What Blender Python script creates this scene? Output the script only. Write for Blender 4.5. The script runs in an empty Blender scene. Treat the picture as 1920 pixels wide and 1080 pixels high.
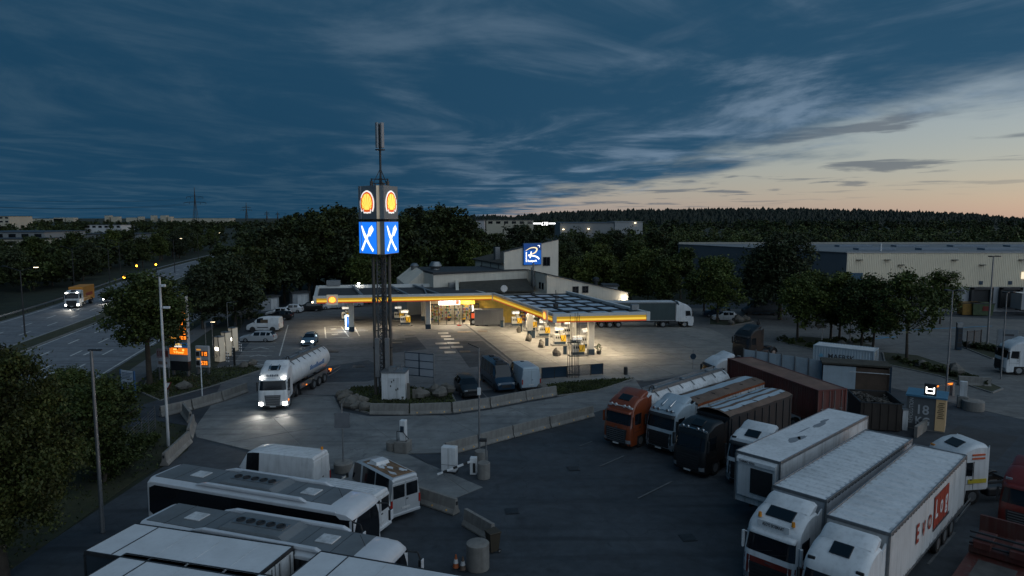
import bpy, math, random
import numpy as np
from mathutils import Vector, Matrix
R = math.radians
random.seed(7)
RNG = np.random.default_rng(11)
scene = bpy.context.scene
COL = scene.collection

# ------------------------------------------------------------------ camera
CAM_H = 17.0
FPX = 1280.0                      # focal length in photo pixels (24 mm on 36 mm)
PITCH = math.atan((540 - 407) / FPX)
cam_d = bpy.data.cameras.new('camera')
cam_d.lens = 24.0
cam_d.sensor_width = 36.0
cam_d.clip_start = 0.5
cam_d.clip_end = 20000
cam = bpy.data.objects.new('camera', cam_d)
COL.objects.link(cam)
cam.location = (0, 0, CAM_H)
cam.rotation_euler = (R(90) - PITCH, 0, 0)
scene.camera = cam
SP, CP = math.sin(PITCH), math.cos(PITCH)


def G(px, py, z=0.0):
    """survey: photo pixel of a point known to be at height z -> its place in the yard"""
    u = (px - 960) / FPX
    v = (540 - py) / FPX
    t = (CAM_H - z) / (SP - v * CP)
    return Vector((u * t, t * (CP + v * SP), z))


# ------------------------------------------------------------------ sky, sun, exposure
SUN_AZ = R(133)                   # clockwise from +Y, off to the right
world = bpy.data.worlds.new('World')
scene.world = world
world.use_nodes = True
wn, wl = world.node_tree.nodes, world.node_tree.links
wn.clear()


def wnode(t, **k):
    n = wn.new(t)
    for a, b in k.items():
        setattr(n, a, b)
    return n


def wmath(op, a, b=None, c=None, clamp=False):
    n = wnode('ShaderNodeMath', operation=op, use_clamp=clamp)
    for i, v in enumerate((a, b, c)):
        if v is None:
            continue
        if hasattr(v, 'links'):
            wl.new(v, n.inputs[i])
        else:
            n.inputs[i].default_value = v
    return n.outputs[0]


def wmix(f, a, b):
    n = wnode('ShaderNodeMix', data_type='RGBA')
    for i, v in ((0, f), (6, a), (7, b)):
        if hasattr(v, 'links'):
            wl.new(v, n.inputs[i])
        elif i == 0:
            n.inputs[0].default_value = v
        else:
            n.inputs[i].default_value = (*v, 1)
    return n.outputs[2]


sky = wnode('ShaderNodeTexSky', sky_type='NISHITA', sun_disc=False)
sky.sun_elevation = R(4.0)
sky.sun_rotation = R(84)
sky.altitude = 500
sky.air_density = 1.0
sky.dust_density = 0.6
sky.ozone_density = 2.0
tc = wnode('ShaderNodeTexCoord')
sep = wnode('ShaderNodeSeparateXYZ')
wl.new(tc.outputs['Generated'], sep.inputs[0])
dx, dy, dz = sep.outputs
den = wmath('ADD', wmath('MAXIMUM', dz, 0.0), 0.026)
qx, qy = wmath('DIVIDE', dx, den), wmath('DIVIDE', dy, den)
# distance behind the edge of the cloud sheet (runs off to the far left)
edge = wmath('SUBTRACT', wmath('ADD', qx, wmath('MULTIPLY', qy, 0.12)), 4.1)


def wnoise(sx, sy, rot, scale, detail, rough, dist=0.0, off=0.0):
    cmb = wnode('ShaderNodeCombineXYZ')
    wl.new(qx, cmb.inputs[0])
    wl.new(qy, cmb.inputs[1])
    mp = wnode('ShaderNodeMapping')
    wl.new(cmb.outputs[0], mp.inputs[0])
    mp.inputs['Location'].default_value = (off, off * .7, 0)
    mp.inputs['Rotation'].default_value = (0, 0, rot)
    mp.inputs['Scale'].default_value = (sx, sy, 1)
    n = wnode('ShaderNodeTexNoise')
    n.inputs['Scale'].default_value = scale
    n.inputs['Detail'].default_value = detail
    n.inputs['Roughness'].default_value = rough
    n.inputs['Distortion'].default_value = dist
    wl.new(mp.outputs[0], n.inputs['Vector'])
    return n.outputs['Fac']


n_big = wnoise(1.0, .62, R(10), .34, 6, .58, .25, 3.1)
n_fine = wnoise(1.0, .55, R(16), 1.3, 5, .55, .4, 9.7)
n_col = wnoise(1.0, .75, R(14), .52, 7, .62, .9, 21.3)
dens = wmath('ADD', wmath('MULTIPLY', wmath('SUBTRACT', n_big, .5), 7.5),
             wmath('MULTIPLY', wmath('SUBTRACT', n_fine, .5), 2.6))
mask_n = wnode('ShaderNodeMapRange', interpolation_type='SMOOTHSTEP')
wl.new(wmath('SUBTRACT', dens, edge), mask_n.inputs[0])
mask_n.inputs[1].default_value = -0.9
mask_n.inputs[2].default_value = 1.7
# loose flakes of cloud drifting in the clear strip
n_flake = wnoise(1.0, .8, R(-8), .62, 6, .55, .4, 5.3)
flake = wnode('ShaderNodeMapRange', interpolation_type='SMOOTHSTEP')
wl.new(n_flake, flake.inputs[0])
flake.inputs[1].default_value = .535
flake.inputs[2].default_value = .64
flake_far = wnode('ShaderNodeMapRange', interpolation_type='SMOOTHSTEP')
wl.new(edge, flake_far.inputs[0])
flake_far.inputs[1].default_value = 9.0
flake_far.inputs[2].default_value = 2.0
fmask = wmath('MULTIPLY', wmath('MULTIPLY', flake.outputs[0], flake_far.outputs[0]), .75)
cmask = mask_n.outputs[0]
# lit, thinner cloud near the edge, dark blue sheet behind it
nearedge = wnode('ShaderNodeMapRange', interpolation_type='SMOOTHSTEP')
wl.new(edge, nearedge.inputs[0])
nearedge.inputs[1].default_value = -7.0
nearedge.inputs[2].default_value = 2.0
thin = wnode('ShaderNodeMapRange', interpolation_type='SMOOTHSTEP')
wl.new(wmath('ADD', wmath('MULTIPLY', n_col, .72), wmath('MULTIPLY', n_fine, .28)), thin.inputs[0])
thin.inputs[1].default_value = .43
thin.inputs[2].default_value = .66
cdark = wmix(thin.outputs[0], (.0115, .052, .104), (.030, .076, .128))
clite = wmix(wmath('POWER', thin.outputs[0], 1.7), (.027, .088, .160), (.19, .275, .38))
ccol = wmix(nearedge.outputs[0], cdark, clite)
SKY_STRENGTH = 0.15
skyv = wnode('ShaderNodeVectorMath', operation='SCALE')
wl.new(sky.outputs[0], skyv.inputs[0])
skyv.inputs['Scale'].default_value = SKY_STRENGTH
tint = wnode('ShaderNodeVectorMath', operation='MULTIPLY')
wl.new(skyv.outputs[0], tint.inputs[0])
tint.inputs[1].default_value = (1.34, 1.05, .92)
# thin high veil in front of the clear sky
veiled = wmix(.45, tint.outputs[0], (.31, .40, .53))
flaked = wmix(fmask, veiled, (.105, .130, .165))
final = wmix(cmask, flaked, ccol)
bg = wnode('ShaderNodeBackground')
bg.inputs['Strength'].default_value = 1.0
wl.new(final, bg.inputs['Color'])
wout = wnode('ShaderNodeOutputWorld')
wl.new(bg.outputs[0], wout.inputs['Surface'])

sun_d = bpy.data.lights.new('dusk_sun', 'SUN')
sun_d.energy = 1.45
sun_d.angle = R(120)
sun_d.color = (.75, .88, 1.0)
sun = bpy.data.objects.new('dusk_sun', sun_d)
COL.objects.link(sun)
SUN_EL = R(24)
sdir = Vector((math.sin(SUN_AZ) * math.cos(SUN_EL), math.cos(SUN_AZ) * math.cos(SUN_EL), math.sin(SUN_EL)))
sun.rotation_euler = sdir.to_track_quat('Z', 'Y').to_euler()

vs = scene.view_settings
vs.view_transform = 'Standard'
vs.look = 'None'
vs.exposure = 0.0
vs.gamma = 1.0
vs.use_curve_mapping = False
scene.render.engine = 'CYCLES'
cy = scene.cycles
cy.use_denoising = True
cy.max_bounces = 6
cy.diffuse_bounces = 3
cy.glossy_bounces = 3
cy.transmission_bounces = 4
cy.sample_clamp_indirect = 4.0
cy.caustics_reflective = False
cy.caustics_refractive = False
scene.render.film_transparent = False

# ------------------------------------------------------------------ mesh helpers
class MB:
    def __init__(s):
        s.v, s.f, s.m = [], [], []

    def add(s, vs, fs, mi=0):
        b = len(s.v)
        s.v.extend(tuple(p) for p in vs)
        s.f.extend(tuple(b + i for i in f) for f in fs)
        s.m.extend([mi] * len(fs))
        return s

    def bx(s, x0, x1, y0, y1, z0, z1, mi=0):
        vs = [(x0, y0, z0), (x1, y0, z0), (x1, y1, z0), (x0, y1, z0), (x0, y0, z1), (x1, y0, z1), (x1, y1, z1), (x0, y1, z1)]
        return s.add(vs, [(0, 3, 2, 1), (4, 5, 6, 7), (0, 1, 5, 4), (1, 2, 6, 5), (2, 3, 7, 6), (3, 0, 4, 7)], mi)

    def box(s, c, sz, rz=0.0, mi=0, M=None):
        hx, hy, hz = sz[0] / 2, sz[1] / 2, sz[2] / 2
        ca, sa = math.cos(rz), math.sin(rz)
        vs = []
        for z in (-hz, hz):
            for x, y in ((-hx, -hy), (hx, -hy), (hx, hy), (-hx, hy)):
                if M is not None:
                    q = M @ Vector((x, y, z))
                    vs.append((c[0] + q.x, c[1] + q.y, c[2] + q.z))
                else:
                    vs.append((c[0] + x * ca - y * sa, c[1] + x * sa + y * ca, c[2] + z))
        return s.add(vs, [(0, 3, 2, 1), (4, 5, 6, 7), (0, 1, 5, 4), (1, 2, 6, 5), (2, 3, 7, 6), (3, 0, 4, 7)], mi)

    def bar(s, a, b, w, h=None, mi=0):
        """square bar between two points"""
        a, b = Vector(a), Vector(b)
        d = b - a
        L = d.length
        q = d.to_track_quat('X', 'Z').to_matrix()
        return s.box((a + b) / 2, (L, w, h or w), M=q, mi=mi)

    def cyl(s, a, b, r0, r1=None, n=8, caps=True, mi=0):
        a, b = Vector(a), Vector(b)
        r1 = r0 if r1 is None else r1
        q = (b - a).to_track_quat('Z', 'Y').to_matrix()
        vs = []
        for c, r in ((a, r0), (b, r1)):
            for i in range(n):
                t = 2 * math.pi * i / n
                vs.append(c + q @ Vector((r * math.cos(t), r * math.sin(t), 0)))
        fs = [(i, (i + 1) % n, n + (i + 1) % n, n + i) for i in range(n)]
        if caps:
            fs += [tuple(range(n - 1, -1, -1)), tuple(range(n, 2 * n))]
        return s.add(vs, fs, mi)

    def prism(s, poly, z0, z1, mi=0, caps=True):
        n = len(poly)
        area = sum(poly[i][0] * poly[(i + 1) % n][1] - poly[(i + 1) % n][0] * poly[i][1] for i in range(n))
        if area < 0:
            poly = poly[::-1]
        vs = [(p[0], p[1], z0) for p in poly] + [(p[0], p[1], z1) for p in poly]
        fs = [(i, (i + 1) % n, n + (i + 1) % n, n + i) for i in range(n)]
        if caps:
            fs += [tuple(range(n - 1, -1, -1)), tuple(range(n, 2 * n))]
        return s.add(vs, fs, mi)

    def ext(s, prof, y0, y1, mi=0):
        """side profile (x, z) extruded over y"""
        n = len(prof)
        area = sum(prof[i][0] * prof[(i + 1) % n][1] - prof[(i + 1) % n][0] * prof[i][1] for i in range(n))
        if area > 0:
            prof = prof[::-1]
        vs = [(p[0], y0, p[1]) for p in prof] + [(p[0], y1, p[1]) for p in prof]
        fs = [(i, (i + 1) % n, n + (i + 1) % n, n + i) for i in range(n)]
        fs += [tuple(range(n - 1, -1, -1)), tuple(range(n, 2 * n))]
        return s.add(vs, fs, mi)

    def loft(s, rings, closed=True, cap=True, mi=0):
        n = len(rings[0])
        vs = [p for r in rings for p in r]
        fs = []
        for k in range(len(rings) - 1):
            for i in range(n if closed else n - 1):
                j = (i + 1) % n
                fs.append((k * n + i, k * n + j, (k + 1) * n + j, (k + 1) * n + i))
        if cap and closed:
            fs += [tuple(range(n - 1, -1, -1)), tuple((len(rings) - 1) * n + i for i in range(n))]
        return s.add(vs, fs, mi)

    def lathe(s, prof, n=16, c=(0, 0, 0), axis='Z', mi=0):
        """prof: (radius, height) list"""
        rings = []
        for r, h in prof:
            ring = []
            for i in range(n):
                t = 2 * math.pi * i / n
                x, y = r * math.cos(t), r * math.sin(t)
                p = {'Z': (x, y, h), 'Y': (x, h, y), 'X': (h, x, y)}[axis]
                ring.append((c[0] + p[0], c[1] + p[1], c[2] + p[2]))
            rings.append(ring)
        return s.loft(rings, mi=mi)

    def xf(s, M):
        s.v = [tuple(M @ Vector(p)) for p in s.v]
        return s

    def join(s, o):
        b = len(s.v)
        s.v += o.v
        s.f += [tuple(b + i for i in f) for f in o.f]
        s.m += o.m
        return s


def mesh_of(mb, mats, smooth=None, name='mesh', weld=False):
    me = bpy.data.meshes.new(name)
    me.from_pydata(mb.v, [], mb.f)
    mats = mats if isinstance(mats, (list, tuple)) else [mats]
    for m in mats:
        me.materials.append(m)
    if len(mats) > 1:
        me.polygons.foreach_set('material_index', mb.m)
    me.update()
    import bmesh
    bm = bmesh.new()
    bm.from_mesh(me)
    if weld:
        bmesh.ops.remove_doubles(bm, verts=bm.verts, dist=.002)
    bmesh.ops.recalc_face_normals(bm, faces=bm.faces)
    bm.to_mesh(me)
    bm.free()
    if smooth is not None:
        me.polygons.foreach_set('use_smooth', [True] * len(me.polygons))
        me.set_sharp_from_angle(angle=R(smooth))
    return me


def O(name, mb, mats, parent=None, loc=(0, 0, 0), rz=0.0, smooth=None, bevel=0.0, kind=None, weld=False):
    me = mb if isinstance(mb, bpy.types.Mesh) else mesh_of(mb, mats, smooth, name, weld)
    o = bpy.data.objects.new(name, me)
    COL.objects.link(o)
    o.parent = parent
    o.location = loc
    o.rotation_euler = (0, 0, rz)
    if bevel:
        b = o.modifiers.new('edge', 'BEVEL')
        b.width = bevel
        b.segments = 2
        b.limit_method = 'ANGLE'
        b.angle_limit = R(35)
        b.harden_normals = False
    if kind:
        o['kind'] = kind
    return o


def tag(o, label, cat, group=None, kind=None):
    o['label'] = label
    o['category'] = cat
    if group:
        o['group'] = group
    if kind:
        o['kind'] = kind
    return o


def T(name, label, cat, loc=(0, 0, 0), rz=0.0, group=None):
    o = bpy.data.objects.new(name, None)
    o.empty_display_size = .3
    COL.objects.link(o)
    o.location = loc
    o.rotation_euler = (0, 0, rz)
    return tag(o, label, cat, group)


def dup(root, loc, rz=None, label=None, scale=None):
    def cp(o, par):
        c = o.copy()
        COL.objects.link(c)
        c.parent = par
        for ch in KIDS.get(o.name, None) or [k for k in o.children]:
            cp(ch, c)
        return c
    r = cp(root, None)
    r.location = loc
    if rz is not None:
        r.rotation_euler = (0, 0, rz)
    if scale is not None:
        r.scale = scale
    if label:
        r['label'] = label
    return r


KIDS = {}
_font_cache = {}


def text_mb(txt, size=1.0, depth=0.0, bold=0.0, align='LEFT', spacing=1.0, sx=1.0):
    """flat lettering in the XY plane"""
    cu = bpy.data.curves.new('lettering', 'FONT')
    cu.body = txt
    cu.size = size
    cu.offset = bold
    cu.extrude = depth
    cu.align_x = align
    cu.space_character = spacing
    cu.resolution_u = 3
    ob = bpy.data.objects.new('lettering', cu)
    COL.objects.link(ob)
    dg = bpy.context.evaluated_depsgraph_get()
    me = bpy.data.meshes.new_from_object(ob.evaluated_get(dg))
    mb = MB()
    mb.add([(v.co.x * sx, v.co.y, v.co.z) for v in me.vertices], [tuple(p.vertices) for p in me.polygons])
    bpy.data.objects.remove(ob)
    bpy.data.curves.remove(cu)
    bpy.data.meshes.remove(me)
    return mb


def plane_map(mb, o, ax, ay, an=(0, 0, 0)):
    o, ax, ay, an = Vector(o), Vector(ax), Vector(ay), Vector(an)
    mb.v = [tuple(o + ax * p[0] + ay * p[1] + an * p[2]) for p in mb.v]
    return mb


# ------------------------------------------------------------------ materials
MATS = {}


def mat(name, col, rough=.6, metal=0.0, var=.12, scale=2.5, bump=0.0, emit=0.0, ecol=None, coat=0.0, dirt=0.0, spec=.5,
        bscale=None, alpha=None):
    if name in MATS:
        return MATS[name]
    m = bpy.data.materials.new(name)
    m.use_nodes = True
    nt = m.node_tree
    b = nt.nodes['Principled BSDF']
    b.inputs['Roughness'].default_value = rough
    b.inputs['Metallic'].default_value = metal
    b.inputs['Specular IOR Level'].default_value = spec
    b.inputs['Coat Weight'].default_value = coat
    L = nt.links
    tcn = nt.nodes.new('ShaderNodeTexCoord')
    ns = nt.nodes.new('ShaderNodeTexNoise')
    ns.inputs['Scale'].default_value = scale
    ns.inputs['Detail'].default_value = 6
    ns.inputs['Roughness'].default_value = .62
    L.new(tcn.outputs['Object'], ns.inputs['Vector'])
    mr = nt.nodes.new('ShaderNodeMapRange')
    mr.inputs[1].default_value = .3
    mr.inputs[2].default_value = .7
    mr.inputs[3].default_value = 1 - var
    mr.inputs[4].default_value = 1 + var
    L.new(ns.outputs['Fac'], mr.inputs[0])
    mul = nt.nodes.new('ShaderNodeMix')
    mul.data_type = 'RGBA'
    mul.blend_type = 'MULTIPLY'
    mul.inputs[0].default_value = 1
    mul.inputs[6].default_value = (*col, 1)
    L.new(mr.outputs[0], mul.inputs[7])
    out = mul.outputs[2]
    if dirt:
        n2 = nt.nodes.new('ShaderNodeTexNoise')
        n2.inputs['Scale'].default_value = scale * .37
        n2.inputs['Detail'].default_value = 8
        n2.inputs['Roughness'].default_value = .7
        L.new(tcn.outputs['Object'], n2.inputs['Vector'])
        r2 = nt.nodes.new('ShaderNodeMapRange')
        r2.inputs[1].default_value = .5
        r2.inputs[2].default_value = .72
        r2.inputs[4].default_value = dirt
        L.new(n2.outputs['Fac'], r2.inputs[0])
        mx = nt.nodes.new('ShaderNodeMix')
        mx.data_type = 'RGBA'
        L.new(r2.outputs[0], mx.inputs[0])
        L.new(out, mx.inputs[6])
        mx.inputs[7].default_value = (.06, .052, .042, 1)
        out = mx.outputs[2]
        mp = nt.nodes.new('ShaderNodeMapping')
        mp.inputs['Scale'].default_value = (5, 5, .3)
        L.new(tcn.outputs['Object'], mp.inputs[0])
        n3 = nt.nodes.new('ShaderNodeTexNoise')
        n3.inputs['Scale'].default_value = 1.0
        n3.inputs['Detail'].default_value = 5
        L.new(mp.outputs[0], n3.inputs['Vector'])
        r3 = nt.nodes.new('ShaderNodeMapRange')
        r3.inputs[1].default_value = .48
        r3.inputs[2].default_value = .75
        r3.inputs[4].default_value = min(.6, dirt * .85)
        L.new(n3.outputs['Fac'], r3.inputs[0])
        m3 = nt.nodes.new('ShaderNodeMix')
        m3.data_type = 'RGBA'
        L.new(r3.outputs[0], m3.inputs[0])
        L.new(out, m3.inputs[6])
        m3.inputs[7].default_value = (.10, .09, .078, 1)
        out = m3.outputs[2]
    L.new(out, b.inputs['Base Color'])
    if bump:
        bp = nt.nodes.new('ShaderNodeBump')
        bp.inputs['Strength'].default_value = bump
        bp.inputs['Distance'].default_value = .03
        nb = nt.nodes.new('ShaderNodeTexNoise')
        nb.inputs['Scale'].default_value = bscale or scale * 8
        nb.inputs['Detail'].default_value = 5
        L.new(tcn.outputs['Object'], nb.inputs['Vector'])
        L.new(nb.outputs['Fac'], bp.inputs['Height'])
        L.new(bp.outputs[0], b.inputs['Normal'])
    if emit:
        b.inputs['Emission Color'].default_value = (*(ecol or col), 1)
        b.inputs['Emission Strength'].default_value = emit
    if alpha is not None:
        b.inputs['Alpha'].default_value = alpha
    MATS[name] = m
    return m


def ground_mat(name, c1, c2, cd, s1=.08, s2=1.6, rough=.85, bump=.25, stain=.75):
    """worn paving: broad patches, fine grain, darker oil and tyre stains, hairline cracks"""
    m = bpy.data.materials.new(name)
    m.use_nodes = True
    nt = m.node_tree
    b = nt.nodes['Principled BSDF']
    L = nt.links
    tcn = nt.nodes.new('ShaderNodeNewGeometry')

    def noise(sc, det=6, ro=.6, di=0.0):
        n = nt.nodes.new('ShaderNodeTexNoise')
        n.inputs['Scale'].default_value = sc
        n.inputs['Detail'].default_value = det
        n.inputs['Roughness'].default_value = ro
        n.inputs['Distortion'].default_value = di
        L.new(tcn.outputs['Position'], n.inputs['Vector'])
        return n.outputs['Fac']

    def ramp(f, a, bb, c=0.0, d=1.0):
        r = nt.nodes.new('ShaderNodeMapRange')
        r.inputs[1].default_value, r.inputs[2].default_value = a, bb
        r.inputs[3].default_value, r.inputs[4].default_value = c, d
        L.new(f, r.inputs[0])
        return r.outputs[0]

    def mix(f, a, bb, mode='MIX'):
        x = nt.nodes.new('ShaderNodeMix')
        x.data_type = 'RGBA'
        x.blend_type = mode
        for i, v in ((0, f), (6, a), (7, bb)):
            if hasattr(v, 'links'):
                L.new(v, x.inputs[i])
            elif i == 0:
                x.inputs[0].default_value = v
            else:
                x.inputs[i].default_value = (*v, 1)
        return x.outputs[2]

    base = mix(ramp(noise(s1, 8, .65, .4), .35, .65), c1, c2)
    base = mix(1.0, base, mix(ramp(noise(s2, 6), .3, .7), (.8, .8, .8), (1.2, 1.2, 1.2)), 'MULTIPLY')
    base = mix(ramp(noise(.22, 9, .72, .8), .52, .70, 0, stain), base, cd)
    base = mix(ramp(noise(.55, 7, .6, 2.0), .60, .68, 0, .5), base, cd)
    base = mix(ramp(noise(.11, 5, .6, 1.2), .58, .66, 0, .35), base, c2)
    base = mix(ramp(noise(38, 2), .3, .7), base, mix(.5, base, (.9, .9, .9), 'MULTIPLY'))
    # stretched tyre streaks
    mp = nt.nodes.new('ShaderNodeMapping')
    mp.inputs['Rotation'].default_value = (0, 0, R(-38))
    mp.inputs['Scale'].default_value = (.05, .9, 1)
    L.new(tcn.outputs['Position'], mp.inputs[0])
    ns = nt.nodes.new('ShaderNodeTexNoise')
    ns.inputs['Scale'].default_value = 1.2
    ns.inputs['Detail'].default_value = 4
    L.new(mp.outputs[0], ns.inputs['Vector'])
    base = mix(ramp(ns.outputs['Fac'], .52, .70, 0, .6), base, cd)
    # cracks
    vo = nt.nodes.new('ShaderNodeTexVoronoi')
    vo.feature = 'DISTANCE_TO_EDGE'
    vo.inputs['Scale'].default_value = .16
    wv = nt.nodes.new('ShaderNodeVectorMath')
    wv.operation = 'MULTIPLY_ADD'
    nv = nt.nodes.new('ShaderNodeTexNoise')
    nv.inputs['Scale'].default_value = .5
    nv.inputs['Detail'].default_value = 5
    L.new(tcn.outputs['Position'], nv.inputs['Vector'])
    L.new(nv.outputs['Color'], wv.inputs[0])
    wv.inputs[1].default_value = (3, 3, 0)
    L.new(tcn.outputs['Position'], wv.inputs[2])
    L.new(wv.outputs[0], vo.inputs['Vector'])
    base = mix(ramp(vo.outputs['Distance'], .0, .006, .55, 0), base, cd)
    L.new(base, b.inputs['Base Color'])
    L.new(ramp(noise(.5, 5), .3, .7, rough - .2, min(1, rough + .08)), b.inputs['Roughness'])
    bp = nt.nodes.new('ShaderNodeBump')
    bp.inputs['Strength'].default_value = bump
    bp.inputs['Distance'].default_value = .02
    L.new(noise(14, 4), bp.inputs['Height'])
    L.new(bp.outputs[0], b.inputs['Normal'])
    MATS[name] = m
    return m


def emat(name, col, s, base=None):
    return mat(name, base or col, .5, 0, .03, 4, emit=s, ecol=col)


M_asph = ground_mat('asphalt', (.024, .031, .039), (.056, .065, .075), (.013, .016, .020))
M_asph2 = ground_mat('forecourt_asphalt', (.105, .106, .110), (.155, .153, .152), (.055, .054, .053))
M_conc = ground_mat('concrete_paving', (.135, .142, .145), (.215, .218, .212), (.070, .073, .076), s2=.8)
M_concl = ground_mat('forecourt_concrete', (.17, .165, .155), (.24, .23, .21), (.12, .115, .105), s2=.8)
M_road = ground_mat('highway_asphalt', (.135, .145, .16), (.185, .195, .21), (.05, .05, .052), stain=.4)
M_grass = ground_mat('turf', (.022, .030, .010), (.045, .044, .018), (.02, .017, .010), s1=.3, s2=3, rough=.95, bump=.8)
M_earth = ground_mat('woodland_floor', (.012, .018, .007), (.022, .028, .012), (.008, .009, .005), s1=.05, s2=.6, rough=.95)
M_paint = mat('road_paint', (.52, .52, .50), .7, 0, .25, 1.5, dirt=.5)
M_barrier = mat('precast_concrete', (.20, .19, .175), .85, 0, .25, 1.3, bump=.35, dirt=.55)
M_kerb = mat('kerb_stone', (.19, .188, .18), .85, 0, .2, 2, bump=.3, dirt=.4)
M_stone = mat('boulder_stone', (.125, .115, .10), .85, 0, .4, 1.1, bump=.8, dirt=.6, bscale=5)
M_white = mat('white_paint', (.64, .65, .66), .35, 0, .08, 1.2, dirt=.24)
M_whitew = mat('weathered_white', (.57, .58, .59), .5, 0, .14, .8, dirt=.5, bump=.05)
M_roofw = mat('trailer_roof_white', (.64, .65, .66), .55, 0, .10, .9, dirt=.28, bump=.1)
M_silver = mat('silver_paint', (.40, .42, .44), .35, .15, .06, 1)
M_orange = mat('orange_paint', (.21, .046, .015), .28, .1, .08, 1, coat=.5)
M_black = mat('black_paint', (.008, .0085, .0095), .42, 0, .1, 1, coat=.15)
M_dkplast = mat('dark_plastic', (.018, .019, .021), .6, 0, .2, 3)
M_rubber = mat('tyre_rubber', (.014, .014, .015), .85, 0, .25, 6, bump=.2)
M_rim = mat('wheel_steel', (.30, .31, .32), .4, .7, .15, 4, dirt=.4)
M_glass = mat('tinted_glass', (.008, .010, .013), .08, 0, .05, 1, spec=.6)
M_glassb = mat('windscreen_glass', (.010, .012, .016), .09, 0, .3, 1.5, spec=.38)
M_lampg = mat('lamp_glass', (.30, .32, .34), .12, .3, .2, 8)
M_steel = mat('galvanised_steel', (.26, .27, .28), .45, .75, .15, 5, dirt=.2)
M_dsteel = mat('dark_steel', (.045, .047, .050), .5, .6, .25, 4)
M_red = mat('red_paint', (.15, .018, .013), .32, 0, .12, 1, coat=.3, dirt=.2)
M_redc = mat('red_container', (.10, .020, .016), .55, 0, .25, .7, dirt=.55, bump=.1)
M_brown = mat('brown_tarpaulin', (.13, .085, .062), .75, 0, .3, .8, dirt=.5, bump=.2)
M_bluew = mat('pale_blue_paint', (.35, .42, .47), .38, 0, .10, 1, dirt=.15)
M_curt = mat('dark_curtain', (.014, .018, .022), .55, 0, .25, .8, bump=.15)
M_chrome = mat('chrome_trim', (.55, .56, .58), .2, .95, .1, 5)
M_amber = mat('amber_lens', (.6, .22, .02), .25, 0, .1, 5)
M_redlens = mat('red_lens', (.30, .02, .015), .25, 0, .1, 5)
M_navy = mat('navy_paint', (.020, .045, .075), .3, .3, .08, 1, coat=.4)
M_bark = mat('bark', (.050, .040, .030), .9, 0, .4, 3, bump=.8)
M_plate = mat('number_plate', (.5, .5, .5), .5, 0, .1, 8)

# lights (things that give off light)
L_head = emat('headlamp_lit', (1.0, .97, .88), 30, (.8, .8, .8))
L_warm = emat('downlight_lit', (1.0, .83, .58), 22, (.8, .8, .8))
L_yel = emat('fascia_yellow_lit', (1.0, .56, .02), .22, (.75, .42, .03))
L_yel2 = emat('fascia_tube_lit', (1.0, .60, .05), .72, (.8, .5, .1))
L_redf = emat('fascia_red_lit', (.9, .10, .01), .28, (.5, .04, .02))
L_logoy = emat('logo_yellow_lit', (1.0, .74, .12), 1.1, (.8, .55, .05))
L_logor = emat('logo_red_lit', (.85, .13, .01), .75, (.5, .05, .02))
L_logow = emat('logo_white_lit', (1.0, .98, .92), .9, (.8, .8, .8))
L_blue = emat('sign_blue_lit', (.012, .21, .98), .95, (.02, .15, .6))
L_wht = emat('sign_white_lit', (1.0, 1.0, 1.0), 1.6, (.8, .8, .8))
L_cool = emat('led_cool_lit', (.75, .88, 1.0), 9, (.8, .8, .8))
L_orng = emat('led_orange_lit', (1.0, .24, .02), 1.7, (.3, .05, .01))
L_strt = emat('street_lamp_lit', (1.0, .80, .50), 6, (.8, .8, .8))

# ------------------------------------------------------------------ vehicle builders (local: +x forward, front at x = 0, +y left)
def cl(v, a=0.0, b=1.0):
    return max(a, min(b, v))


_wheel_cache = {}


def wheel(parent, x, y, r=.5, w=.32, name='wheel'):
    """tyre with a rim as its child; meshes shared"""
    key = (round(r, 2), round(w, 2))
    if key not in _wheel_cache:
        t = MB().lathe([(r * .56, -w * .42), (r * .86, -w * .5), (r * .97, -w * .42), (r, -w * .25), (r, w * .25), (r * .97, w * .42), (r * .86, w * .5), (r * .56, w * .42)], 18, axis='Y')
        h = MB()
        for s in (-1, 1):
            h.lathe([(r * .57, s * w * .44), (r * .50, s * w * .40), (r * .44, s * w * .22), (r * .2, s * w * .26), (r * .17, s * w * .42), (0.01, s * w * .44)], 14, axis='Y')
        _wheel_cache[key] = (mesh_of(t, M_rubber, 40, 'tyre'), mesh_of(h, M_rim, 40, 'rim'))
    a, b = _wheel_cache[key]
    o = O(name, a, None, parent, (x, y, r))
    O('rim', b, None, o)
    return o


def wheel_sub(parent, x, y, r=.5, w=.32):
    """a whole wheel as one sub-part (tyre and rim materials on one mesh)"""
    key = ('s', round(r, 2), round(w, 2))
    if key not in _wheel_cache:
        t = MB().lathe([(r * .56, -w * .42), (r * .86, -w * .5), (r * .97, -w * .42), (r, -w * .25), (r, w * .25), (r * .97, w * .42), (r * .86, w * .5), (r * .56, w * .42)], 18, axis='Y')
        for s in (-1, 1):
            t.lathe([(r * .57, s * w * .44), (r * .50, s * w * .40), (r * .44, s * w * .22), (r * .2, s * w * .26), (r * .17, s * w * .42), (0.01, s * w * .44)], 14, axis='Y', mi=1)
        _wheel_cache[key] = mesh_of(t, [M_rubber, M_rim], 40, 'wheel')
    return O('wheel', _wheel_cache[key], None, parent, (x, y, r))


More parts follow.
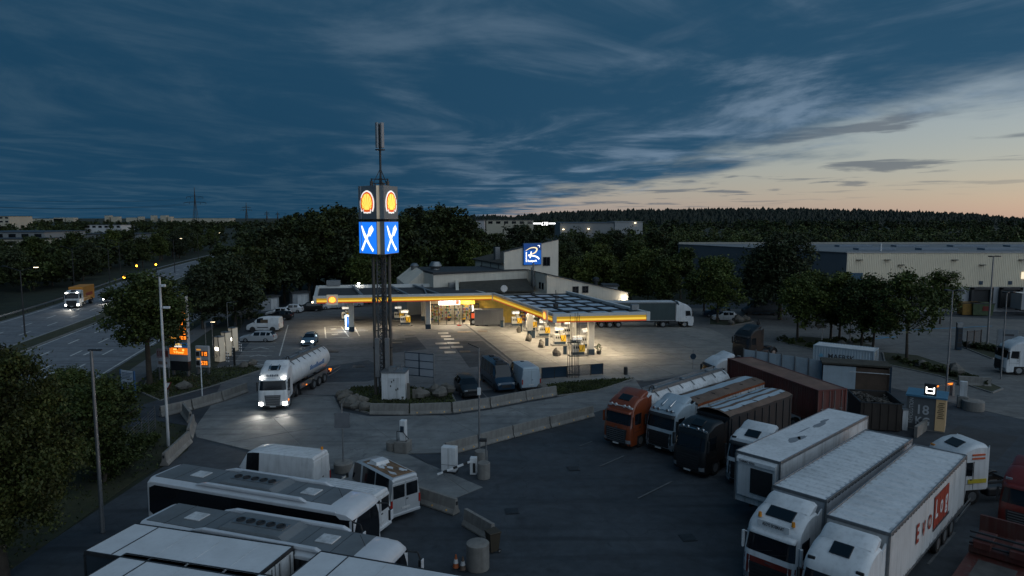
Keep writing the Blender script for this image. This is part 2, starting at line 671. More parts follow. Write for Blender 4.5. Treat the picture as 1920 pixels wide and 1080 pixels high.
def cab(root, st):
    """lorry cab with chassis: part 'cab' with its own sub-parts, part 'chassis' with wheels"""
    h = st.get('h', 3.75)
    W = 1.245
    body = st['body']
    front = [(-.06, .30), (.02, .42), (.06, .80), (.04, 1.30), (0, 1.62), (-.05, 1.80), (-.30, 2.68), (-.33, 2.82), (-.45, 3.02)]
    prof = front + [(-.80, h - .36), (-1.25, h - .09), (-1.75, h), (-2.3, h - .02), (-2.3, .95), (-.9, .95), (-.82, .34)]
    nfront = len(front)

    def mp(x, z, y, off=0.0):
        s = abs(y) / W
        e = cl((s - .72) / .28) ** 2
        fr = cl(1 + x / .9)
        tp = cl((z - 2.9) / .6)
        return (x - .20 * e * fr + off, y * (1 - .075 * cl((z - 2.0) / 1.8)), z - .16 * e * tp)

    ys = [-W, -1.18, -1.06, -.9, -.45, 0, .45, .9, 1.06, 1.18, W]
    rings = [[mp(x, z, y) for x, z in prof] for y in ys]
    c = O('cab', MB().loft(rings), body, root, smooth=38)

    def fx(z):
        for (x0, z0), (x1, z1) in zip(front, front[1:]):
            if z0 <= z <= z1:
                return x0 + (x1 - x0) * (z - z0) / (z1 - z0)
        return front[-1][0] if z > front[-1][1] else front[0][0]

    def patch(name, z0, z1, y0, y1, m, off=.014, nz=4, ny=8, sub=None, taper=0.0):
        rr = []
        for i in range(nz + 1):
            z = z0 + (z1 - z0) * i / nz
            k = 1 - taper * i / nz
            rr.append([mp(fx(z), z, (y0 + (y1 - y0) * j / ny) * k, off) for j in range(ny + 1)])
        return O(name, MB().loft(rr, closed=False), m, c, smooth=50)

    patch('windscreen', 1.84, 2.64, -1.14, 1.14, M_glassb, ny=12, taper=.03)
    if st.get('lower'):
        patch('lower_front', .36, 1.60, -1.2, 1.2, st['lower'], off=.008, ny=12, nz=6)
        for s in (-1, 1):
            O('lower_side', MB().bx(-2.3, -.28, s * 1.246 - .006, s * 1.246 + .006, .97, 1.62), st['lower'], c)
    gm = st.get('grille', M_dkplast)
    gz0, gz1, gw = st.get('gr', (.52, 1.50, .80))
    patch('grille', gz0, gz1, -gw, gw, gm, off=.018, taper=st.get('gt', -.12))
    sl = MB()
    n = st.get('slats', 5)
    for i in range(n):
        z = gz0 + (gz1 - gz0) * (i + .5) / n
        sl.bx(fx(z) + .02, fx(z) + .05, -gw * .98, gw * .98, z - .022, z + .022)
    O('grille_bars', sl, st.get('slatm', M_dsteel), c)
    patch('bumper', .31, .50, -1.16, 1.16, st.get('bumper', M_dkplast), off=.02, nz=2)
    for s in (-1, 1):
        a, b = (.86, 1.20) if s > 0 else (-1.20, -.86)
        patch('headlight', .52, .78, a, b, st.get('head', M_lampg), off=.022, nz=2, ny=4)
        wv = [(-.50, 1.86), (-.62, 2.62), (-1.28, 2.62), (-1.28, 1.80)]
        O('side_window', MB().ext(wv, s * 1.225 - .012, s * 1.225 + .02), M_glass, c)
        O('door_seam', MB().bx(-.40, -.385, s * 1.235 - .012, s * 1.235 + .014, .98, 1.84).bx(-1.36, -1.345, s * 1.22 - .012, s * 1.22 + .03, .98, 2.66).bx(-1.36, -.39, s * 1.24 - .012, s * 1.24 + .010, 1.30, 1.312), M_dkplast, c)
        O('door_handle', MB().bx(-1.28, -1.12, s * 1.245 - .02, s * 1.245 + .02, 1.55, 1.60), M_dkplast, c)
        # mirror on two arms
        mm = MB().bx(-.33, -.16, s * 1.30 - .10 * (s < 0), s * 1.30 + .10 * (s > 0) + .0, 1.75, 2.55)
        mm.bx(-.40, -.33, s * 1.12, s * 1.33, 2.45, 2.50)
        O('mirror', mm, st.get('mirror', M_dkplast), c, bevel=.03)
        # side fairing behind the cab
        O('side_fairing', MB().ext([(-2.30, 1.0), (-2.30, h - .25), (-2.30 - st.get('fair', .45), h - .05), (-2.32 - st.get('fair', .45), 1.0)], s * 1.16 - .03, s * 1.16 + .03), body, c)
        O('step', MB().bx(-.86, -.34, s * 1.12 - .12, s * 1.12 + .12, .34, .90), st.get('lower', body), c, bevel=.03)
    # sun visor
    vz = 2.70
    vr = [[mp(fx(vz + .10), vz + .16, y, .02) for y in (-1.15, -.9, 0, .9, 1.15)],
          [mp(fx(vz - .02), vz - .02, y, .24) for y in (-1.15, -.9, 0, .9, 1.15)]]
    if st.get('visor', True):
        vmb = MB().loft(vr, closed=False)
        o = O('sun_visor', vmb, st.get('visorm', M_dkplast), c, smooth=60)
        so = o.modifiers.new('thick', 'SOLIDIFY')
        so.thickness = .03
    if st.get('hatch', True):
        a = mp(-.86, h - .33, 0)
        b = mp(-1.24, h - .10, 0)
        hm = MB()
        d = Vector((a[0] - b[0], 0, a[2] - b[2]))
        up = Vector((-d.z, 0, d.x)).normalized() * -1
        up = up if up.z > 0 else -up
        A, B = Vector((a[0], 0, a[2])), Vector((b[0] - .22, 0, b[2] + .05))
        w = st.get('hatchw', .42)
        hm.loft([[A + Vector((0, -w, 0)) + up * .02, A + Vector((0, w, 0)) + up * .02, B + Vector((0, w, 0)) + up * .03, B + Vector((0, -w, 0)) + up * .03],
                 [A + Vector((0, -w, 0)) + up * .07, A + Vector((0, w, 0)) + up * .07, B + Vector((0, w, 0)) + up * .08, B + Vector((0, -w, 0)) + up * .08]])
        O('roof_hatch', hm, M_glass, c, bevel=.03)
    if st.get('spoiler', True):
        sp = []
        for y in (-1.08, -.95, -.4, .4, .95, 1.08):
            k = .10 if abs(y) > 1.0 else 0
            sp.append([(-1.55, y, h - .03 - k), (-2.15, y, h + .26 - k), (-2.42, y, h + .30 - k), (-2.46, y, h + .24 - k), (-2.3, y, h - .05)])
        O('roof_spoiler', MB().loft(sp), body, c, smooth=40)
    if st.get('bar'):
        lb = MB()
        z = 3.12
        pts = [mp(-.52, z - .02, y, .08) for y in (-1.05, -.8, -.4, 0, .4, .8, 1.05)]
        for p, q in zip(pts, pts[1:]):
            lb.cyl(p, q, .035, n=6)
        for k in (1, 2, 4, 5):
            lb.cyl((pts[k][0] - .05, pts[k][1], pts[k][2] + .03), (pts[k][0] + .07, pts[k][1], pts[k][2] + .03), .10, n=10)
        O('light_bar', lb, st['bar'], c, smooth=40)
    for s in (-1, 1):
        if st.get('corner_lamps'):
            q = mp(-.50, 3.04, s * .98, .02)
            O('corner_lamp', MB().box((q[0], q[1], q[2]), (.10, .30, .13)), st['corner_lamps'], c, bevel=.02)
        if st.get('beacons'):
            q = mp(-.66, 3.30, s * .82)
            O('beacon', MB().cyl((q[0], q[1], q[2] - .05), (q[0], q[1], q[2] + .16), .09, .07, n=10), M_amber, c, smooth=40)
        if st.get('horns'):
            O('air_horn', MB().cyl((-.75, s * .35, h - .22), (-1.5, s * .35, h + .10), .09, .03, n=8), M_chrome, c, smooth=40)
    if st.get('board'):
        txt, bm_, tm = st['board']
        z0, z1 = 2.98, 3.27
        xb = -.33
        O('name_board', MB().bx(xb - .06, xb, -.74, .74, z0, z1), bm_, c, bevel=.015)
        mb = text_mb(txt, .21, .004, .004, 'CENTER', sx=st.get('bsx', .72))
        plane_map(mb, (xb + .006, 0, z0 + .075), (0, 1, 0), (0, 0, 1), (1, 0, 0))
        O('board_lettering', mb, tm, c)
    if st.get('emblem'):
        txt, sz, z, tm = st['emblem']
        mb = text_mb(txt, sz, .004, .003, 'CENTER', sx=.8)
        plane_map(mb, (fx(z) + .045, 0, z), (0, 1, 0), (0, 0, 1), (1, 0, 0))
        O('front_lettering', mb, tm, c)
    O('number_plate', MB().bx(.075, .09, -.26, .26, .36, .47), M_plate, c)
    O('wiper', MB().bar((fx(1.86) + .03, -.7, 1.86), (fx(2.1) + .03, .1, 2.1), .025).bar((fx(1.86) + .03, .0, 1.86), (fx(2.1) + .03, .8, 2.1), .025), M_dkplast, c)
    # chassis
    ch = MB()
    L = st.get('len', 5.9)
    for s in (-1, 1):
        ch.bx(-L, -.5, s * .42 - .05, s * .42 + .05, .75, 1.02)
    ch.bx(-2.25, -.9, -1.2, 1.2, .88, .96)
    ch.bx(-L + .6, -L + 1.5, -.45, .45, 1.02, 1.16)
    co = O('chassis', ch, M_dkplast, root)
    for s in (-1, 1):
        O('fuel_tank', MB().bx(-3.9, -2.45, s * .92 - .30, s * .92 + .30, .42, .98), st.get('tank', M_dsteel), co, bevel=.12)
        ax = -L + 1.15
        gu = []
        for k in range(9):
            t = math.pi * (k / 8)
            gu.append((ax + .66 * math.cos(t), .5 + .66 * math.sin(t)))
        gr = [[(x, s * .72, z) for x, z in gu], [(x, s * 1.24, z) for x, z in gu]]
        g = O('mudguard', MB().loft(gr, closed=False), M_dkplast, co, smooth=60)
        g.modifiers.new('thick', 'SOLIDIFY').thickness = .03
        wheel_sub(co, -1.42, s * 1.05, .51, .33)
        wheel_sub(co, ax, s * .95, .51, .58)
    return c


def under(tr, L, axles=3, ax0=None, m=M_dkplast, y=1.0):
    """running gear shared by all semi-trailers; tr's x = 0 is the trailer's front"""
    f = MB()
    for s in (-1, 1):
        f.bx(-L + .2, -.3, s * .5 - .07, s * .5 + .07, .82, 1.12)
    O('frame', f, M_dkplast, tr)
    ax0 = -L + 2.0 if ax0 is None else ax0
    for i in range(axles):
        for s in (-1, 1):
            wheel_sub(tr, ax0 + 1.31 * i, s * 1.02, .50, .38)
    for s in (-1, 1):
        O('landing_leg', MB().bx(-2.72, -2.58, s * .75 - .07, s * .75 + .07, .12, 1.0).bx(-2.80, -2.50, s * .75 - .13, s * .75 + .13, .06, .12), M_dsteel, tr)
        O('side_guard', MB().bx(ax0 - 4.2, ax0 - .8, s * 1.2 - .02, s * 1.2 + .02, .48, .58).bx(ax0 - 4.2, ax0 - .8, s * 1.2 - .02, s * 1.2 + .02, .78, .88), M_steel, tr)
    O('rear_bumper', MB().bx(-L - .02, -L + .10, -1.15, 1.15, .45, .60), M_dsteel, tr)
    for s in (-1, 1):
        O('tail_light', MB().bx(-L - .04, -L + .02, s * .95 - .2, s * .95 + .2, .70, .84), M_redlens, tr)


def box_trailer(root, x0, L, side, roof, H=4.0, ribs=0, fridge=False, texts=(), straps=False, zb=1.12, rail=M_steel, name='trailer', axles=3, door=None):
    """semi-trailer body: part with roof, rails, doors and running gear as its sub-parts"""
    W = 1.27
    mb = MB().bx(-L, 0, -W, W, zb, H - .05)
    e = O(name, mb, side, root, (x0, 0, 0), bevel=.02)
    # roof skin: pressed ribs across the roof, proud of the box
    rb = MB()
    if ribs:
        pts = []
        n = ribs
        for i in range(n):
            xa = -L + L * i / n
            d = L / n
            pts += [(xa + d * .02, 0), (xa + d * .38, .0), (xa + d * .50, .045), (xa + d * .88, .045), (xa + d * .98, 0)]
        rings = [[(x, y, H - .04 + z - .03 * (abs(y) > 1.1)) for x, z in pts] for y in (-W + .05, -1.0, 0, 1.0, W - .05)]
        rb.loft(rings, closed=False)
    else:
        rb.bx(-L + .03, -.03, -W + .04, W - .04, H - .06, H + .004)
    O('roof', rb, roof, e, smooth=30)
    for s in (-1, 1):
        O('top_rail', MB().bx(-L - .01, .01, s * W - .035, s * W + .035, H - .14, H + .025), rail, e, bevel=.01)
        O('bottom_rail', MB().bx(-L - .012, .012, s * W - .03, s * W + .022, zb - .06, zb + .08), rail, e)
    for x in (0, -L):
        O('end_rail', MB().bx(x - .03, x + .03, -W + .04, W - .04, H - .13, H + .02), rail, e, bevel=.01)
        for s in (-1, 1):
            O('corner_post', MB().bx(x - .045, x + .045, s * W - .05, s * W + .028, zb, H - .14), rail, e)
    dm = door or side
    for s in (-1, 1):
        O('rear_door', MB().bx(-L - .045, -L - .002, s * .62 - .58, s * .62 + .58, zb + .06, H - .16), dm, e)
        for y in (.25, .95):
            O('lock_bar', MB().cyl((-L - .07, s * y, zb + .05), (-L - .07, s * y, H - .18), .02, n=6), M_steel, e)
    if straps:
        for s in (-1, 1):
            b = MB()
            n = int(L / .30)
            for i in range(n):
                x = -L + .2 + (L - .4) * i / (n - 1)
                b.add([(x, s * (W + .012), zb + .22), (x + .05, s * (W + .012), zb + .22), (x + .15, s * (W + .03), zb - .16), (x + .10, s * (W + .03), zb - .16)], [(0, 1, 2, 3)])
            o = O('curtain_straps', b, M_dkplast, e)
            b2 = MB()
            n = int(L / .42)
            for i in range(n):
                x = -L + .1 + (L - .2) * (i + .5) / n
                b2.bx(x - .09, x + .09, s * (W + .02) - .02, s * (W + .02) + .02, H - .17, H - .125)
            O('curtain_rollers', b2, M_dsteel, e)
            # slack folds of the curtain
            b3 = MB()
            prev = []
            n = 70
            for i in range(n + 1):
                x = -L + .06 + (L - .12) * i / n
                d = .012 + .010 * math.sin(i * 1.7) + .008 * math.sin(i * .63 + s)
                prev.append([(x, s * (W + d * .4), H - .16), (x, s * (W + d), (H + zb) / 2), (x, s * (W + d * 1.2), zb + .1)])
            b3.loft(prev, closed=False)
            O('curtain', b3, side, e, smooth=60)
    if fridge:
        fr = MB().bx(0, .16, -1.12, 1.12, 1.5, 3.62)
        u = O('fridge_unit', fr, M_white, e, bevel=.07)
        O('fridge_grille', MB().bx(.165, .20, -.30, .95, 1.85, 3.25), M_dkplast, e)
        O('fridge_visor', MB().ext([(.0, 3.80), (.24, 3.66), (.26, 3.46), (0, 3.52)], -1.12, 1.12), M_white, e)
        b = text_mb('THERMO KING', .17, .003, .002, 'LEFT', sx=.8)
        plane_map(b, (.275, -.95, 3.49), (0, 1, 0), (0, .0, 1), (1, 0, 0))
        O('unit_lettering', b, M_dkplast, e)
    for t in texts:
        txt, size, x, z, m, sx, bold = t
        b = text_mb(txt, size, .002, bold, 'LEFT', sx=sx)
        plane_map(b, (x, W + .045, z), (-1, 0, 0), (0, 0, 1), (0, 1, 0))
        O('lettering', b, m, e)
    under(e, L, axles)
    return e


def loft_body(stations, glass_side, glass_top):
    """car and van bodies: returns body and glass builders.  station: x, w, z0, zbelt, zroof, wroof"""
    rings = []
    for x, w, z0, zb, zr, wr in stations:
        half = [(w * .93, z0), (w, z0 + .22), (w * 1.0, zb), (wr, zr - .07), (wr - .16, zr)]
        rings.append([(x, y, z) for y, z in half] + [(x, -y, z) for y, z in half[::-1]])
    body, glass = MB(), MB()
    n = 10
    for k in range(len(rings) - 1):
        a, b = rings[k], rings[k + 1]
        for i in range(n):
            j = (i + 1) % n
            q = [a[i], a[j], b[j], b[i]]
            isg = (i in (2, 6) and k in glass_side) or (i in (3, 4, 5) and k in glass_top)
            (glass if isg else body).add(q, [(0, 1, 2, 3)])
    body.add(rings[0], [tuple(range(n))])
    body.add(rings[-1], [tuple(range(n))])
    return body, glass


CARS = {
    'estate': ([(0, .78, .28, .55, .66, .70), (-.10, .84, .22, .62, .76, .76), (-1.15, .88, .20, .88, .99, .78), (-1.28, .89, .2, .92, 1.02, .76), (-1.95, .90, .2, .95, 1.42, .62),
                (-2.05, .90, .2, .95, 1.44, .61), (-2.75, .90, .2, .96, 1.47, .61), (-2.85, .90, .2, .96, 1.47, .61), (-3.55, .90, .2, .97, 1.45, .61), (-3.65, .9, .2, .97, 1.44, .61),
                (-4.15, .89, .22, .98, 1.38, .60), (-4.50, .86, .25, .96, 1.04, .66), (-4.62, .82, .32, .78, .92, .68)], {4, 5, 7, 9}, {3, 10}, (-.85, -3.55), .31),
    'hatch': ([(0, .76, .28, .55, .66, .68), (-.10, .82, .22, .62, .78, .74), (-.95, .86, .2, .90, 1.02, .76), (-1.05, .87, .2, .94, 1.05, .74), (-1.70, .88, .2, .98, 1.47, .60),
               (-1.80, .88, .2, .98, 1.49, .60), (-2.50, .88, .2, 1.0, 1.52, .60), (-2.60, .88, .2, 1.0, 1.52, .60), (-3.30, .88, .2, 1.02, 1.49, .60), (-3.50, .87, .2, 1.02, 1.45, .60),
               (-3.95, .86, .24, 1.0, 1.10, .64), (-4.10, .82, .32, .80, .95, .66)], {4, 5, 7}, {3, 9}, (-.78, -3.3), .31),
    'suv': ([(0, .80, .32, .65, .80, .72), (-.12, .88, .28, .75, .93, .80), (-1.15, .92, .26, 1.0, 1.12, .82), (-1.25, .93, .26, 1.04, 1.15, .80), (-1.85, .94, .26, 1.06, 1.60, .68),
             (-1.95, .94, .26, 1.06, 1.62, .67), (-2.75, .94, .26, 1.07, 1.65, .67), (-2.85, .94, .26, 1.07, 1.65, .67), (-3.6, .94, .26, 1.08, 1.63, .67), (-4.25, .92, .28, 1.10, 1.58, .66),
             (-4.50, .90, .3, 1.06, 1.16, .70), (-4.60, .86, .36, .9, 1.0, .72)], {4, 5, 7, 8}, {3, 9}, (-.88, -3.6), .36),
}


def car(name, label, pos, hd, kind, paint, lights=None, group=None):
    st, gs, gt, axl, wr = CARS[kind]
    root = T(name, label, 'car', pos, R(hd), group)
    b, g = loft_body(st, gs, gt)
    bo = O('body', b, paint, root, smooth=30, weld=True)
    go = O('windows', g, M_glass, root, smooth=30, weld=True)
    for x in axl:
        for s in (-1, 1):
            wheel(root, x, s * .80, wr, .22)
    zf = st[1][4]
    for s in (-1, 1):
        O('headlight', MB().box((-.06, s * .60, zf - .10), (.20, .30, .13)), lights or M_lampg, root, bevel=.03)
        xb = st[-1][0]
        O('tail_light', MB().box((xb + .08, s * .70, .84), (.18, .20, .26)), M_redlens, root, bevel=.03)
        O('door_mirror', MB().box((st[3][0] - .25, s * 1.0, st[3][4] + .02), (.14, .20, .13)), paint, root, bevel=.04)
    O('grille', MB().bx(-.06, .012, -.42, .42, .40, .56), M_dkplast, root)
    O('number_plate', MB().bx(st[-1][0] - .012, st[-1][0] + .02, -.26, .26, .62, .74), M_plate, root)
    return root


def van(name, label, pos, hd, L, H, paint, roofm=None, side_glass=False, rear_glass=False, lights=None, extras=(), cat='van', group=None):
    """panel van / minibus: sloping bonnet, tall box"""
    w, wr = .98, .84
    zb = 1.32
    xr = -L
    s0 = [(0, .84, .34, .72, .86, .74), (-.12, .92, .30, .86, 1.02, .80), (-.75, .97, .28, 1.18, 1.30, .84), (-.90, w, .28, 1.22, 1.38, .84), (-1.62, w, .28, zb, H - .16, .78),
          (-1.72, w, .28, zb, H - .10, .79), (-2.05, w, .28, zb, H - .04, .80), (-2.55, w, .28, zb, H, wr), (-2.65, w, .28, zb, H, wr)]
    n = max(2, round((L - 2.9) / 1.25))
    gs = {4, 5, 6}
    for i in range(n):
        xa = -2.75 - (L - 2.95) * i / n
        xb = -2.75 - (L - 2.95) * (i + 1) / n + .10
        if side_glass:
            gs.add(len(s0) - 0)
        s0.append((xa, w, .28, zb, H, wr))
        s0.append((xb, w, .28, zb, H, wr))
    s0 += [(xr + .08, w, .30, zb, H - .02, wr - .02), (xr, .96, .32, zb, H - .14, wr - .06)]
    root = T(name, label, cat, pos, R(hd), group)
    gside = {4, 5, 6}
    if side_glass:
        k = 9
        for i in range(n):
            gside.add(k)
            k += 2
    b, g = loft_body(s0, gside if not side_glass else gside, {3})
    bo = O('body', b, paint, root, smooth=24, weld=True)
    go = O('windows', g, M_glass, root, smooth=24, weld=True)
    if side_glass:
        pass
    # pressed roof ribs
    rr = MB()
    for i in range(6):
        y = -.60 + i * .24
        rr.bx(xr + .35, -2.5, y - .035, y + .035, H - .01, H + .018)
    O('roof_ribs', rr, roofm or paint, root)
    if roofm:
        O('roof_panel', MB().bx(xr + .22, -2.35, -.66, .66, H - .02, H + .006), roofm, root)
    for x in (-.98, -L + .95):
        for s in (-1, 1):
            wheel(root, x, s * .86, .35, .25)
            O('wheel_arch', MB().lathe([(.36, 0), (.43, 0), (.43, .03), (.36, .03)], 16, (x, s * .985 - .015, .36), 'Y'), M_dkplast, root)
    for s in (-1, 1):
        O('rear_door', MB().bx(xr - .025, xr + .02, s * .44 - .42, s * .44 + .42, .42, H - .30), paint, root, bevel=.02)
        if rear_glass:
            O('rear_window', MB().bx(xr - .04, xr + .01, s * .43 - .38, s * .43 + .38, zb + .02, H - .42), M_glass, root, bevel=.03)
        O('tail_light', MB().bx(xr - .03, xr + .06, s * .92 - .07, s * .92 + .04, .80, 1.28), M_redlens, root)
        O('headlight', MB().box((-.13, s * .70, .86), (.26, .28, .24)), lights or M_lampg, root, bevel=.05)
        O('door_mirror', MB().box((-1.30, s * 1.12, 1.52), (.12, .16, .30)), M_dkplast, root, bevel=.04)
    O('grille', MB().bx(-.10, .015, -.48, .48, .52, .80), M_dkplast, root, bevel=.02)
    O('rear_bumper', MB().bx(xr - .10, xr + .05, -.94, .94, .34, .50), paint if rear_glass else M_dkplast, root, bevel=.03)
    O('number_plate', MB().bx(xr - .05, xr - .03, -.26, .26, .66, .78), M_plate, root)
    O('door_handle', MB().bx(xr - .06, xr - .02, -.16, -.04, 1.18, 1.23), M_dkplast, root)
    O('side_moulding', MB().bx(xr + 1.6, -1.7, .975, 1.0, .62, .74).bx(xr + 1.6, -1.7, -1.0, -.975, .62, .74), M_dkplast, root)
    return root


def coach(name, label, pos, hd, L=12.0, H=3.55):
    """touring coach: black glass band, grey roof with fan unit, white front cap"""
    root = T(name, label, 'bus', pos, R(hd), None)
    W = 1.26
    M_groof = mat('coach_roof_grey', (.14, .155, .165), .6, 0, .15, .7, dirt=.25)
    M_silv = mat('coach_white', (.55, .57, .60), .28, 0, .05, .8, coat=.3, dirt=.08)

    def ring(x, ins=0.0, drop=0.0):
        hw = W - ins
        half = [(hw - .04, .32), (hw, .5), (hw, 1.62), (hw - .01, 3.02), (hw - .03, H - .22 - drop), (hw - .28, H - .03 - drop), (hw - .5, H - drop)]
        return [(x, y, z) for y, z in half] + [(x, -y, z) for y, z in half[::-1]]
    rings = [ring(.0, .10, .46), ring(-.10, .04, .20), ring(-.38, 0, .04), ring(-1.1), ring(-L + .6), ring(-L + .1, .02, .05), ring(-L, .1, .25)]
    O('body', MB().loft(rings), M_silv, root, smooth=40)
    for s in (-1, 1):
        pts = [(-.42, 1.50), (-1.0, 1.62), (-L + .45, 1.62), (-L + .2, 1.8), (-L + .25, 3.05), (-L + .6, 3.22), (-.9, 3.22), (-.40, 2.85)]
        O('side_glass', MB().ext(pts, s * 1.247 - .02, s * 1.247 + .02), M_glass, root)
        O('roof_fairing', MB().ext([(-.0 - 2.6, H - .02), (-3.0, H + .16), (-8.6, H + .16), (-9.3, H - .02)], s * 1.03 - .10, s * 1.03 + .10), M_silv, root, bevel=.05)
        O('cantrail', MB().bx(-L + .25, -.9, s * 1.20 - .05, s * 1.20 + .05, H - .30, H - .16), M_silv, root, bevel=.04)
        for x in (-2.7, -L + 3.2, -L + 1.85):
            wheel(root, x, s * 1.06, .5, .32)
        O('headlight', MB().box((-.02, s * .88, .78), (.14, .42, .22)), M_lampg, root, bevel=.05)
        O('tail_light', MB().box((-L + .03, s * 1.0, 1.3), (.12, .2, .5)), M_redlens, root, bevel=.03)
    # windscreen wraps round the front
    wr_ = []
    for z, d, k in ((.95, .03, .10), (1.9, .035, .10), (2.55, .03, .11), (3.08, .01, .13)):
        row = []
        for y, bx_ in ((-1.275, -.75), (-1.265, -.36), (-1.18, -.04), (-.6, .01), (0, .02), (.6, .01), (1.18, -.04), (1.265, -.36), (1.275, -.75)):
            row.append((bx_ + d, y, z))
        wr_.append(row)
    O('windscreen', MB().loft(wr_, closed=False), M_glassb, root, smooth=60)
    O('roof_panel', MB().bx(-L + .35, -1.35, -.92, .92, H - .02, H + .012), M_groof, root)
    ac = O('air_conditioner', MB().loft([[(-4.6, -.85, H), (-4.6, .85, H), (-5.0, .78, H + .20), (-5.0, -.78, H + .20)][::1], [(-8.3, -.85, H), (-8.3, .85, H), (-7.9, .78, H + .20), (-7.9, -.78, H + .20)]]), M_groof, root)
    O('fan_plate', MB().bx(-7.75, -5.15, -.30, .30, H + .19, H + .235), M_steel, ac)
    for i in range(5):
        x = -5.42 - i * .52
        O('fan', MB().lathe([(.20, H + .23), (.20, H + .285), (.15, H + .285), (.14, H + .24), (.01, H + .24)], 14, (x, 0, 0)), M_dkplast, ac, smooth=40)
    for x in (-3.1, -9.9):
        O('roof_hatch', MB().bx(x - .42, x + .42, -.36, .36, H + .01, H + .07), M_whitew, root, bevel=.03)
    for s in (-1, 1):
        mm = MB().bar((-.25, s * 1.10, 3.0), (.42, s * 1.24, 2.98), .07).bar((.42, s * 1.24, 2.98), (.52, s * 1.26, 2.70), .07)
        mm.box((.54, s * 1.26, 2.42), (.14, .22, .52))
        O('mirror', mm, M_dkplast, root, bevel=.03)
        O('mirror_shell', MB().box((.62, s * 1.26, 2.44), (.05, .23, .50)), M_silv, root, bevel=.02)
    for x in (-2.4, -4.0, -8.9, -10.8):
        O('roof_joint', MB().bx(x - .012, x + .012, -1.0, 1.0, H + .010, H + .017), M_dkplast, root)
    O('antenna', MB().cyl((-1.3, 0, H - .05), (-1.55, 0, H + .45), .012, n=5), M_dkplast, root)
    O('number_plate', MB().bx(.03, .05, -.26, .26, .5, .61), M_plate, root)
    return root

# ------------------------------------------------------------------ ground, roads, kerbs
def XY(pix, z=0.0):
    return [tuple(G(a, b, z).xy) for a, b in pix]


def sheet(name, poly, z, m, parent=None, t=.03):
    o = O(name, MB().prism(poly, z - t, z), m, parent)
    if parent is None:
        o['kind'] = 'structure'
    return o


def clip_cell(poly, cell):
    """Sutherland-Hodgman: region polygon cut by a convex cell"""
    out = list(poly)
    n = len(cell)
    for i in range(n):
        a, b = cell[i], cell[(i + 1) % n]
        src, out = out, []
        for k in range(len(src)):
            p, q = src[k - 1], src[k]
            dp = (b[0] - a[0]) * (p[1] - a[1]) - (b[1] - a[1]) * (p[0] - a[0])
            dq = (b[0] - a[0]) * (q[1] - a[1]) - (b[1] - a[1]) * (q[0] - a[0])
            if (dp >= 0) != (dq >= 0):
                t = dp / (dp - dq)
                out.append((p[0] + (q[0] - p[0]) * t, p[1] + (q[1] - p[1]) * t))
            if dq >= 0:
                out.append(q)
        if not out:
            return []
    return out


def slabs(parent, region, z, ang, cw, ch, m, gap=.035, name='slab'):
    ca, sa = math.cos(ang), math.sin(ang)
    loc = [(x * ca + y * sa, -x * sa + y * ca) for x, y in region]
    x0, x1 = min(p[0] for p in loc), max(p[0] for p in loc)
    y0, y1 = min(p[1] for p in loc), max(p[1] for p in loc)
    i = 0
    x = x0
    while x < x1:
        y = y0 - (i % 2) * ch * .0
        while y < y1:
            c = clip_cell(loc, [(x + gap, y + gap), (x + cw - gap, y + gap), (x + cw - gap, y + ch - gap), (x + gap, y + ch - gap)])
            if len(c) > 2:
                ar = abs(sum(c[k - 1][0] * c[k][1] - c[k][0] * c[k - 1][1] for k in range(len(c)))) / 2
                if ar > .3:
                    pts = [(p[0] * ca - p[1] * sa, p[0] * sa + p[1] * ca) for p in c]
                    dz = random.uniform(-.004, .004)
                    O(name, MB().prism(pts, z - .02, z + dz), m, parent)
            y += ch
        x += cw
        i += 1


ground = O('ground', MB().add([(-9000, -300, 0), (9000, -300, 0), (9000, 9000, 0), (-9000, 9000, 0)], [(0, 1, 2, 3)]), M_earth)
ground['kind'] = 'structure'

# yard: everything paved inside the site
yard_poly = [(-25, 18)] + XY([(262, 905), (352, 845), (362, 800), (300, 790), (228, 806), (240, 768), (385, 722), (430, 700), (405, 690), (470, 585), (560, 560)]) + [(-20, 135), (20, 130), (45, 135), (140, 135), (150, 18)]
yard = sheet('yard_pavement', yard_poly, .03, M_asph)

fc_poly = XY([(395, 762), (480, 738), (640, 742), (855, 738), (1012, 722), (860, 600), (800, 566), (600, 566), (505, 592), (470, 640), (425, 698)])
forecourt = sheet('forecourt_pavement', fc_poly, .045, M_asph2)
ry_poly = XY([(1205, 716), (1400, 690), (1530, 700), (1640, 720), (1800, 760), (2100, 830), (2300, 700), (1920, 600), (1560, 585), (1300, 578), (1220, 600), (1255, 640)])
ryard = sheet('delivery_yard_pavement', ry_poly, .045, mat('x', (1, 1, 1)) if False else ground_mat('delivery_yard_asphalt', (.115, .115, .115), (.165, .16, .15), (.07, .069, .066)))

lane_poly = XY([(364, 806), (369, 821), (454, 842), (640, 885), (776, 914), (855, 935), (905, 915), (795, 868), (762, 852), (832, 850), (960, 815), (1115, 774), (1212, 744), (1192, 714), (1043, 747), (985, 757), (918, 770), (847, 780), (693, 782), (640, 772), (626, 744), (480, 738), (395, 762)])
lane = sheet('concrete_lane', lane_poly, .05, M_kerb)
slabs(lane, lane_poly, .065, R(33), 6.2, 4.6, M_conc)
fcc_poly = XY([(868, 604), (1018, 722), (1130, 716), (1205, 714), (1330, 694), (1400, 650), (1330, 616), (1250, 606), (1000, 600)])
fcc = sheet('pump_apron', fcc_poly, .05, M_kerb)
slabs(fcc, fcc_poly, .065, R(-72), 6.5, 5.0, M_concl)

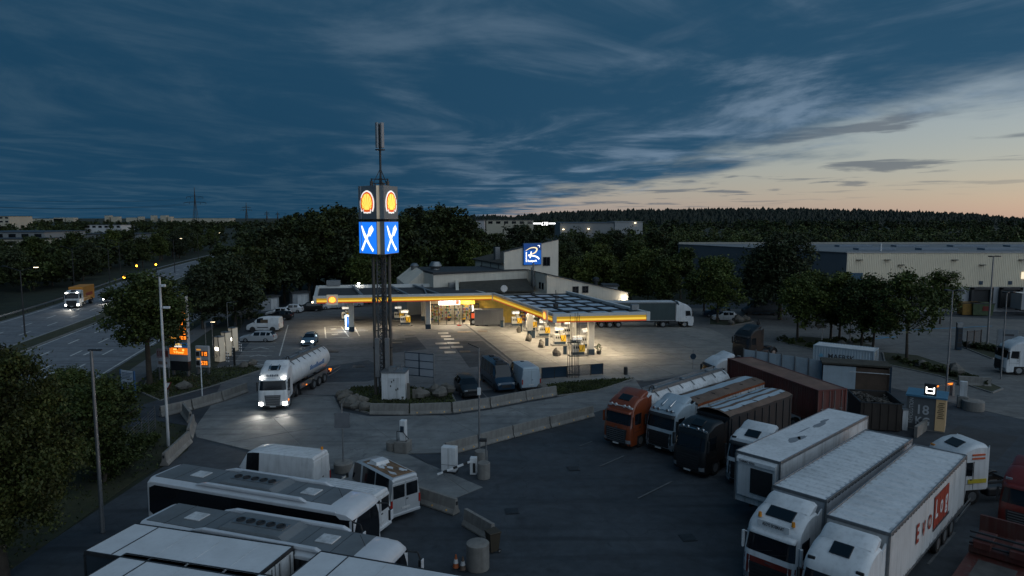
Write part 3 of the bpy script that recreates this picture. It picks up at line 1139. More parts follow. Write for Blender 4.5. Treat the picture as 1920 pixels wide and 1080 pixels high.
# lane patches and stains of darker repair asphalt in the drive
rep = XY([(600, 690), (690, 676), (742, 700), (690, 716), (600, 718)])
sheet('asphalt_patch', rep, .052, M_asph, forecourt, .01)
sheet('asphalt_patch', XY([(845, 640), (905, 640), (955, 680), (880, 690)]), .052, M_asph, forecourt, .01)
sheet('asphalt_patch', XY([(700, 640), (780, 632), (800, 655), (720, 664)]), .053, M_asph, forecourt, .01)


def kerbed(name, poly, h=.12, m=None, w=.16):
    """raised island of turf inside a kerb"""
    o = sheet(name, poly, h + .02, m or M_grass, None, h + .02)
    n = len(poly)
    cx, cy = sum(p[0] for p in poly) / n, sum(p[1] for p in poly) / n
    k = MB()
    for i in range(n):
        a, b = Vector((*poly[i], h / 2 + .02)), Vector((*poly[(i + 1) % n], h / 2 + .02))
        k.bar(a, b, w, h + .03)
    O('kerb', k, M_kerb, o)
    return o


tower_isl = kerbed('tower_island', XY([(634, 740), (640, 762), (690, 776), (775, 779), (862, 774), (846, 738), (760, 726), (665, 728)]))
strip_isl = kerbed('grass_strip', XY([(1018, 724), (1046, 744), (1120, 734), (1188, 712), (1130, 714)]))
sign_isl = kerbed('sign_verge', XY([(300, 752), (395, 726), (492, 694), (470, 685), (398, 692), (372, 708), (330, 690), (285, 700), (262, 735)]), .08)
verge_poly = [(-24, 18)] + XY([(255, 900), (340, 855), (352, 812), (292, 788), (228, 806)]) + [(-36, 56), (-41, 66), (-42.2, 60.5), (-30, 12)]
verge = sheet('roadside_verge', verge_poly, .04, M_grass)
tree_isl = [kerbed('tree_island', XY(p), .12) for p in (
    [(1460, 642), (1500, 632), (1600, 640), (1640, 650), (1618, 664), (1540, 660)],
    [(1655, 662), (1720, 668), (1800, 694), (1880, 730), (1860, 738), (1760, 706), (1660, 684)],
    [(1330, 598), (1380, 594), (1412, 604), (1370, 612), (1330, 610)],
    [(1800, 650), (1850, 642), (1905, 662), (1860, 674)])]

# highway: centre line of the median, strips set off from it
HW = [(-38, -40), (-47, 5), (-56, 50), (-62.5, 80), (-71, 120), (-80, 153), (-92, 193), (-106, 250), (-124, 337), (-150, 450), (-185, 600), (-235, 800)]


def smooth_path(p, n=8):
    out = []
    for i in range(len(p) - 1):
        p0, p1, p2, p3 = (Vector(p[max(0, min(len(p) - 1, j))]) for j in (i - 1, i, i + 1, i + 2))
        for k in range(n):
            t = k / n
            out.append(.5 * ((2 * p1) + (-p0 + p2) * t + (2 * p0 - 5 * p1 + 4 * p2 - p3) * t * t + (-p0 + 3 * p1 - 3 * p2 + p3) * t ** 3))
    out.append(Vector(p[-1]))
    return out


HWP = smooth_path(HW)
HWD = [0.0]
for a, b in zip(HWP, HWP[1:]):
    HWD.append(HWD[-1] + (b - a).length)


def hw_at(d, off):
    """point d metres along the road, off metres to the right of the median"""
    d = max(0, min(HWD[-1] - .01, d))
    k = max(i for i in range(len(HWD) - 1) if HWD[i] <= d)
    a, b = HWP[k], HWP[k + 1]
    t = (d - HWD[k]) / (HWD[k + 1] - HWD[k])
    u = (b - a).normalized()
    p = a + (b - a) * t
    return Vector((p.x + u.y * off, p.y - u.x * off)), math.atan2(u.y, u.x)


def hw_d(Y):
    return min(range(len(HWP)), key=lambda i: abs(HWP[i].y - Y)), HWD[min(range(len(HWP)), key=lambda i: abs(HWP[i].y - Y))]


def strip(name, o0, o1, z, m, d0=0, d1=None, h=None, parent=None, step=6):
    d1 = d1 or HWD[-1]
    n = max(1, int((d1 - d0) / step))
    mb = MB()
    L_, R_ = [], []
    for i in range(n + 1):
        d = d0 + (d1 - d0) * i / n
        L_.append(hw_at(d, o0)[0])
        R_.append(hw_at(d, o1)[0])
    hh = .02 if h is None else h
    rings = [[(a.x, a.y, z - hh), (b.x, b.y, z - hh), (b.x, b.y, z), (a.x, a.y, z)] for a, b in zip(L_, R_)]
    mb.loft(rings)
    o = O(name, mb, m, parent)
    if parent is None:
        o['kind'] = 'structure'
    return o


hwy = strip('highway', -14.5, 16.5, .03, M_road)
med = strip('median_strip', -1.3, 1.3, .16, M_grass, h=.14)
for s in (-1, 1):
    strip('kerb', s * 1.45 - .15, s * 1.45 + .15, .15, M_kerb, h=.13, parent=med)
strip('far_verge', -17.5, -14.5, .06, M_grass, h=.05)
strip('footpath', 18.3, 21.0, .05, ground_mat('footpath_asphalt', (.10, .10, .10), (.13, .13, .13), (.07, .07, .07)), 40, 200)
strip('near_verge', 16.5, 18.3, .07, M_grass, 20, 400, h=.06)
# painted lines: every dash is a piece of its own near by
for off in (4.9, 8.6, 12.2, -5.0, -8.6):
    d = 62.0
    far = MB()
    while d < 420:
        L_ = 3.6
        (a, h1) = hw_at(d, off)
        if d < 240:
            O('lane_dash', MB().box((0, 0, 0), (L_, .22, .006)), M_paint, hwy, (a.x, a.y, .034), h1)
        else:
            far.box((a.x, a.y, .035), (L_, .25, .006), h1)
        d += 9.0
    f = O('lane_dashes', far, M_paint, hwy)
    f['kind'] = 'stuff'
for off in (1.9, 16.0, -1.9, -13.6):
    strip('edge_line', off - .09, off + .09, .036, M_paint, 40, 420, h=.004, parent=hwy)


def arrow(parent, p, h, z, kind='straight', s=1.0):
    mb = MB()
    mb.prism([(-2.2 * s, -.13 * s), (.6 * s, -.13 * s), (.6 * s, -.45 * s), (2.2 * s, 0), (.6 * s, .45 * s), (.6 * s, .13 * s), (-2.2 * s, .13 * s)], -.002, .002)
    if kind == 'right':
        mb.prism([(-.9 * s, -.13 * s), (-.2 * s, -1.1 * s), (-.6 * s, -1.25 * s), (.9 * s, -1.7 * s), (.7 * s, -.55 * s), (.3 * s, -.85 * s), (-.2 * s, -.13 * s)], -.002, .0015)
    return O('road_arrow', mb, M_paint, parent, (p[0], p[1], z), h)


for px, py, k in ((122, 624, 'straight'), (132, 716, 'right'), (92, 704, 'straight'), (40, 676, 'straight'), (170, 660, 'straight')):
    p = G(px, py)
    _, dd = hw_d(p.y)
    arrow(hwy, p, hw_at(dd, 0)[1], .037, k, 1.0)


def line(parent, a, b, w=.14, z=.058, name='bay_line', m=None):
    a, b = G(*a), G(*b)
    d = b - a
    return O(name, MB().box((0, 0, 0), (d.length, w, .005)), m or M_paint, parent, ((a.x + b.x) / 2, (a.y + b.y) / 2, z), math.atan2(d.y, d.x))


for y0, xa, xb in ((643, 446, 518), (651, 444, 516), (659, 441, 513), (667, 437, 510), (676, 432, 507), (686, 426, 502)):
    line(forecourt, (xa, y0 + 1), (xb, y0), .12)
for x, y in ((488, 654), (484, 668), (479, 684)):
    line(forecourt, (x - 16, y + 2), (x, y - 2), .14)
    line(forecourt, (x, y - 2), (x + 16, y + 1), .14)
# bright charging bays by the blue column
for a, b in (((609, 614), (611, 635)), ((640, 613), (654, 632)), ((664, 613), (674, 631)), ((609, 614), (640, 613)), ((609, 624), (648, 623)), ((611, 635), (652, 633)), ((664, 622), (690, 621))):
    line(forecourt, a, b, .16, .060)
for a, b in (((620, 618), (630, 617)), ((622, 628), (634, 627))):
    line(forecourt, a, b, .5, .060)
# lorry bays on the dark asphalt
for a, b in (((1086, 838), (1110, 829)), ((1124, 876), (1170, 856)), ((1196, 936), (1260, 904)), ((896, 650), (905, 720)), ((846, 757), (868, 778)), ((895, 728), (915, 748)), ((938, 700), (956, 716)), ((1740, 1060), (1790, 1000)), ((1560, 640), (1660, 648)), ((1650, 652), (1720, 640))):
    line(yard, a, b, .12, .062, 'bay_line', mat('worn_paint', (.10, .105, .11), .8, 0, .4, 1.2, dirt=.7))
for a, b in (((1640, 632), (1672, 633)), ((1690, 620), (1860, 612)), ((1600, 640), (1680, 632))):
    line(yard, a, b, .35, .062, 'blue_line', mat('blue_road_paint', (.03, .20, .34), .7, 0, .3, 1))
for x_, y_, sx_, sy_ in ((1830, 830, 4, 2), (1500, 720, 3, 2)):
    c_ = G(x_, y_)
    a_ = R(42) + random.uniform(-.06, .06)
    pq = [(sx_ * math.cos(a_) * u - sy_ * math.sin(a_) * v, sx_ * math.sin(a_) * u + sy_ * math.cos(a_) * v) for u, v in ((-1, -1), (1, -1), (1, 1), (-1, 1))]
    sheet('asphalt_patch', [(c_.x + u, c_.y + v) for u, v in pq], .037, ground_mat('patched_asphalt', (.025, .027, .030), (.042, .045, .049), (.013, .014, .016)) if 'patched_asphalt' not in MATS else MATS['patched_asphalt'], yard, .003)
line(forecourt, (540, 610), (524, 668), .14)
line(forecourt, (850, 588), (884, 612), .12)


# manhole and tank covers let into the drive
def lid(px, py, w, d, m, rz=R(8)):
    p = G(px, py)
    o = T('tank_cover', 'x', 'cover', (p.x, p.y, .055), rz, 'tank covers in the forecourt')
    O('rim', MB().bx(-w / 2 - .08, w / 2 + .08, -d / 2 - .08, d / 2 + .08, 0, .012), M_dsteel, o)
    O('plate', MB().bx(-w / 2, w / 2, -d / 2, d / 2, .004, .022), m, o)
    return o


M_lid = mat('bright_steel_plate', (.30, .29, .26), .35, .5, .2, 3)
M_lid2 = mat('rusty_plate', (.17, .12, .075), .6, .4, .3, 3)
for i, (x, y, w) in enumerate([(831, 625.5, 1.5), (836, 631.5, 1.4), (842, 637, 1.4), (827, 645, 1.5), (850, 644, 1.6), (834, 653, 1.4), (857, 651.5, 1.5), (844, 661.5, 1.4)]):
    o = lid(x, y, w, 1.35, M_lid)
    o['label'] = 'bright square tank cover, %s counted from the shop, in the middle drive' % ('first second third fourth fifth sixth seventh eighth'.split()[i])
for i, (x, y, lab) in enumerate([(870, 623, 'rusty brown tank cover nearest the shop entrance'), (872, 660, 'dull brown tank cover beside the bright covers'), (905, 622, 'small brown tank cover beneath the inner canopy corner'),
                                 (750, 637, 'dark drain cover in the drive behind the sign tower'), (744, 643, 'second dark drain cover in the drive behind the sign tower'), (768, 629, 'dark drain cover farthest behind the sign tower'), (673, 688, 'pale cover in the drive left of the sign tower'), (625, 660, 'long dark drain grating behind the tanker lorry'), (1075, 880, 'round drain cover on the dark asphalt before the orange lorry'), (960, 960, 'drain cover on the dark asphalt behind the minibus'), (1290, 1010, 'drain cover on the dark asphalt left of the red and white lorry')]):
    lid(x, y, 1.9 if i == 0 else 1.3 if i < 8 else .62, 1.1 if i < 8 else .62, M_lid2 if i < 3 else M_dsteel)['label'] = lab

# ------------------------------------------------------------------ rest-stop building
M_rend = mat('pale_render', (.64, .58, .49), .8, 0, .08, .5, bump=.1, dirt=.18)
M_moss = mat('mossy_roofing', (.040, .036, .026), .9, 0, .45, 1.2, bump=.5, dirt=.4)
M_roofd = mat('dark_roof_sheet', (.034, .037, .041), .65, 0, .2, .8, dirt=.3)
M_frame = mat('window_frame_brown', (.05, .035, .028), .6, 0, .2, 4)
M_clear = mat('clear_pane', (.05, .06, .06), .06, 0, .02, 1, alpha=.22)


def poly_roof(mb, pts, t=.18):
    n = len(pts)
    return mb.add([tuple(p) for p in pts] + [(p[0], p[1], p[2] - t) for p in pts],
                  [tuple(range(n)), tuple(range(2 * n - 1, n - 1, -1))] + [(i, n + i, n + (i + 1) % n, (i + 1) % n) for i in range(n)])


def walls(mb, base, tops, z0=0.0):
    n = len(base)
    vs = [(p[0], p[1], z0) for p in base] + [(p[0], p[1], t) for p, t in zip(base, tops)]
    return mb.add(vs, [(i, (i + 1) % n, n + (i + 1) % n, n + i) for i in range(n)] + [tuple(range(n, 2 * n))])


bld = T('rest_stop_building', 'pale rendered rest stop building with tall gable and lit blue sign', 'building', (0, 118, 0))
BO = Vector((0, -118, 0))     # parts are drafted in site coordinates


def BP(name, mb, m, par=None, **k):
    o = O(name, mb, m, par or bld, **k)
    if par is None:
        o.location = BO
    return o


K = Vector((-1.5, 120, 0))
fd = Vector((.916, .40, 0)).normalized()
bd = Vector((-.40, .916, 0)).normalized()
tall = [K, K + fd * 10.65, K + fd * 10.65 + bd * 14.2, K + bd * 14.2]
wb = BP('tower_block', walls(MB(), tall, [8.75, 11.05, 11.05, 8.75]), M_rend)
fac = MB()
f0, f1 = K - bd * .35 - fd * .02, K + fd * 10.67 - bd * .35
fac.add([(f0.x, f0.y, 0), (f1.x, f1.y, 0), (f1.x, f1.y, 12.95), (f0.x, f0.y, 10.9)] + [(p.x + bd.x * .33, p.y + bd.y * .33, z) for p, z in ((f0, 0), (f1, 0), (f1, 12.95), (f0, 10.9))],
        [(0, 1, 2, 3), (7, 6, 5, 4), (0, 4, 5, 1), (1, 5, 6, 2), (2, 6, 7, 3), (3, 7, 4, 0)])
BP('gable_wall', fac, M_rend, wb)
cp_ = MB().bar(f0 + Vector((0, 0, 10.93)) + bd * .16, f1 + Vector((0, 0, 12.98)) + bd * .16, .5, .07)
BP('coping', cp_, M_dsteel, wb)
rf = []
for p, z in zip((K - fd * .5, K + fd * 10.9, K + fd * 10.9 + bd * 14.7, K - fd * .5 + bd * 14.7), (8.85, 11.25, 11.25, 8.85)):
    rf.append((p.x, p.y, z + .06))
rfo = BP('roof', poly_roof(MB(), rf), M_moss, wb)
ch = K + fd * 1.2 + bd * 6
BP('chimney', MB().box((ch.x, ch.y, 10.2), (.9, .9, 2.6), math.atan2(.4, .916)), M_steel, wb)
for s_ in (2.2, 6.0, 10.5):
    dp = MB()
    q = K + bd * s_ - fd * .06
    dp.cyl((q.x, q.y, 1), (q.x, q.y, 8.7), .06, n=6)
    BP('downpipe', dp, M_dsteel, wb)
for s_ in (8.2, 9.6, 10.9):
    q = K + bd * s_ - fd * .03
    BP('window', MB().box((q.x, q.y, 7.3), (.8, .1, 1.0), math.atan2(bd.y, bd.x)), M_glass, wb)
q = K + fd * 8.25 - bd * .36
rfa = math.atan2(fd.y, fd.x)
BP('window', MB().box((q.x, q.y, 9.05), (1.3, .12, 1.45), rfa), M_glass, wb)
wf = MB()
for dx_, w_ in ((-.66, .1), (0, .07), (.66, .1)):
    wf.box((q.x + fd.x * dx_ - bd.x * .07, q.y + fd.y * dx_ - bd.y * .07, 9.05), (w_, .08, 1.55), rfa)
for dz_ in (-.75, .75):
    wf.box((q.x - bd.x * .07, q.y - bd.y * .07, 9.05 + dz_), (1.4, .08, .1), rfa)
BP('window_frame', wf, M_dsteel, wb)

# mid wall with mossy lean-to roof in front
m0, m1 = Vector((-13.1, 113.3, 0)), Vector((2.8, 120.2, 0))
md = (m1 - m0).normalized()
mn = Vector((-md.y, md.x, 0))
mid = [m0, m1, m1 + mn * 9, m0 + mn * 14]
mw = BP('middle_block', walls(MB(), mid, [7.45, 7.7, 7.7, 7.45]), M_rend)
BP('coping', MB().bar((m0.x, m0.y, 7.5), (m1.x, m1.y, 7.76), .4, .10), M_dsteel, mw)
BP('flat_roof', poly_roof(MB(), [(p.x, p.y, 7.82) for p in (m0 + mn * .25, m1 + mn * .25, m1 + mn * 9, m0 + mn * 14)], .34), M_roofd, mw)
vt = m0 + md * 2.2 + mn * 6
BP('roof_vent', MB().lathe([(.75, 7.4), (.75, 8.0), (1.15, 8.45), (1.15, 8.55), (.8, 9.1), (.75, 9.2), (.01, 9.22)], 14, (vt.x, vt.y, 0)), M_steel, mw, smooth=40)
vt = m0 + md * -.2 + mn * 11
BP('roof_vent', MB().lathe([(.6, 7.4), (.6, 7.9), (.8, 8.2), (.8, 8.3), (.4, 8.7), (.01, 8.75)], 14, (vt.x, vt.y, 0)), M_steel, mw, smooth=40)
# gable of the left flank
lf = m0 + mn * 4
BP('flank_wall', walls(MB(), [m0 + mn * 6, m0 + mn * 13, m0 + mn * 13 - md * 3.0, m0 + mn * 6 - md * 3.0], [7.6, 8.2, 6.0, 5.2]), M_rend, mw)
mo = [(-8.3, 109.0, 5.0), (3.6, 111.2, 5.0), (2.6, 119.8, 6.25), (-8.9, 115.0, 6.1)]
mr_ = BP('lean_to_roof', poly_roof(MB(), mo, .25), M_moss, mw)
pr = MB().add([(-8.5, 108.7, 4.6), (-8.5, 108.7, 5.2), (-9.1, 115.2, 6.5), (-9.1, 115.2, 4.6), (-9.0, 108.7, 4.6), (-9.0, 108.7, 5.2), (-9.6, 115.2, 6.5), (-9.6, 115.2, 4.6)],
              [(0, 1, 2, 3), (7, 6, 5, 4), (1, 5, 6, 2), (0, 4, 5, 1), (3, 2, 6, 7)])
BP('parapet', pr, M_rend, mw)
ds = MB().lathe([(.55, .14), (.40, .05), (.2, .01), (.02, 0)], 16, (0, 0, 0), 'Y')
ds.v = [(x - 1.25, 107.6 - y, z + 5.75) for x, y, z in ds.v]
ds.cyl((-1.25, 107.6, 5.0), (-1.25, 107.6, 5.7), .04, n=6)
BP('satellite_dish', ds, M_white, mw, smooth=40)
ac_ = m0 + md * 3 - mn * 1.0
BP('roof_cooler', MB().box((ac_.x, ac_.y, 5.6), (1.3, .8, 1.0), .4), M_steel, mw)

# right wing with sloping top
w0 = Vector((5.7, 110.8, 0))
wd = Vector((.957, .29, 0)).normalized()
wn_ = Vector((-.29, .957, 0)).normalized()
wing = [w0, w0 + wd * 14.6, w0 + wd * 14.6 + wn_ * 9.8, w0 + wn_ * 9.8]
ww = BP('side_wing', walls(MB(), wing, [7.7, 4.25, 4.25, 7.7]), M_rend)
BP('roof', poly_roof(MB(), [(p.x, p.y, z) for p, z in zip((w0 - wn_ * .2 - wd * .1, w0 + wd * 14.9 - wn_ * .2, w0 + wd * 14.9 + wn_ * 10, w0 + wn_ * 10 - wd * .1), (7.84, 4.32, 4.32, 7.84))], .12), M_roofd, ww)
for s_ in (5.0, 6.75):
    q = w0 + wd * s_ - wn_ * .02
    ra = math.atan2(wd.y, wd.x)
    wo = BP('window', MB().box((q.x, q.y, 5.05), (1.05, .12, 1.05), ra), M_glass, ww)
    fr = MB()
    for d_ in (-.5, 0, .5):
        fr.box((q.x + wd.x * d_ - wn_.x * .05, q.y + wd.y * d_ - wn_.y * .05, 5.05), (.08, .1, 1.1), ra)
    for d_ in (-.52, .52):
        fr.box((q.x - wn_.x * .05, q.y - wn_.y * .05, 5.05 + d_), (1.1, .1, .08), ra)
    BP('window_frame', fr, M_frame, ww)
for s_ in (2.0, 3.4):
    q = w0 + wn_ * s_ - wd * .02
    BP('window', MB().box((q.x, q.y, 5.6), (.8, .1, 1.1), math.atan2(wn_.y, wn_.x)), M_glass, ww)
fl = MB()
q = w0 + wn_ * 6.2 - wd * .25
fl.cyl((q.x, q.y, 4.5), (q.x, q.y, 9.2), .16, n=10).cyl((q.x - .3, q.y + .8, 4.5), (q.x - .3, q.y + .8, 8.4), .12, n=8)
fl.box((q.x, q.y, 6.0), (.5, .9, 1.6), .3)
BP('flue_pipes', fl, M_steel, ww, smooth=40)
q = w0 + wd * 9.3 + wn_ * 1.5
BP('roof_fan', MB().lathe([(.35, 5.3), (.35, 6.1), (.6, 6.2), (.6, 6.7), (.3, 6.9), (.01, 6.9)], 12, (q.x, q.y, 0)), M_dsteel, ww)
q = w0 + wd * 13.9 - wn_ * .16
wl_ = bpy.data.lights.new('wall_lamp_light', 'POINT')
wl_.energy, wl_.color, wl_.shadow_soft_size = 60, (1, .85, .6), .2
wlo = bpy.data.objects.new('wall_lamp_light', wl_)
COL.objects.link(wlo)
wlo.location = (q.x, q.y - .7, 3.3)
lamp = BP('wall_lamp', MB().box((q.x, q.y, 3.35), (.5, .25, .3), math.atan2(wd.y, wd.x)), L_head, ww)

# blue lit sign on the gable
sg = T('blue_rest_stop_sign', 'lit blue square sign with curved white letter on the tall gable', 'sign', (0, 0, 0))
sc_ = K + fd * 5.35 - bd * .62
sg.location = (sc_.x, sc_.y, 8.5)
sg.rotation_euler = (0, 0, rfa)
L_dblue = emat('rest_sign_blue_lit', (.004, .105, .46), .75, (.01, .06, .3))
L_dblue2 = emat('rest_sign_navy_lit', (.003, .05, .20), .5, (.01, .04, .2))
O('sign_box', MB().bx(-1.78, 1.78, 0, .42, 0, 3.9), mat('sign_box_navy', (.02, .07, .18), .4), sg, bevel=.03)
O('sign_face', MB().bx(-1.70, 1.70, -.02, .0, .08, 2.62), L_dblue, sg)
O('sign_face', MB().bx(-1.70, 1.70, -.02, .0, 2.622, 3.82), L_dblue2, sg)


def stroke(pts, ws, n=14):
    """ribbon of changing width along a smooth path, in the XY plane"""
    P = smooth_path([Vector(p) for p in pts], 6)
    L_, R_ = [], []
    for i, p in enumerate(P):
        t = (P[min(i + 1, len(P) - 1)] - P[max(i - 1, 0)]).normalized()
        f = i / (len(P) - 1) * (len(ws) - 1)
        k = min(int(f), len(ws) - 2)
        w = ws[k] + (ws[k + 1] - ws[k]) * (f - k)
        L_.append((p.x - t.y * w, p.y + t.x * w))
        R_.append((p.x + t.y * w, p.y - t.x * w))
    mb = MB()
    m = len(P)
    mb.add([(x, y, 0) for x, y in L_ + R_], [(i, i + 1, m + i + 1, m + i) for i in range(m - 1)])
    return mb


def on_sign(mb, y=-.035):
    return plane_map(mb, (0, y, 0), (1, 0, 0), (0, 0, 1), (0, -1, 0))


L_cream = emat('sign_cream_lit', (1.0, .80, .45), 1.1, (.8, .6, .3))
s1 = stroke([(-1.35, 2.55), (-.5, 3.0), (.35, 3.1), (.85, 2.85), (.6, 2.3), (-.1, 1.95), (-.8, 1.75)], [.04, .07, .09, .14, .12, .08, .12])
O('letter_stroke', on_sign(s1), L_cream, sg)
s2 = stroke([(-.85, 1.75), (-.2, 1.65), (.5, 1.55), (1.05, 1.3), (1.3, 1.0)], [.14, .10, .12, .14, .12])
s2.join(stroke([(-.25, 2.4), (-.35, 1.9), (-.5, 1.25)], [.10, .10, .09]))
O('letter_stroke', on_sign(s2), L_wht, sg)
t_ = text_mb('Rastpark', .52, 0, .014, 'LEFT', sx=.98)
t_.v = [(x - .98, y + .58, z) for x, y, z in t_.v]
O('lettering', on_sign(t_), L_wht, sg)
t_ = MB()
for k in range(9):
    t_.add([(-1.32 - .06 * (k % 2), .58 + k * .2, 0), (-1.12, .58 + k * .2, 0), (-1.12, .72 + k * .2, 0), (-1.32, .72 + k * .2, 0)], [(0, 1, 2, 3)])
O('side_lettering', on_sign(t_), L_wht, sg)
t_ = MB().add([(1.0, 3.5, 0), (1.42, 3.5, 0), (1.42, 3.4, 0), (1.0, 3.4, 0), (1.42, 3.1, 0), (1.32, 3.1, 0), (1.32, 3.4, 0)], [(0, 3, 2, 1), (2, 4, 5, 6)])
O('corner_mark', on_sign(t_), L_wht, sg)

# ------------------------------------------------------------------ shop front under the canopy
sh = T('shop_front', 'lit glass shop front under the canopy with white light box sign', 'shop', (-9, 107, 0), R(9))
o_ = O('back_wall', MB().bx(-4.2, 4.0, 5.0, 5.2, 0, 4.0), mat('shop_wall_cream', (.55, .48, .36), .7), sh)
O('floor', MB().bx(-4.2, 4.0, .05, 5.2, .0, .12), mat('shop_floor', (.35, .33, .30), .5), sh)
O('soffit', MB().bx(-4.6, 16, .4, 5.2, 4.0, 4.55), mat('shop_soffit', (.35, .32, .27), .7), sh)
O('side_wall', MB().bx(-4.6, -4.2, -.2, 5.2, 0, 4.3), M_rend, sh)
O('ceiling_light', MB().bx(-1.8, 3.6, 1.0, 1.4, 3.93, 3.99).bx(-1.8, 3.6, 3.2, 3.6, 3.93, 3.99), emat('shop_ceiling_lit', (1.0, .84, .60), 9), sh)
rr = random.Random(5)
shelf_m = [mat('goods_%s' % n, c, .6, 0, .3, 6) for n, c in (('red', (.45, .05, .03)), ('yellow', (.6, .4, .04)), ('white', (.6, .58, .5)), ('green', (.06, .2, .05)), ('brown', (.22, .12, .06)), ('blue', (.05, .12, .35)))]
for k, (x, y) in enumerate(((-3.4, 3.6), (-2.2, 3.9), (-.8, 4.2), (.6, 3.8), (2.0, 4.3), (3.2, 3.6), (-2.8, 2.0), (2.9, 1.9))):
    mb = MB()
    for lv in range(5):
        mb.bx(x - .55, x + .55, y - .22, y + .22, .25 + lv * .5, .29 + lv * .5, 2)
        for j in range(5):
            mb.bx(x - .5 + j * .2, x - .33 + j * .2, y - .2, y + .1, .29 + lv * .5, .29 + lv * .5 + rr.uniform(.2, .42), rr.randrange(6))
    O('goods_shelf', mb, shelf_m, sh)
for k in range(6):
    x = -3.9 + k * 1.28
    if k == 4:
        continue
    O('glass_pane', MB().bx(x + .05, x + 1.22, .0, .03, .15, 3.2), M_clear, sh)
fr = MB()
for k in range(7):
    x = -3.9 + k * 1.28
    fr.bx(x - .05, x + .05, -.06, .08, .1, 3.25)
fr.bx(-4.0, 3.8, -.06, .08, 3.2, 3.4)
O('mullions', fr, M_dsteel, sh)
lb_ = O('light_box_sign', MB().bx(-2.6, .75, -.55, -.2, 3.28, 4.15), L_wht, sh)
O('sign_emblem', MB().bx(.1, .6, -.58, -.55, 3.38, 3.9), mat('brown_emblem', (.35, .12, .05), .6), lb_)
O('yellow_fascia', MB().bx(.85, 3.1, -.45, -.15, 3.3, 4.1), emat('yellow_panel_lit', (1.0, .55, .06), .38, (.7, .42, .05)), sh)
O('light_strip', MB().bx(-3.95, -3.85, -.16, -.08, .3, 3.9), emat('strip_lit', (1.0, .85, .6), 1.6), sh)
O('light_strip', MB().bx(2.72, 2.84, -.16, -.08, .3, 3.1), emat('strip_white_lit', (1, .97, .9), 4), sh)
O('yellow_wall', MB().bx(3.0, 10.5, .6, .8, 0, 4.0), mat('yellow_cladding', (.60, .36, .045), .6, 0, .25, .8, dirt=.2), sh)
fc_ = MB()
fc_.bx(10.5, 17.5, .9, 1.1, 0, 4.0)
O('rear_wall', fc_, mat('shop_dark_cladding', (.10, .085, .065), .7, 0, .3, .7), sh)
for k, (x, w) in enumerate(((11.2, 1.2), (12.8, 1.2), (14.6, 1.6), (16.4, 1.2))):
    mb = MB()
    for lv in range(5):
        mb.bx(x - w / 2, x + w / 2, .4, .8, .2 + lv * .55, .26 + lv * .55, 2)
        for j in range(7):
            mb.bx(x - w / 2 + j * w / 7 + .02, x - w / 2 + (j + 1) * w / 7 - .02, .42, .75, .26 + lv * .55, .26 + lv * .55 + rr.uniform(.2, .44), rr.randrange(6))
    O('outdoor_shelf', mb, shelf_m, sh)
# things standing in front of the shop
p = G(916, 611.5)
gb = T('storage_container', 'plain grey metal storage box standing before the yellow shop wall', 'container', (p.x, p.y + .7, .06), R(6))
O('shell', MB().bx(-2.25, 2.25, -.7, .9, .12, 2.45), mat('grey_sheet_steel', (.20, .20, .20), .5, .4, .12, .6, dirt=.2), gb, bevel=.03)
O('lid', MB().bx(-2.3, 2.3, -.75, .95, 2.45, 2.55), M_steel, gb)
for x in (-1.9, -.4, 1.7):
    O('skid', MB().bx(x - .25, x + .25, -.68, .88, 0, .12), M_dkplast, gb)
p = G(887, 611)
vm = T('vending_machine', 'black drinks vending machine with red picture beside the grey box', 'vending machine', (p.x, p.y + .4, .06), R(6))
O('cabinet', MB().bx(-.48, .48, -.4, .45, 0, 2.2), M_black, vm, bevel=.03)
O('display', MB().bx(-.30, .32, -.43, -.40, 1.15, 1.95), emat('vending_picture_lit', (.7, .10, .03), .5), vm)
O('front_mark', MB().lathe([(.25, 0), (.22, .02), (.01, .02)], 14, (0, -.42, .55), 'Y'), M_whitew, vm)
for k, (x, y, lab) in enumerate(((842, 603, 'yellow flower tub left of the shop door'), (869, 606, 'yellow flower tub right of the shop door'))):
    p = G(x, y)
    fp = T('flower_tub', lab, 'planter', (p.x, p.y, .06))
    O('tub', MB().lathe([(.22, 0), (.30, .5), (.26, .5), (.2, .1), (.01, .1)], 12), M_dkplast, fp)
    fb = MB()
    for j in range(60):
        a, r_ = rr.uniform(0, 6.28), rr.uniform(0, .32)
        z = .55 + rr.uniform(0, .25) * (1 - r_)
        fb.box((r_ * math.cos(a), r_ * math.sin(a), z), (.09, .09, .06), a)
    O('flowers', fb, mat('yellow_petals', (.7, .42, .03), .7), fp)
p = G(861, 611)
cn = T('wet_floor_stand', 'small dark stand before the shop door', 'stand', (p.x, p.y, .06))
O('post', MB().cyl((0, 0, .05), (0, 0, 1.3), .05, n=8), M_dkplast, cn)
O('base', MB().lathe([(.35, 0), (.35, .06), (.1, .1), (.01, .1)], 12), M_redlens, cn)
sl_ = bpy.data.lights.new('shop_lamp', 'AREA')
sl_.shape = 'RECTANGLE'
sl_.size, sl_.size_y, sl_.energy, sl_.color = 6, 3, 150, (1.0, .80, .52)
so_ = bpy.data.objects.new('shop_lamp', sl_)
COL.objects.link(so_)
so_.parent = sh
so_.location = (0, 2.4, 3.9)

# ------------------------------------------------------------------ canopy
cA, cB, cC, cD, cE, cF = (Vector(p) for p in ((-28.3, 97.3), (-2.8, 101.6), (5.0, 79.4), (16.3, 81.1), (8.5, 104.2), (-32.3, 112.6)))
cGb = Vector((-10.5, 116.3))
cnp = T('fuel_canopy', 'wide filling station canopy with glowing yellow edge and two wings', 'canopy', (0, 98, 0))
CO = Vector((0, -98, 0))
Zt, Zb, Zd = 5.72, 4.66, 5.42


def CPp(name, mb, m, par=None, **k):
    o = O(name, mb, m, par or cnp, **k)
    if par is None:
        o.location = CO
    return o


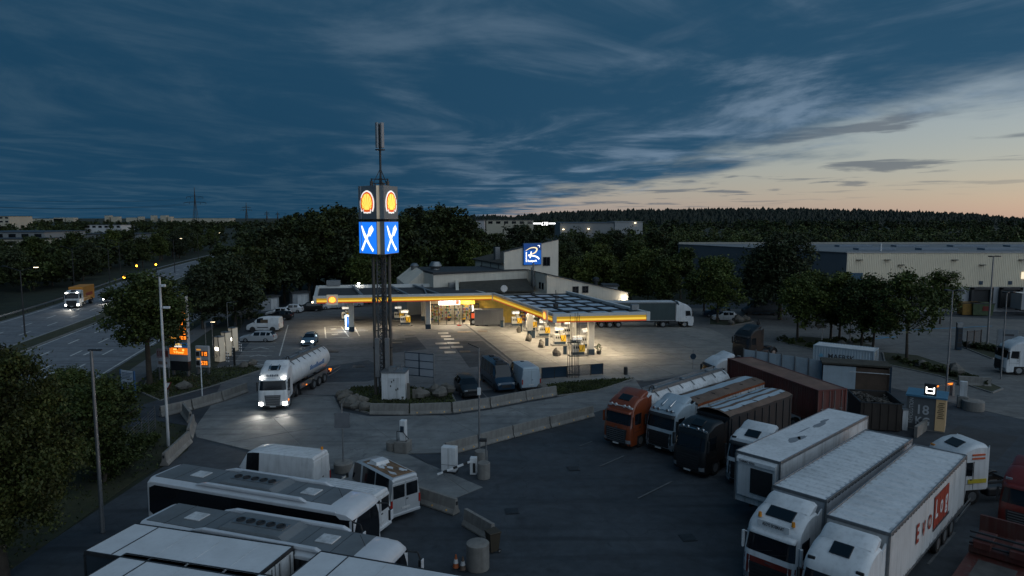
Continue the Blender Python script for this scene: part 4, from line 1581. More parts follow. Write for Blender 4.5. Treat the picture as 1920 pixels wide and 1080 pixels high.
left_poly = [cA, cB, Vector((-4.6, 108.5)), cGb, cF]
right_poly = [cB, cC, cD, cE]
M_soff = mat('canopy_soffit', (.42, .40, .37), .55, 0, .06, .5)
CPp('roof_deck', MB().prism([(p.x, p.y) for p in left_poly], Zb + .10, Zd - .25), [M_soff], None)
CPp('roof_deck', MB().prism([(p.x, p.y) for p in right_poly], Zb + .095, Zd - .26), [M_soff], None)


def lerp2(a, b, t):
    return a + (b - a) * t


# left wing: corrugated sheet laid in courses, with cross beams
cr = MB()
N = 46
prev = []
for i in range(N * 2 + 1):
    t = i / (N * 2)
    z = Zd - .17 + .07 * (i % 2)
    a = lerp2(cA, cF, .03 + .94 * t)
    b = lerp2(cB, cGb + Vector((2.5, -1.5)), .03 + .94 * t)
    prev.append([(a.x + .4, a.y, z), (b.x - .2, b.y, z)])
cr.loft(prev, closed=False)
CPp('corrugated_roof', cr, M_roofd)
for t in (.26, .52, .70):
    a = lerp2(cA, cB, t)
    b = lerp2(cF, cGb, t * 1.02)
    CPp('cross_beam', MB().bar((a.x, a.y, Zd + .08), (b.x, b.y, Zd + .08), .45, .30), mat('beam_grey', (.16, .18, .20), .5, .2, .15, 1))
CPp('cross_beam', MB().bar((*lerp2(cF, cGb, .78), Zd + .1), (*lerp2(cA, cB, .62), Zd + .1), .22, .2), MATS['beam_grey'])
# right wing: dark deck with a grid of pale rooflights
CPp('flat_deck', MB().prism([(p.x, p.y) for p in right_poly], Zd - .24, Zd - .12), M_roofd)
M_sky = mat('rooflight_panel', (.46, .54, .62), .35, 0, .15, 1, dirt=.25)
eu = (cD - cC)
ev = (cB - cC)
for i in range(4):
    for j in range(6):
        a0, a1 = .06 + i * .23, .06 + i * .23 + .165
        b0, b1 = .05 + j * .158, .05 + j * .158 + .105
        pts = [cC + eu * a + ev * b for a, b in ((a0, b0), (a1, b0), (a1, b1), (a0, b1))]
        CPp('rooflight', MB().prism([(p.x, p.y) for p in pts], Zd - .12, Zd - .02), M_sky)
for j in range(7):
    b = .025 + j * .158
    p0, p1 = cC + eu * .02 + ev * b, cC + eu * .98 + ev * b
    CPp('purlin', MB().bar((p0.x, p0.y, Zd - .03), (p1.x, p1.y, Zd - .03), .20, .22), M_dsteel)
for i in range(5):
    a = .03 + i * .23
    p0, p1 = cC + eu * a + ev * .02, cC + eu * a + ev * .98
    CPp('purlin', MB().bar((p0.x, p0.y, Zd - .06), (p1.x, p1.y, Zd - .06), .16, .16), M_dsteel)
# fascia: white cap, yellow lit band with a bright tube, red lower lip
M_cap = mat('fascia_white', (.60, .60, .58), .4, 0, .05, 1, dirt=.1)


def fascia(a, b, lit=True, s=1):
    d = (b - a).normalized()
    n = Vector((d.y, -d.x)) * s
    L = (b - a).length

    def seg(name, z0, z1, o0, o1, m, e0=0.0, e1=0.0):
        p, q = a + d * e0, b - d * e1
        mb = MB().prism([(p.x + n.x * o0, p.y + n.y * o0), (q.x + n.x * o0, q.y + n.y * o0), (q.x + n.x * o1, q.y + n.y * o1), (p.x + n.x * o1, p.y + n.y * o1)], z0, z1)
        return CPp(name, mb, m)
    seg('fascia_cap', Zt - .34, Zt, -.3, .16, M_cap)
    seg('fascia_back', Zb, Zt - .34, -.3, 0, M_cap)
    if lit:
        seg('fascia_band', Zb + .12, Zt - .342, .0, .10, L_yel, .25, .25)
        seg('fascia_tube', Zb + .20, Zb + .42, .10, .13, L_yel2, .25, .25)
        seg('fascia_lip', Zb + .0, Zb + .118, .0, .12, L_redf, .25, .25)
    else:
        seg('fascia_band', Zb, Zt - .342, .0, .08, M_cap)


fascia(cA, cB)
fascia(cB, cC)
fascia(cC, cD)
fascia(cD, cE, False)
fascia(cF, cA, False)
fascia(cGb, cF, False)
for p in (cA, cB, cC, cD):
    CPp('corner_cap', MB().box((p.x, p.y, (Zt + Zb) / 2), (.42, .42, Zt - Zb + .03), R(9)), M_cap)
# roof furniture
p = lerp2(cF, cGb, .12)
CPp('roof_unit', MB().box((p.x, p.y, 6.1), (2.2, 1.0, .9), R(9)), M_steel)
p = lerp2(cD, cE, .08)
CPp('roof_unit', MB().box((p.x - .6, p.y + .3, 6.0), (.9, .7, .7), R(9)), M_steel)
for k, (t, u) in enumerate(((.30, .35), (.62, .72), (.45, .9))):
    p = cC + eu * t + ev * u
    CPp('roof_mast', MB().cyl((p.x, p.y, Zd - .1), (p.x, p.y, Zd + (2.2 if k == 0 else .9)), .04, n=6).box((p.x, p.y, Zd + .25), (.5, .5, .35), .4), M_dsteel)
CPp('roof_lamp', MB().box((-25.5, 112.9, 6.0), (.3, .3, .2)), L_head)
CPp('roof_lamp', MB().box((-28.6, 97.2, 4.85), (.22, .22, .2)), L_strt)
# pillars
M_pil = mat('pillar_white', (.55, .54, .50), .5, 0, .08, 1, dirt=.15)


def pillar(x, y, w=.75):
    o = CPp('pillar', MB().box((x, y, Zb / 2 + .05), (w, w, Zb + .1), R(9)), M_pil, bevel=.03)
    CPp('pillar_plinth', MB().box((x, y, .42), (w + .07, w + .07, .72), R(9)), M_navy, o)
    return o


for x, y in ((9.75, 83.4), (8.2, 90.0), (6.6, 97.0), (2.6, 97.3), (-23.9, 100.6), (-12.8, 103.0), (-14.6, 111.5), (-25.8, 108.5)):
    pillar(x, y, .72)
# downlights set into the soffit, each with its lamp
LITS = []
for b in (.10, .32, .54, .76, .95):
    for a in (.25, .75):
        LITS.append((cC + eu * a + ev * b, 1.0))
for t, u, e in ((.08, .25, .75), (.08, .7, .4), (.24, .3, .75), (.45, .3, .35), (.62, .35, .45), (.80, .3, .7), (.93, .3, 1.0), (.82, .62, .8)):
    LITS.append((lerp2(lerp2(cA, cB, t), lerp2(cF, cGb, t), u), e))
for p, e in LITS:
    o = CPp('downlight', MB().box((p.x, p.y, Zb + .075), (.55, .55, .05), R(9)), L_warm)
    ld = bpy.data.lights.new('canopy_lamp', 'AREA')
    ld.shape = 'SQUARE'
    ld.size = .5
    ld.energy = 340 * e
    ld.spread = R(150)
    ld.color = (1.0, .81, .55)
    lo = bpy.data.objects.new('canopy_lamp', ld)
    COL.objects.link(lo)
    lo.location = (p.x, p.y, Zb + .03)

# ------------------------------------------------------------------ shell emblem
def pecten(h):
    """scalloped fan outline, height h, base at y = 0, flat in XY"""
    pts = []
    cx, cy = 0, h * .42
    for i in range(0, 61):
        t = R(-38 + 256 * i / 60)
        k = 1 + .018 * abs(math.sin(i / 60 * math.pi * 7))
        pts.append((cx + .53 * h * k * math.cos(t) * 1.02, cy + .56 * h * k * math.sin(t)))
    base = [(-.30 * h, .16 * h), (-.27 * h, .02 * h), (-.07 * h, .02 * h), (0, 0), (.07 * h, .02 * h), (.27 * h, .02 * h), (.30 * h, .16 * h)]
    return pts + base


def poly_mb(pts, z=0.0):
    return MB().add([(x, y, z) for x, y in pts], [tuple(range(len(pts)))])


def emblem(parent, o, ax, an, h, rounds=True):
    """white edge, red rim, yellow shell with red ribs; each a slightly prouder sheet"""
    ax, an = Vector(ax), Vector(an)
    o = Vector(o)
    if rounds:
        O('emblem_edge', plane_map(poly_mb([(x * 1.18, (y - h * .48) * 1.16) for x, y in pecten(h)]), o + an * .03, ax, (0, 0, 1)), L_logow, parent)
    O('emblem_rim', plane_map(poly_mb([(x * 1.03, (y - h * .48) * 1.02) for x, y in pecten(h)]), o + an * .045, ax, (0, 0, 1)), L_logor, parent)
    O('emblem_shell', plane_map(poly_mb([(x * .82, (y - h * .48) * .82 + .02 * h) for x, y in pecten(h)]), o + an * .06, ax, (0, 0, 1)), L_logoy, parent)
    ribs = MB()
    for k in range(-3, 4):
        a = R(90 + k * 21)
        r0, r1 = .20 * h, (.80 if abs(k) < 3 else .66) * h
        bx_, by_ = 0, -.36 * h
        w0_, w1_ = .004 * h, .020 * h
        c, s = math.cos(a), math.sin(a)
        ribs.add([(bx_ + c * r0 - s * w0_, by_ + s * r0 + c * w0_, 0), (bx_ + c * r0 + s * w0_, by_ + s * r0 - c * w0_, 0), (bx_ + c * r1 + s * w1_, by_ + s * r1 - c * w1_, 0), (bx_ + c * r1 - s * w1_, by_ + s * r1 + c * w1_, 0)], [(0, 1, 2, 3)])
    O('emblem_ribs', plane_map(ribs, o + an * .072, ax, (0, 0, 1)), L_logor, parent)


def fascia_badge(name, label, a, b, t, out=.20):
    d = (b - a).normalized()
    n = Vector((d.y, -d.x))
    p = lerp2(a, b, t)
    r = T(name, label, 'sign', (p.x + n.x * out, p.y + n.y * out, 5.12), math.atan2(d.y, d.x))
    O('badge_plate', MB().bx(-.78, .78, -.09, .04, -.72, .78), mat('badge_grey', (.5, .47, .40), .5, emit=.15, ecol=(1, .8, .5)), r, bevel=.02)
    emblem(r, (0, -.09, .03), (1, 0, 0), (0, -1, 0), 1.05, False)
    return r


fascia_badge('canopy_badge', 'square badge with glowing shell near the far end of the long canopy edge', cA, cB, .095)
fascia_badge('canopy_badge', 'square badge with glowing shell near the front corner of the short canopy wing', cB, cC, .90)

# ------------------------------------------------------------------ sign tower
tw = T('sign_tower', 'tall steel lattice sign tower with lit shell and crossed cutlery signs', 'sign tower', (-11.95, 64.6, .1))
M_pole = mat('weathered_pole', (.085, .075, .065), .6, .2, .25, 3, dirt=.3)
PL = [(-1.05, -.75), (.42, -.60), (-.35, .30)]
for x, y in PL:
    O('pole', MB().cyl((x, y, 0), (x, y, 20.2), .155, n=14), M_pole, tw, smooth=40)
    cl_ = MB()
    for z in (4.5, 9, 13.2):
        cl_.lathe([(.20, z), (.20, z + .18)], 12, (x, y, 0))
    O('pole_collar', cl_, M_dsteel, tw)
lt = [(-.70, -.80), (.10, -.80), (-.30, -.15)]
M_lat = mat('lattice_steel', (.085, .085, .085), .55, .2, .2, 3)
for x, y in lt:
    O('lattice_chord', MB().cyl((x, y, .2), (x, y, 20.0), .075, n=8), M_lat, tw)
for k in range(3):
    a, b = lt[k], lt[(k + 1) % 3]
    br = MB()
    z = .4
    i = 0
    while z < 19.6:
        p0, p1 = (a, b) if i % 2 else (b, a)
        br.cyl((*p0, z), (*p1, z + .75), .042, n=5)
        br.cyl((*a, z), (*b, z), .034, n=5)
        z += .75
        i += 1
    O('lattice_bracing', br, M_lat, tw)
tie = MB()
for z in (3, 6.2, 9.4, 12.6, 16.6, 20.0):
    for (x, y), (u, v) in zip(PL, lt):
        tie.bar((x, y, z), (u, v, z), .07)
    for k in range(3):
        tie.bar((*PL[k], z + .03), (*PL[(k + 1) % 3], z + .03), .06)
O('tie_frames', tie, M_dsteel, tw)
cbl = MB()
for x, y in ((-.28, -.9), (-.18, -.92), (-.08, -.88)):
    cbl.cyl((x, y, .3), (x, y, 20.5), .03, n=5)
O('cable_run', cbl, M_dkplast, tw)
ld_ = MB()
for z in np.arange(.6, 13.0, .33):
    ld_.bar((-.72, -.75, z), (-.45, -.78, z), .03)
O('ladder', ld_, M_steel, tw)
# sign boxes: two faces meeting towards the lane, a third behind
M_box = mat('sign_box_grey', (.22, .235, .245), .45, .2, .08, 1)
M_ret = mat('sign_return_glow', (.62, .52, .38), .5, 0, .1, 2, emit=.10, ecol=(1, .8, .55))  # pale tone and faint glow put in so this edge shows lit
faces = []
for nm, o, d, n in (('a', Vector((-.29, -2.6, 0)), Vector((-.695, .72, 0)), Vector((-.72, -.695, 0))), ('b', Vector((.39, -2.6, 0)), Vector((.26, .966, 0)), Vector((.966, -.26, 0))), ('c', Vector((-2.2, -.40, 0)), Vector((.98, .2, 0)), Vector((-.2, .98, 0)))):
    d.normalize()
    n.normalize()
    ln = 3.0 if nm != 'c' else 3.2
    ax = -d if nm == 'a' else d            # reading direction from outside
    for z0, z1, top in ((16.72, 19.75, True), (13.5, 16.5, False)):
        e = o + d * ln
        i0, i1 = o - n * .42, e - n * .42
        b = MB().prism([(p.x, p.y) for p in (o, e, i1, i0)], z0, z1)
        bo = O('sign_box', b, M_box, tw)
        if nm == 'a':
            r0 = MB().prism([(p.x, p.y) for p in (o - d * .03 - n * .02, o - d * .004 - n * .02, i0 - d * .004, i0 - d * .03)], z0 + .03, z1 - .03)
            O('sign_return', r0, M_ret, bo)
        c = o + d * ln / 2
        if nm == 'c':
            continue
        if top:
            emblem(bo, (c.x, c.y, (z0 + z1) / 2), ax, n, 1.85)
        else:
            q = [o + d * .06, o + d * (ln - .06)]
            O('sign_face', MB().prism([(p.x, p.y) for p in (q[0], q[1], q[1] + n * .03, q[0] + n * .03)], z0 + .06, z1 - .06), L_blue, bo)
            kn = stroke([(-.98, 1.10), (-.45, .22), (.35, -.68), (.92, -1.18)], [.07, .19, .12, .14])
            O('knife', plane_map(kn, Vector((c.x, c.y, (z0 + z1) / 2)) + n * .045, ax, (0, 0, 1)), L_wht, bo)
            fk = stroke([(-.98, -1.18), (-.2, -.1), (.3, .42)], [.14, .11, .12])
            fh = [(.12, .42), (.42, .12), (1.02, .72), (1.02, .92), (.92, .86), (.90, 1.05), (.80, .98), (.78, 1.18), (.66, 1.08), (.30, .86)]
            fk.add([(x, y, .001) for x, y in fh], [tuple(range(len(fh)))])
            O('fork', plane_map(fk, Vector((c.x, c.y, (z0 + z1) / 2)) + n * .055, ax, (0, 0, 1), n), L_wht, bo)
# mobile phone aerials on top
AX, AY = -.25, -.5
mb = MB().cyl((AX, AY, 20.0), (AX, AY, 25.4), .10, n=10)
O('aerial_mast', mb, M_dsteel, tw, smooth=40)
st_ = MB()
for k in range(3):
    x, y = PL[k]
    st_.bar((x * .75 + AX * .25, y * .75 + AY * .25, 20.1), (AX, AY, 21.4), .06)
    st_.bar((x, y, 19.8), (x, y, 20.45), .12)
for k in range(3):
    st_.bar((*PL[k], 20.4), (*PL[(k + 1) % 3], 20.4), .07)
st_.lathe([(.42, 23.05), (.46, 23.05), (.46, 23.12), (.42, 23.12)], 16, (AX, AY, 0))
O('aerial_frame', st_, M_dsteel, tw)
for a in (215, 330, 90):
    c, s = math.cos(R(a)), math.sin(R(a))
    pn = MB().box((AX + .30 * c, AY + .30 * s, 24.4), (.16, .36, 2.3), R(a))
    ao = O('aerial_panel', pn, mat('aerial_grey', (.26, .27, .28), .5), tw, bevel=.03)
    O('aerial_bracket', MB().bar((AX, AY, 23.6), (AX + .25 * c, AY + .25 * s, 23.6), .05).bar((AX, AY, 25.2), (AX + .25 * c, AY + .25 * s, 25.2), .05), M_dsteel, tw)
for x in (-.72, .22):
    O('equipment_box', MB().bx(x - .2, x + .2, -1.5, -1.2, 1.9, 5.6), mat('equipment_grey', (.16, .165, .17), .5, .2), tw, bevel=.02)

p = G(738, 753)
kb = T('equipment_cabin', 'white metal equipment cabin at the foot of the sign tower', 'cabin', (p.x, p.y, .12), R(-2))
O('shell', MB().bx(-1.1, 1.1, 0, 1.9, .05, 2.55), M_white, kb, bevel=.02)
O('roof', MB().bx(-1.16, 1.16, -.06, 1.96, 2.55, 2.66), M_steel, kb)
O('base', MB().bx(-1.05, 1.05, .05, 1.85, 0, .05), M_dkplast, kb)
d_ = O('door', MB().bx(-.48, .55, -.03, .0, .15, 2.15), M_whitew, kb, bevel=.01)
O('handle', MB().bx(.38, .46, -.08, -.03, 1.0, 1.2), M_dkplast, d_)
for x, z in ((-.15, 1.75), (-.25, 1.35), (.05, 1.9), (.25, 1.0)):
    O('notice', MB().bx(x - .05, x + .05, -.045, -.031, z - .08, z + .08), M_dsteel, d_)
O('vent_grille', MB().bx(.75, .95, -.02, 0, .25, .36), M_dkplast, kb)
O('roof_plant', MB().bx(-.5, .1, .4, 1.2, 2.66, 3.0).cyl((.6, .9, 2.66), (.6, .9, 3.3), .04, n=6).bar((.3, .6, 2.7), (.9, 1.4, 3.2), .04), M_steel, kb)
for px, py, h, lab in ((766, 752, 1.6, 'short weathered stone post right of the equipment cabin'), (776, 751, 1.0, 'low stone stump beside the equipment cabin')):
    p = G(px, py)
    o = O('stone_post', MB().bx(-.14, .14, -.1, .1, 0, h), M_stone, None, (p.x, p.y, .1), .2, bevel=.03)
    tag(o, lab, 'post')

# ------------------------------------------------------------------ boulders
def boulder(px, py, r, lab, seed, grp='boulders along the kerbs', z=.1, tall=.8):
    rg = random.Random(seed)
    me = MB()
    n, m = 9, 6
    rings = []
    k1, k2, k3 = rg.uniform(0, 6), rg.uniform(0, 6), rg.uniform(0, 6)
    for j in range(m):
        t = math.pi * (j + .35) / (m - .3)
        ring = []
        for i in range(n):
            a = 2 * math.pi * i / n
            q = 1 + .22 * math.sin(2 * a + k1) + .15 * math.sin(3 * a + k2 + t * 2) + rg.uniform(-.16, .16)
            ring.append((r * q * math.sin(t) * math.cos(a) * (1.1 if tall < 1 else .8), r * q * math.sin(t) * math.sin(a), r * tall * math.cos(t) * (1 + .25 * math.sin(a + k3)) + r * .5))
        rings.append(ring)
    me.loft(rings)
    p = G(px, py)
    o = O('boulder', me, M_stone, None, (p.x, p.y, z), rg.uniform(0, 6), smooth=12)
    return tag(o, lab, 'boulder', grp)


for i, (px, py, r, lab) in enumerate([
        (643, 752, .55, 'leftmost boulder of the heap left of the sign tower'), (660, 764, .75, 'largest boulder of the heap left of the sign tower'), (678, 757, .5, 'pale boulder of the heap left of the sign tower'),
        (652, 745, .5, 'back boulder of the heap left of the sign tower'), (668, 768, .5, 'front boulder of the heap left of the sign tower'), (667, 752, .45, 'upper boulder of the heap left of the sign tower'), (638, 745, .4, 'smallest boulder of the heap left of the sign tower'), (686, 771, .55, 'boulder touching the end of the first barrier by the tower'), (648, 763, .6, 'small dark boulder at the kerb left of the tower'),
        (826, 746, .7, 'round boulder left of the parked dark car'), (838, 738, .7, 'boulder behind the round boulder by the dark car'), (815, 737, .6, 'flat boulder under the panelled board'), (790, 748, .7, 'flat slab boulder right of the cabin'),
        (1018, 735, .6, 'small boulder behind the white van'), (458, 690, .5, 'grey boulder at the charging bay kerb'), (472, 686, .5, 'brown boulder at the charging bay kerb'),
        (345, 732, .6, 'boulder in the turf below the price totem'), (1385, 606, .9, 'largest boulder beneath the lone tree by the lorry'), (1398, 603, .7, 'right boulder beneath the lone tree by the lorry'), (1370, 610, .6, 'small boulder beneath the lone tree by the lorry'),
        (1578, 655, .8, 'boulder in the tree island behind the white container'), (1592, 652, .6, 'smaller boulder in the tree island behind the white container'), (1793, 703, .85, 'pale boulder beyond the orange barrier lights'), (1727, 690, .6, 'dark boulder beside the right tree trunk'),
        (450, 592, .6, 'left boulder in the turf by the white camper'), (462, 590, .7, 'right boulder in the turf by the white camper')]):
    boulder(px, py, r, lab, 40 + i)


# ------------------------------------------------------------------ concrete barriers
JP = [(-.30, 0), (-.30, .10), (-.16, .32), (-.10, .92), (.10, .92), (.16, .32), (.30, .10), (.30, 0)]


def barrier(a, b, lab, z=.06, dots=True, grp='concrete barriers'):
    """precast barrier between two ground points, profile across y"""
    a, b = (Vector(G(*q).xy) if len(q) == 2 and abs(q[0]) > 60 else Vector(q) for q in (a, b))
    L = (b - a).length - .10
    h = math.atan2((b - a).y, (b - a).x)
    o = T('concrete_barrier', lab, 'barrier', ((a.x + b.x) / 2, (a.y + b.y) / 2, z), h + random.uniform(-.012, .012), grp)
    o.rotation_euler.x = random.uniform(-.02, .02)
    rings = [[(x, y, zz) for y, zz in JP] for x in (-L / 2, -L / 4, 0, L / 4, L / 2)]
    O('body', MB().loft(rings), M_barrier, o, bevel=.025)
    if dots:
        for s in (-1, 1):
            for k in (-.33, 0, .33):
                O('reflector', MB().lathe([(.06, 0), (.06, .03), (.01, .035)], 8, (k * L, s * .26 - .02, .18), 'Y'), mat('reflector_amber', (.75, .42, .12), .3), o)
    for x in (-L / 2, L / 2):
        O('end_hook', MB().bx(x - .04, x + .04, -.06, .06, .55, .75), M_dsteel, o)
    return o


up = [(693, 777), (768, 778), (847, 775), (918, 765), (985, 752), (1043, 742)]
for i in range(5):
    barrier(up[i], up[i + 1], '%s barrier from the sign tower in the upper row' % ('first', 'second', 'third', 'fourth', 'fifth')[i], dots=i > 0)
lo_ = [(834, 855), (895, 838.5), (960, 820.5), (1029, 802.5), (1112, 781)]
for i in range(4):
    barrier(lo_[i], lo_[i + 1], '%s barrier from the gate in the lower row beside the lane' % ('first', 'second', 'third', 'fourth')[i])
lf_ = [(300, 783), (359, 769), (415, 753), (463, 736)]
for i in range(3):
    barrier(lf_[i], lf_[i + 1], '%s barrier from the road in the row left of the tanker' % ('first', 'second', 'third')[i], dots=False)
barrier((308, 876), (354, 831), 'slanting weathered barrier at the left edge of the lane', dots=False)
barrier((354, 826), (362, 798), 'broken short barrier at the bend left of the lane', dots=False)
barrier((358, 794), (345, 776), 'tilted barrier stub below the white flagpole', dots=False)
barrier((776, 939), (858, 966), 'barrier behind the parked minibus with rusty roof')
barrier((872, 984), (926, 1016), 'barrier beside the rubbish bin on the dark asphalt', dots=False)
barrier((1795, 722), (1858, 726), 'barrier at the far lane beyond the ticket column', dots=False)
barrier((690, 900), (780, 912), 'barrier hidden behind the white vans', dots=False)


# ------------------------------------------------------------------ fuel pumps and forecourt furniture
def pump(px, py, lab, rz=R(9), xy=None):
    p = Vector((*xy, 0)) if xy else G(px, py)
    o = T('fuel_pump', lab, 'fuel pump', (p.x, p.y, .06), rz, 'fuel pumps under the canopy')
    o.scale = (1.2, 1.2, 1.15)
    O('plinth', MB().bx(-.95, .95, -.45, .45, 0, .17), M_kerb, o, bevel=.03)
    O('base_panel', MB().bx(-.62, .62, -.32, .32, .17, .45), M_navy, o)
    O('housing', MB().bx(-.62, .62, -.31, .31, .45, 1.32), M_pil, o, bevel=.03)
    O('yellow_panel', MB().bx(.06, .66, -.345, -.31, .50, 1.22), mat('pump_yellow', (.75, .42, .02), .5, emit=.12, ecol=(1, .6, .05)), o)
    O('column', MB().bx(-.10, .30, -.2, .2, 1.32, 2.15), M_pil, o, bevel=.02)
    O('display_head', MB().bx(-.58, .42, -.25, .25, 1.72, 2.12), M_whitew, o, bevel=.03)
    O('display', MB().bx(-.50, .34, -.275, -.25, 1.80, 2.04), emat('pump_display_lit', (1, .95, .85), .7), o)
    hz = MB()
    for s in (-1, 1):
        pr_ = None
        for k in range(9):
            t = k / 8
            q = Vector((-.15 + .75 * t, s * .36, 2.0 - 1.3 * math.sin(t * math.pi) * .9 - .5 * t))
            if pr_:
                hz.cyl(pr_, q, .025, n=5)
            pr_ = q
    O('hose', hz, M_dkplast, o)
    for k in range(3):
        O('nozzle', MB().bx(-.5 + k * .22, -.38 + k * .22, -.38, -.31, .85, 1.10), M_dkplast, o)
    return o


for i, (px, py, lab) in enumerate([(1083, 668, 'nearest pump at the front edge of the short canopy wing'), (1049, 648, 'second pump from the front of the short canopy wing'), (1020, 632, 'third pump from the front of the short canopy wing'), (996, 621, 'fourth pump from the front of the short canopy wing'), (968, 613, 'pump closest to the grey storage box'),
                                  (760, 611, 'near pump under the long canopy behind the sign tower'), (748, 602, 'far pump under the long canopy behind the sign tower'), (650, 603, 'pump beside the blue charging column'), (1100, 652, 'pump behind the front pillar of the short wing'), (1066, 634, 'second pump on the far side of the short wing')]):
    pump(px, py, lab)
for i, (px, py) in enumerate(((976, 622), (1000, 634), (1025, 649), (1059, 665), (941, 614))):
    p = G(px, py)
    o = T('waste_bin', '%s dark bin with white post in the pump row' % ('second', 'third', 'fourth', 'nearest', 'farthest')[i], 'bin', (p.x, p.y, .06), .1, 'bins between the pumps')
    O('bin', MB().bx(-.22, .22, -.22, .22, 0, 1.0), M_navy, o, bevel=.03)
    O('post', MB().bx(.28, .38, -.06, .06, 0, 1.6), M_pil, o)
    O('rim', MB().bx(-.25, .25, -.25, .25, 1.0, 1.06), M_dkplast, o)
for i, (px, py, lab) in enumerate(((1015, 652, 'dark stone heap before the second pump'), (1044, 668, 'dark stone heap before the nearest pump'), (991, 640, 'pale stone heap before the third pump'), (973, 624, 'low stone heap before the fourth pump'))):
    boulder(px, py, .5, lab, 90 + i, 'stone heaps before the pumps', .06, 1.35)
# blue charging column with lit edge
p = G(655, 619)
ec = T('charging_column', 'blue charging column with glowing white edge by the marked bays', 'charging column', (p.x, p.y, .06), R(4))
O('plinth', MB().bx(-.75, .75, -.5, .5, 0, .12), M_kerb, ec, bevel=.03)
O('panel', MB().bx(-.42, .42, -.12, .12, .3, 2.05), emat('column_blue_lit', (.01, .08, .30), .22, (.02, .10, .32)), ec)
fr = MB().bx(-.55, -.42, -.15, .15, .15, 2.2).bx(.42, .55, -.15, .15, .15, 2.2).bx(-.42, .42, -.15, .15, 2.05, 2.2).bx(-.42, .42, -.15, .15, .15, .3)
O('light_frame', fr, emat('column_edge_lit', (.62, .84, 1.0), 7.5), ec)
lp = bpy.data.lights.new('column_lamp', 'POINT')
lp.energy, lp.color, lp.shadow_soft_size = 90, (.70, .86, 1.0), .3
lo = bpy.data.objects.new('column_lamp', lp)
COL.objects.link(lo)
lo.parent = ec
lo.location = (0, -.9, 1.3)

# stack of thin flagpole tubes standing by the fence
pb = G(1075, 710)
for i, (dx_, h) in enumerate(((-.55, 5.6), (-.36, 6.7), (-.22, 5.9), (-.08, 5.4), (.10, 6.9), (.22, 6.5), (.36, 7.0), (.50, 6.7))):
    o = O('steel_rod', MB().cyl((0, 0, 0), (.02, 0, h), .03, n=6), M_dsteel, None, (pb.x + dx_ * 1.1, pb.y + .12 * math.sin(i * 2.2), .1))
    tag(o, 'thin upright steel rod in the bundle behind the grass strip', 'rod', 'upright steel rods behind the grass strip')
hb = T('rod_holder', 'dark crossbars holding the upright steel rods together', 'frame', (pb.x, pb.y, .1))
O('crossbar', MB().bx(-.7, .65, -.2, -.14, 3.75, 3.83), M_dsteel, hb)
O('crossbar', MB().bx(-.7, .65, -.2, -.14, .35, .45), M_dsteel, hb)

# blue-grey panel fence behind the grass strip
f0, f1 = G(1016, 712), G(1130, 703)
fn = T('panel_fence', 'low blue grey panel fence behind the grass strip', 'fence', (f0.x, f0.y, .08), math.atan2(f1.y - f0.y, f1.x - f0.x))
FL = (Vector(f1) - Vector(f0)).length
for k, (a, b, m) in enumerate(((0, .20, M_navy), (.205, .40, M_navy), (.41, .60, M_steel), (.61, .79, M_steel), (.80, 1.0, M_navy))):
    O('fence_panel', MB().bx(FL * a, FL * b, -.03, .03, .05, 1.15), m if m is M_navy else mat('fence_wire', (.06, .07, .08), .5, alpha=.35), fn)
for k in range(6):
    O('fence_post', MB().bx(FL * k / 5 - .04, FL * k / 5 + .04, -.05, .05, 0, 1.2), M_dsteel, fn)
O('fence_rail', MB().bx(0, FL, -.035, .035, 1.15, 1.2), M_dsteel, fn)
p = G(1173, 703)
tag(O('bollard', MB().lathe([(.22, 0), (.22, .75), (.16, .85), (.01, .86)], 12), M_dsteel, None, (p.x, p.y, .06)), 'dark bollard at the right end of the grass strip', 'bollard')
p = G(1123, 665)
pt = T('potted_plant', 'small leafy plant beside the front pillar of the canopy', 'plant', (p.x, p.y, .06))
O('pot', MB().lathe([(.25, 0), (.33, .4), (.28, .4), (.2, .1), (.01, .1)], 12), M_dsteel, pt)
lf__ = MB()
for k in range(160):
    a, t = rr.uniform(0, 6.28), rr.uniform(0, 1)
    r_ = .45 * math.sin(t * 2.8 + .2) * rr.uniform(.4, 1)
    c = Vector((r_ * math.cos(a), r_ * math.sin(a), .4 + t * .9))
    u = Vector((rr.uniform(-1, 1), rr.uniform(-1, 1), rr.uniform(-1, 1))).normalized() * .09
    v = Vector((rr.uniform(-1, 1), rr.uniform(-1, 1), rr.uniform(-1, 1))).normalized() * .05
    lf__.add([c - u, c + v, c + u, c - v], [(0, 1, 2, 3)])
O('leaves', lf__, mat('potted_leaf', (.04, .06, .02), .7), pt)

# panelled board seen from behind
b0, b1 = G(760, 730), G(814, 736)
bb = T('panelled_board', 'six panelled grey notice board on two posts beside the equipment cabin', 'notice board', (b0.x, b0.y, .1), math.atan2(b1.y - b0.y, b1.x - b0.x))
BL = (Vector(b1) - Vector(b0)).length
for x in (0, BL):
    O('post', MB().cyl((x, 0, 0), (x, 0, 3.75), .06, n=8), M_steel, bb)
for i in range(2):
    for j in range(3):
        O('panel', MB().bx(.08 + i * BL / 2, BL / 2 * (i + 1) - .06, -.03, .03, 1.45 + j * .75, 2.13 + j * .75), mat('board_grey', (.30, .33, .37), .5, .2, .08, 1), bb)
fr = MB()
for j in range(4):
    fr.bx(0, BL, -.05, .02, 1.38 + j * .75, 1.45 + j * .75)
fr.bx(BL / 2 - .05, BL / 2 + .04, -.05, .02, 1.38, 3.66)
O('frame', fr, M_navy, bb)

# ------------------------------------------------------------------ lorries
def lorry(name, label, xy, hd, cat='lorry'):
    return T(name, label, cat, (xy[0], xy[1], .04), R(hd))


